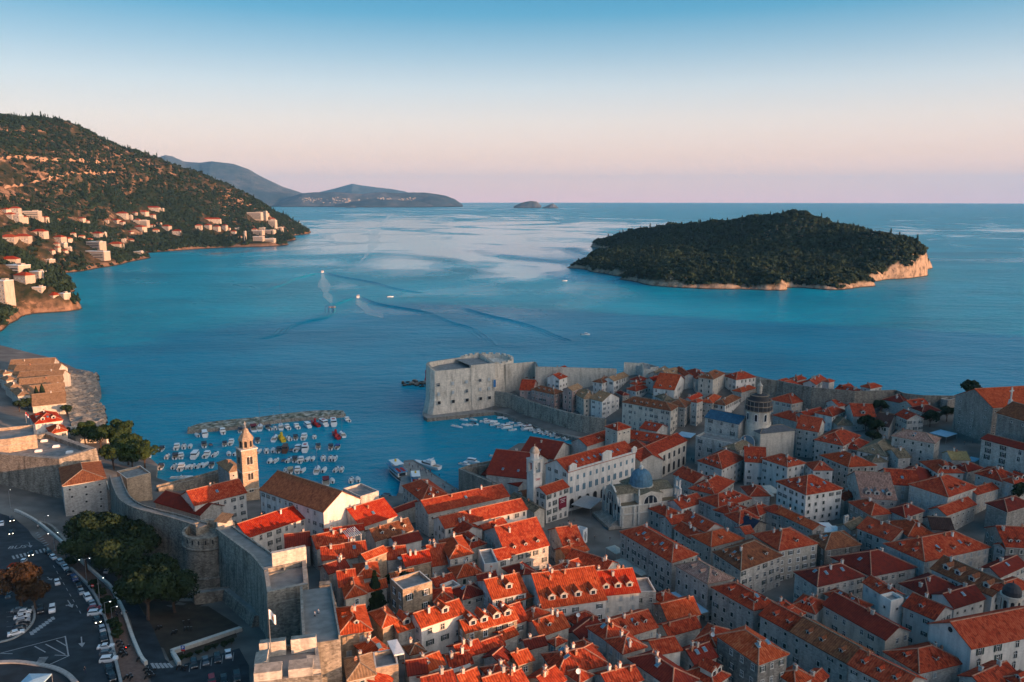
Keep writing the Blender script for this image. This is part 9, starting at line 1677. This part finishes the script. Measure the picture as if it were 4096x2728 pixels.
for i, (x, y) in enumerate(((1410, 1150), (1440, 1170), (1490, 1170), (1515, 1200), (1530, 1195), (1545, 1200), (1560, 1205), (1590, 1210), (1605, 1215), (1565, 1230), (1615, 1250), (1685, 1250), (1720, 1335), (1750, 1310), (1735, 1360), (1800, 1385), (1810, 1390), (1822, 1380), (1845, 1380), (1420, 1200))): person(P(*tp('D', x, y), 2.32), 0 if i % 4 else 2, 'person in dark clothes walking on the pier' if i % 4 else 'person with a red top and dark trousers on the pier', 'people on the pier')
person(U('C', 542, 985, 14.2), 1, 'person in white top and dark trousers walking on the wall walkway'); person(U('C', 575, 965, 14.2), 1, 'person in white keeping to the inner parapet of the wall walkway')
for i, (x, y) in enumerate(((1070, 960), (1110, 945), (1122, 975), (1085, 990), (1165, 965), (610, 430), (500, 300), (350, 160), (785, 1490))): person(U('B', x, y, .15), 1 if i in (2, 7) else 0, 'person in a white top on the promenade' if i in (2, 7) else 'person in dark clothes on the promenade or road' if i != 8 else 'person in dark clothes standing alone on the road', 'people on the promenade' if i != 8 else None)
for i, (t_, x, y) in enumerate((('F', 440, 150), ('F', 470, 140), ('F', 520, 110), ('F', 570, 95), ('F', 760, 260), ('F', 900, 270), ('E', 1650, 1100), ('E', 1670, 1110), ('H', 1805, 955), ('H', 1880, 945), ('H', 1755, 930))): person(U(t_, x, y, .05), 0, 'person in dark clothes on the square by the clock tower' if i < 6 else 'person in dark clothes in the lane by the cathedral' if i < 8 else 'person in dark clothes on the great church square', 'people on the squares')
# table and chairs on the balustraded terrace, washing lines
p = U('C', 1518, 655, 9.1); b = MB(); b.lathe([(.0, .74), (.6, .74), (.6, .70), (.05, .68), (.05, .03), (.3, 0)], tuple(p), 'white', 12); tag(b.build('table', None, tuple(p)), 'round white table on the balustraded terrace', 'table')
# rocks on the shore
sheet('shore', W2('A', [(610, 310), (850, 296), (925, 420), (935, 515), (880, 640), (960, 745), (890, 860), (660, 800), (620, 640), (600, 480)]), 'coast', .2, 2.5, lambda x, y: gz(x, y) + 2.6 * abs(fbm(x, y, .09, 4)) - .2)
b = MB()
for k in range(460):
 s_ = rnd.random(); x = 560 + rnd.uniform(0, 1) ** .7 * 330; y = 300 + s_ * 480; p = P(*tp('A', x + 60 * (s_ > .6), y), rnd.uniform(.3, 2.5)); s = rnd.uniform(.8, 3.2) * (1.2 if x > 750 else .9); a0 = rnd.random() * 6
 q = [(p.x + s * rnd.uniform(.6, 1.2) * math.cos(a0 + i * 1.05), p.y + s * rnd.uniform(.6, 1.2) * math.sin(a0 + i * 1.05)) for i in range(6)]; c_ = (p.x, p.y); b.prism(q, -2, [max(.2, min(4, gz(*c_))) * .8 + rnd.uniform(0, .9) * s * .6 for _ in q], 'coast', top_poly=[(c_[0] + (a - c_[0]) * .55, c_[1] + (d_ - c_[1]) * .55) for a, d_ in q])
kind(b.build('rocks'), 'stuff')
# wakes: low ridges of water spreading behind the boats
def wake(pts, w_, h_, name='boat_wake'):
 q = smooth_line([P(x / 1.682 + 1000, y / 1.682 + 700, 0) for x, y in pts], 6); b = MB(); n_ = len(q)
 for off in (0, 1.35, 2.6):
  c = offset(q, off * w_); e1 = offset(q, off * w_ - w_ * .5); e2 = offset(q, off * w_ + w_ * .5); ht = h_ * (1 - off * .25)
  for i in range(n_ - 1):
   f0, f1 = min(1, (i + .3) / 3) * (1 - (i / n_) ** 2 * .6), min(1, (i + 1.3) / 3) * (1 - ((i + 1) / n_) ** 2 * .6)
   A, B_, C_, D_, E1, E2 = e1[i], e1[i + 1], c[i + 1], c[i], e2[i], e2[i + 1]; b.face([(A.x, A.y, -.05), (B_.x, B_.y, -.05), (C_.x, C_.y, ht * f1), (D_.x, D_.y, ht * f0)], 'water'); b.face([(D_.x, D_.y, ht * f0), (C_.x, C_.y, ht * f1), (E2.x, E2.y, -.05), (E1.x, E1.y, -.05)], 'water')
 kind(b.build(name), 'stuff')
for pts in ([(470, 658), (380, 680), (300, 705), (240, 735), (150, 765), (60, 795)], [(510, 656), (600, 680), (700, 698), (850, 725), (950, 755), (1050, 775), (1160, 792)], [(712, 823), (640, 850), (570, 880), (560, 930), (480, 970), (380, 990), (270, 1030), (220, 1070), (80, 1105)], [(745, 820), (850, 860), (950, 880), (1100, 905), (1220, 930), (1350, 985), (1500, 1030), (1600, 1090), (1660, 1145)], [(1430, 890), (1600, 940), (1750, 975), (1850, 1000), (1970, 1040), (2070, 1080), (2160, 1112)]): wake(pts, 3.6, .85)
# calm, glassy trails left by the boats
m = MATS['water'].copy(); m.name = 'calm_water'; MATS['calm_water'] = m; b_ = m.node_tree.nodes['Principled BSDF']
for nm_, v_ in (('Roughness', .15), ('IOR', 1.36), ('Specular IOR Level', .5), ('Specular Tint', (.85, .95, 1, 1))):
 for l_ in list(b_.inputs[nm_].links): m.node_tree.links.remove(l_)
 b_.inputs[nm_].default_value = v_
def trail(pts, w0, w1):
 q = smooth_line([P(x / 1.682 + 1000, y / 1.682 + 700, 0) for x, y in pts], 6); n_ = len(q); b = MB(); W_ = [(w0 + (w1 - w0) * i / n_) * (1 + .7 * fbm(q[i].x, q[i].y, .02, 3)) * min(1, (n_ - 1 - i) / (n_ * .45)) for i in range(n_)]
 A = [offset(q, 1)[i] for i in range(n_)]; N_ = [(A[i] - q[i].to_2d()) for i in range(n_)]
 zc_ = lambda v: .07 - v.y * v.y / (2 * ERAD)
 for i in range(n_ - 1): e = [q[i].to_2d() + N_[i] * W_[i], q[i + 1].to_2d() + N_[i + 1] * W_[i + 1], q[i + 1].to_2d() - N_[i + 1] * W_[i + 1], q[i].to_2d() - N_[i] * W_[i]]; b.face([(v.x, v.y, zc_(v)) for v in e], 'calm_water')
 kind(b.build('boat_wake'), 'stuff')
for a_ in (([(490, 668), (496, 720), (512, 790), (550, 870)], 4, 14), ([(732, 832), (760, 880), (830, 930), (905, 965)], 3, 16), ([(338, 316), (365, 350), (470, 392), (550, 432), (590, 470)], 8, 20), ([(960, 256), (900, 310), (850, 370), (833, 430), (826, 480), (740, 590)], 10, 26)): trail(*a_)
# ------------------------------------------------------------------ hillside houses
wall_mat('villa', (.52, .44, .36), .3, joint=.08)
HWHERE = ['under the upper woods', 'among the apartment cluster', 'above the first headland', 'over the rocky cove', 'beside the pines', 'on the bare slope', 'near the shore', 'on the wooded point']
for i_, ((x_, y_, w_, h_, k_), q_) in enumerate(zip(HHX, HHP)):
 sc_ = q_.y / FPX / 1.96 * 1.08; W_, H_ = w_ * sc_ * .9, max(4.0, h_ * sc_ * (.62 if k_ != 'f' else .8)); D_ = max(7.0, min(W_ * .7, 16)); o = empty('villa' if k_ != 'f' else 'apartment_building', (q_.x, q_.y, q_.z - 1), R(rnd.uniform(-25, 10)))
 b = MB(); b.box((0, D_ / 2, H_ / 2 - 2), (W_, D_, H_ + 6), 'villa'); fl = max(1, int(H_ / 3.1)); nc = max(2, int(W_ / 3.6))
 put('wall', b.build('wall', link=False, rel=False), o)
 for f_ in range(fl):
  if W_ > 22 and k_ == 'f': b = MB(); b.box((0, -.35, 1.3 + f_ * 3.1 + 1.2), (W_ * .94, .7, .35), 'white'); b.box((0, -.03, 1.3 + f_ * 3.1 + .2), (W_ * .88, .1, 1.5), 'glass'); put('balcony', b.build('balcony', link=False, rel=False), o)
  else:
   for c_ in range(min(nc, 8)): put('window', lib_window(1.8, 1.8, 'glass' if (c_ + f_) % 3 else 'shutter_b', 'frame_w', False, True)[0], o, (-W_ / 2 + W_ * (c_ + .5) / min(nc, 8), 0, .9 + f_ * 3.1))
 b = MB(); zt_ = H_ / 2 - 2 + (H_ + 6) / 2
 if k_ == 'f': b.box((0, D_ / 2, zt_ + .2), (W_ + .6, D_ + .6, .4), 'white'); b.box((W_ * .2, D_ * .6, zt_ + 1.2), (W_ * .3, D_ * .35, 2.0), 'villa')
 else: q4 = [(-W_ / 2 - .6, -.6), (W_ / 2 + .6, -.6), (W_ / 2 + .6, D_ + .6), (-W_ / 2 - .6, D_ + .6)]; rr_ = D_ * .27; b.prism(q4, zt_, zt_ + rr_, 'roof_o' if k_ == 'o' else 'roof_r', top_poly=[(-W_ / 2 + D_ * .42 if W_ > D_ else -.3, D_ / 2 - .2), (W_ / 2 - D_ * .42 if W_ > D_ else .3, D_ / 2 - .2), (W_ / 2 - D_ * .42 if W_ > D_ else .3, D_ / 2 + .2), (-W_ / 2 + D_ * .42 if W_ > D_ else -.3, D_ / 2 + .2)], bottom=True)
 put('roof', b.build('roof', link=False, rel=False), o)
 fx = x_ / 1.96; fy = y_ / 1.96 + 400
 area = 'in the high cluster' if fy < 900 and fx < 170 else 'at the point' if fx > 930 else 'near the point' if fx > 760 else 'in the middle woods' if fx > 430 and fy < 945 else 'low by the rocky cove' if fx > 300 and fy > 930 else 'on the nearest headland' if fy > 1010 else 'on the lower hillside'
 szw = 'wide' if w_ > 105 else 'small' if w_ < 50 else 'tall' if h_ > w_ else 'medium'
 lk = {'f': f'{szw} pale flat roofed building', 'h': f'{szw} villa with red hip roof', 'o': f'{szw} villa with orange roof'}[k_]; HL = globals().setdefault('HLAB', {}); HL.setdefault((lk, area), []).append((fx, fy, o)); o['category'] = 'building' if k_ == 'f' else 'villa'; o['group'] = 'hillside houses'
for (lk, area), lst in HLAB.items():
 lst.sort(key=lambda e: e[0])
 for n_, e in enumerate(lst): e[2]['label'] = f'{lk} {area}' if len(lst) == 1 else f'{lk} {area}, {ords[n_]} towards the sea' if n_ else f'{lk} {area}, farthest from the sea'
# far towns: a sprinkle no one could count
b = MB()
for k in range(150):
 px = rnd.choice([rnd.uniform(1190, 1290), rnd.uniform(1330, 1400), rnd.uniform(1510, 1570), rnd.uniform(1590, 1660), rnd.uniform(1200, 1650)]); p = D(px, rnd.uniform(790, 812), 12900 + rnd.uniform(-350, 150)); s = rnd.uniform(8, 20); b.box(tuple(p), (s, s, s * .7), 'villa')
kind(b.build('distant_town'), 'stuff')
# hill added out of view, crest shaped to shade the south of the town
V_ = []; nS, nT = 70, 16; sd = Vector((SUNV.x, SUNV.y)).normalized(); pd = Vector((-sd.y, sd.x))
if pd.y < 0: pd = -pd
for i in range(nS):
 s = 60 + 900 * i / (nS - 1); top = float(np.interp(s, *SHP))
 for j in range(nT):
  a = j / (nT - 1) * 2 - 1; f_ = max(0, 1 - abs(a) ** 1.4); c = pd * s + sd * (SHD + a * 260); V_.append((c.x, c.y, -4 + (top + 4) * f_ * (1 + .02 * fbm(c.x, c.y, .012, 4))))
idx = np.arange(nS * nT).reshape(nS, nT); q = np.stack([idx[:-1, :-1], idx[1:, :-1], idx[1:, 1:], idx[:-1, 1:]], -1).reshape(-1, 4)
kind(put('hill', np_mesh('hill', np.array(V_), q, ['hill'], smooth=True)), 'structure')
hang_windows()
# ------------------------------------------------------------------ air
m = bpy.data.materials.new('haze'); m.use_nodes = True; t = m.node_tree; t.nodes.clear(); MATS['haze'] = m
o_ = nd(t, 'ShaderNodeOutputMaterial'); pv = nd(t, 'ShaderNodeVolumePrincipled'); pv.inputs['Density'].default_value = 2.4e-5; pv.inputs['Color'].default_value = (0.22, 0.58, 1.0, 1); pv.inputs['Anisotropy'].default_value = 0.0
t.links.new(pv.outputs[0], o_.inputs['Volume'])
hb = MB(); hb.prism([(-49000, -3000), (49000, -3000), (49000, 49000), (-49000, 49000)], -170, 1400, 'haze', bottom=True)
kind(hb.build('haze'), 'stuff')
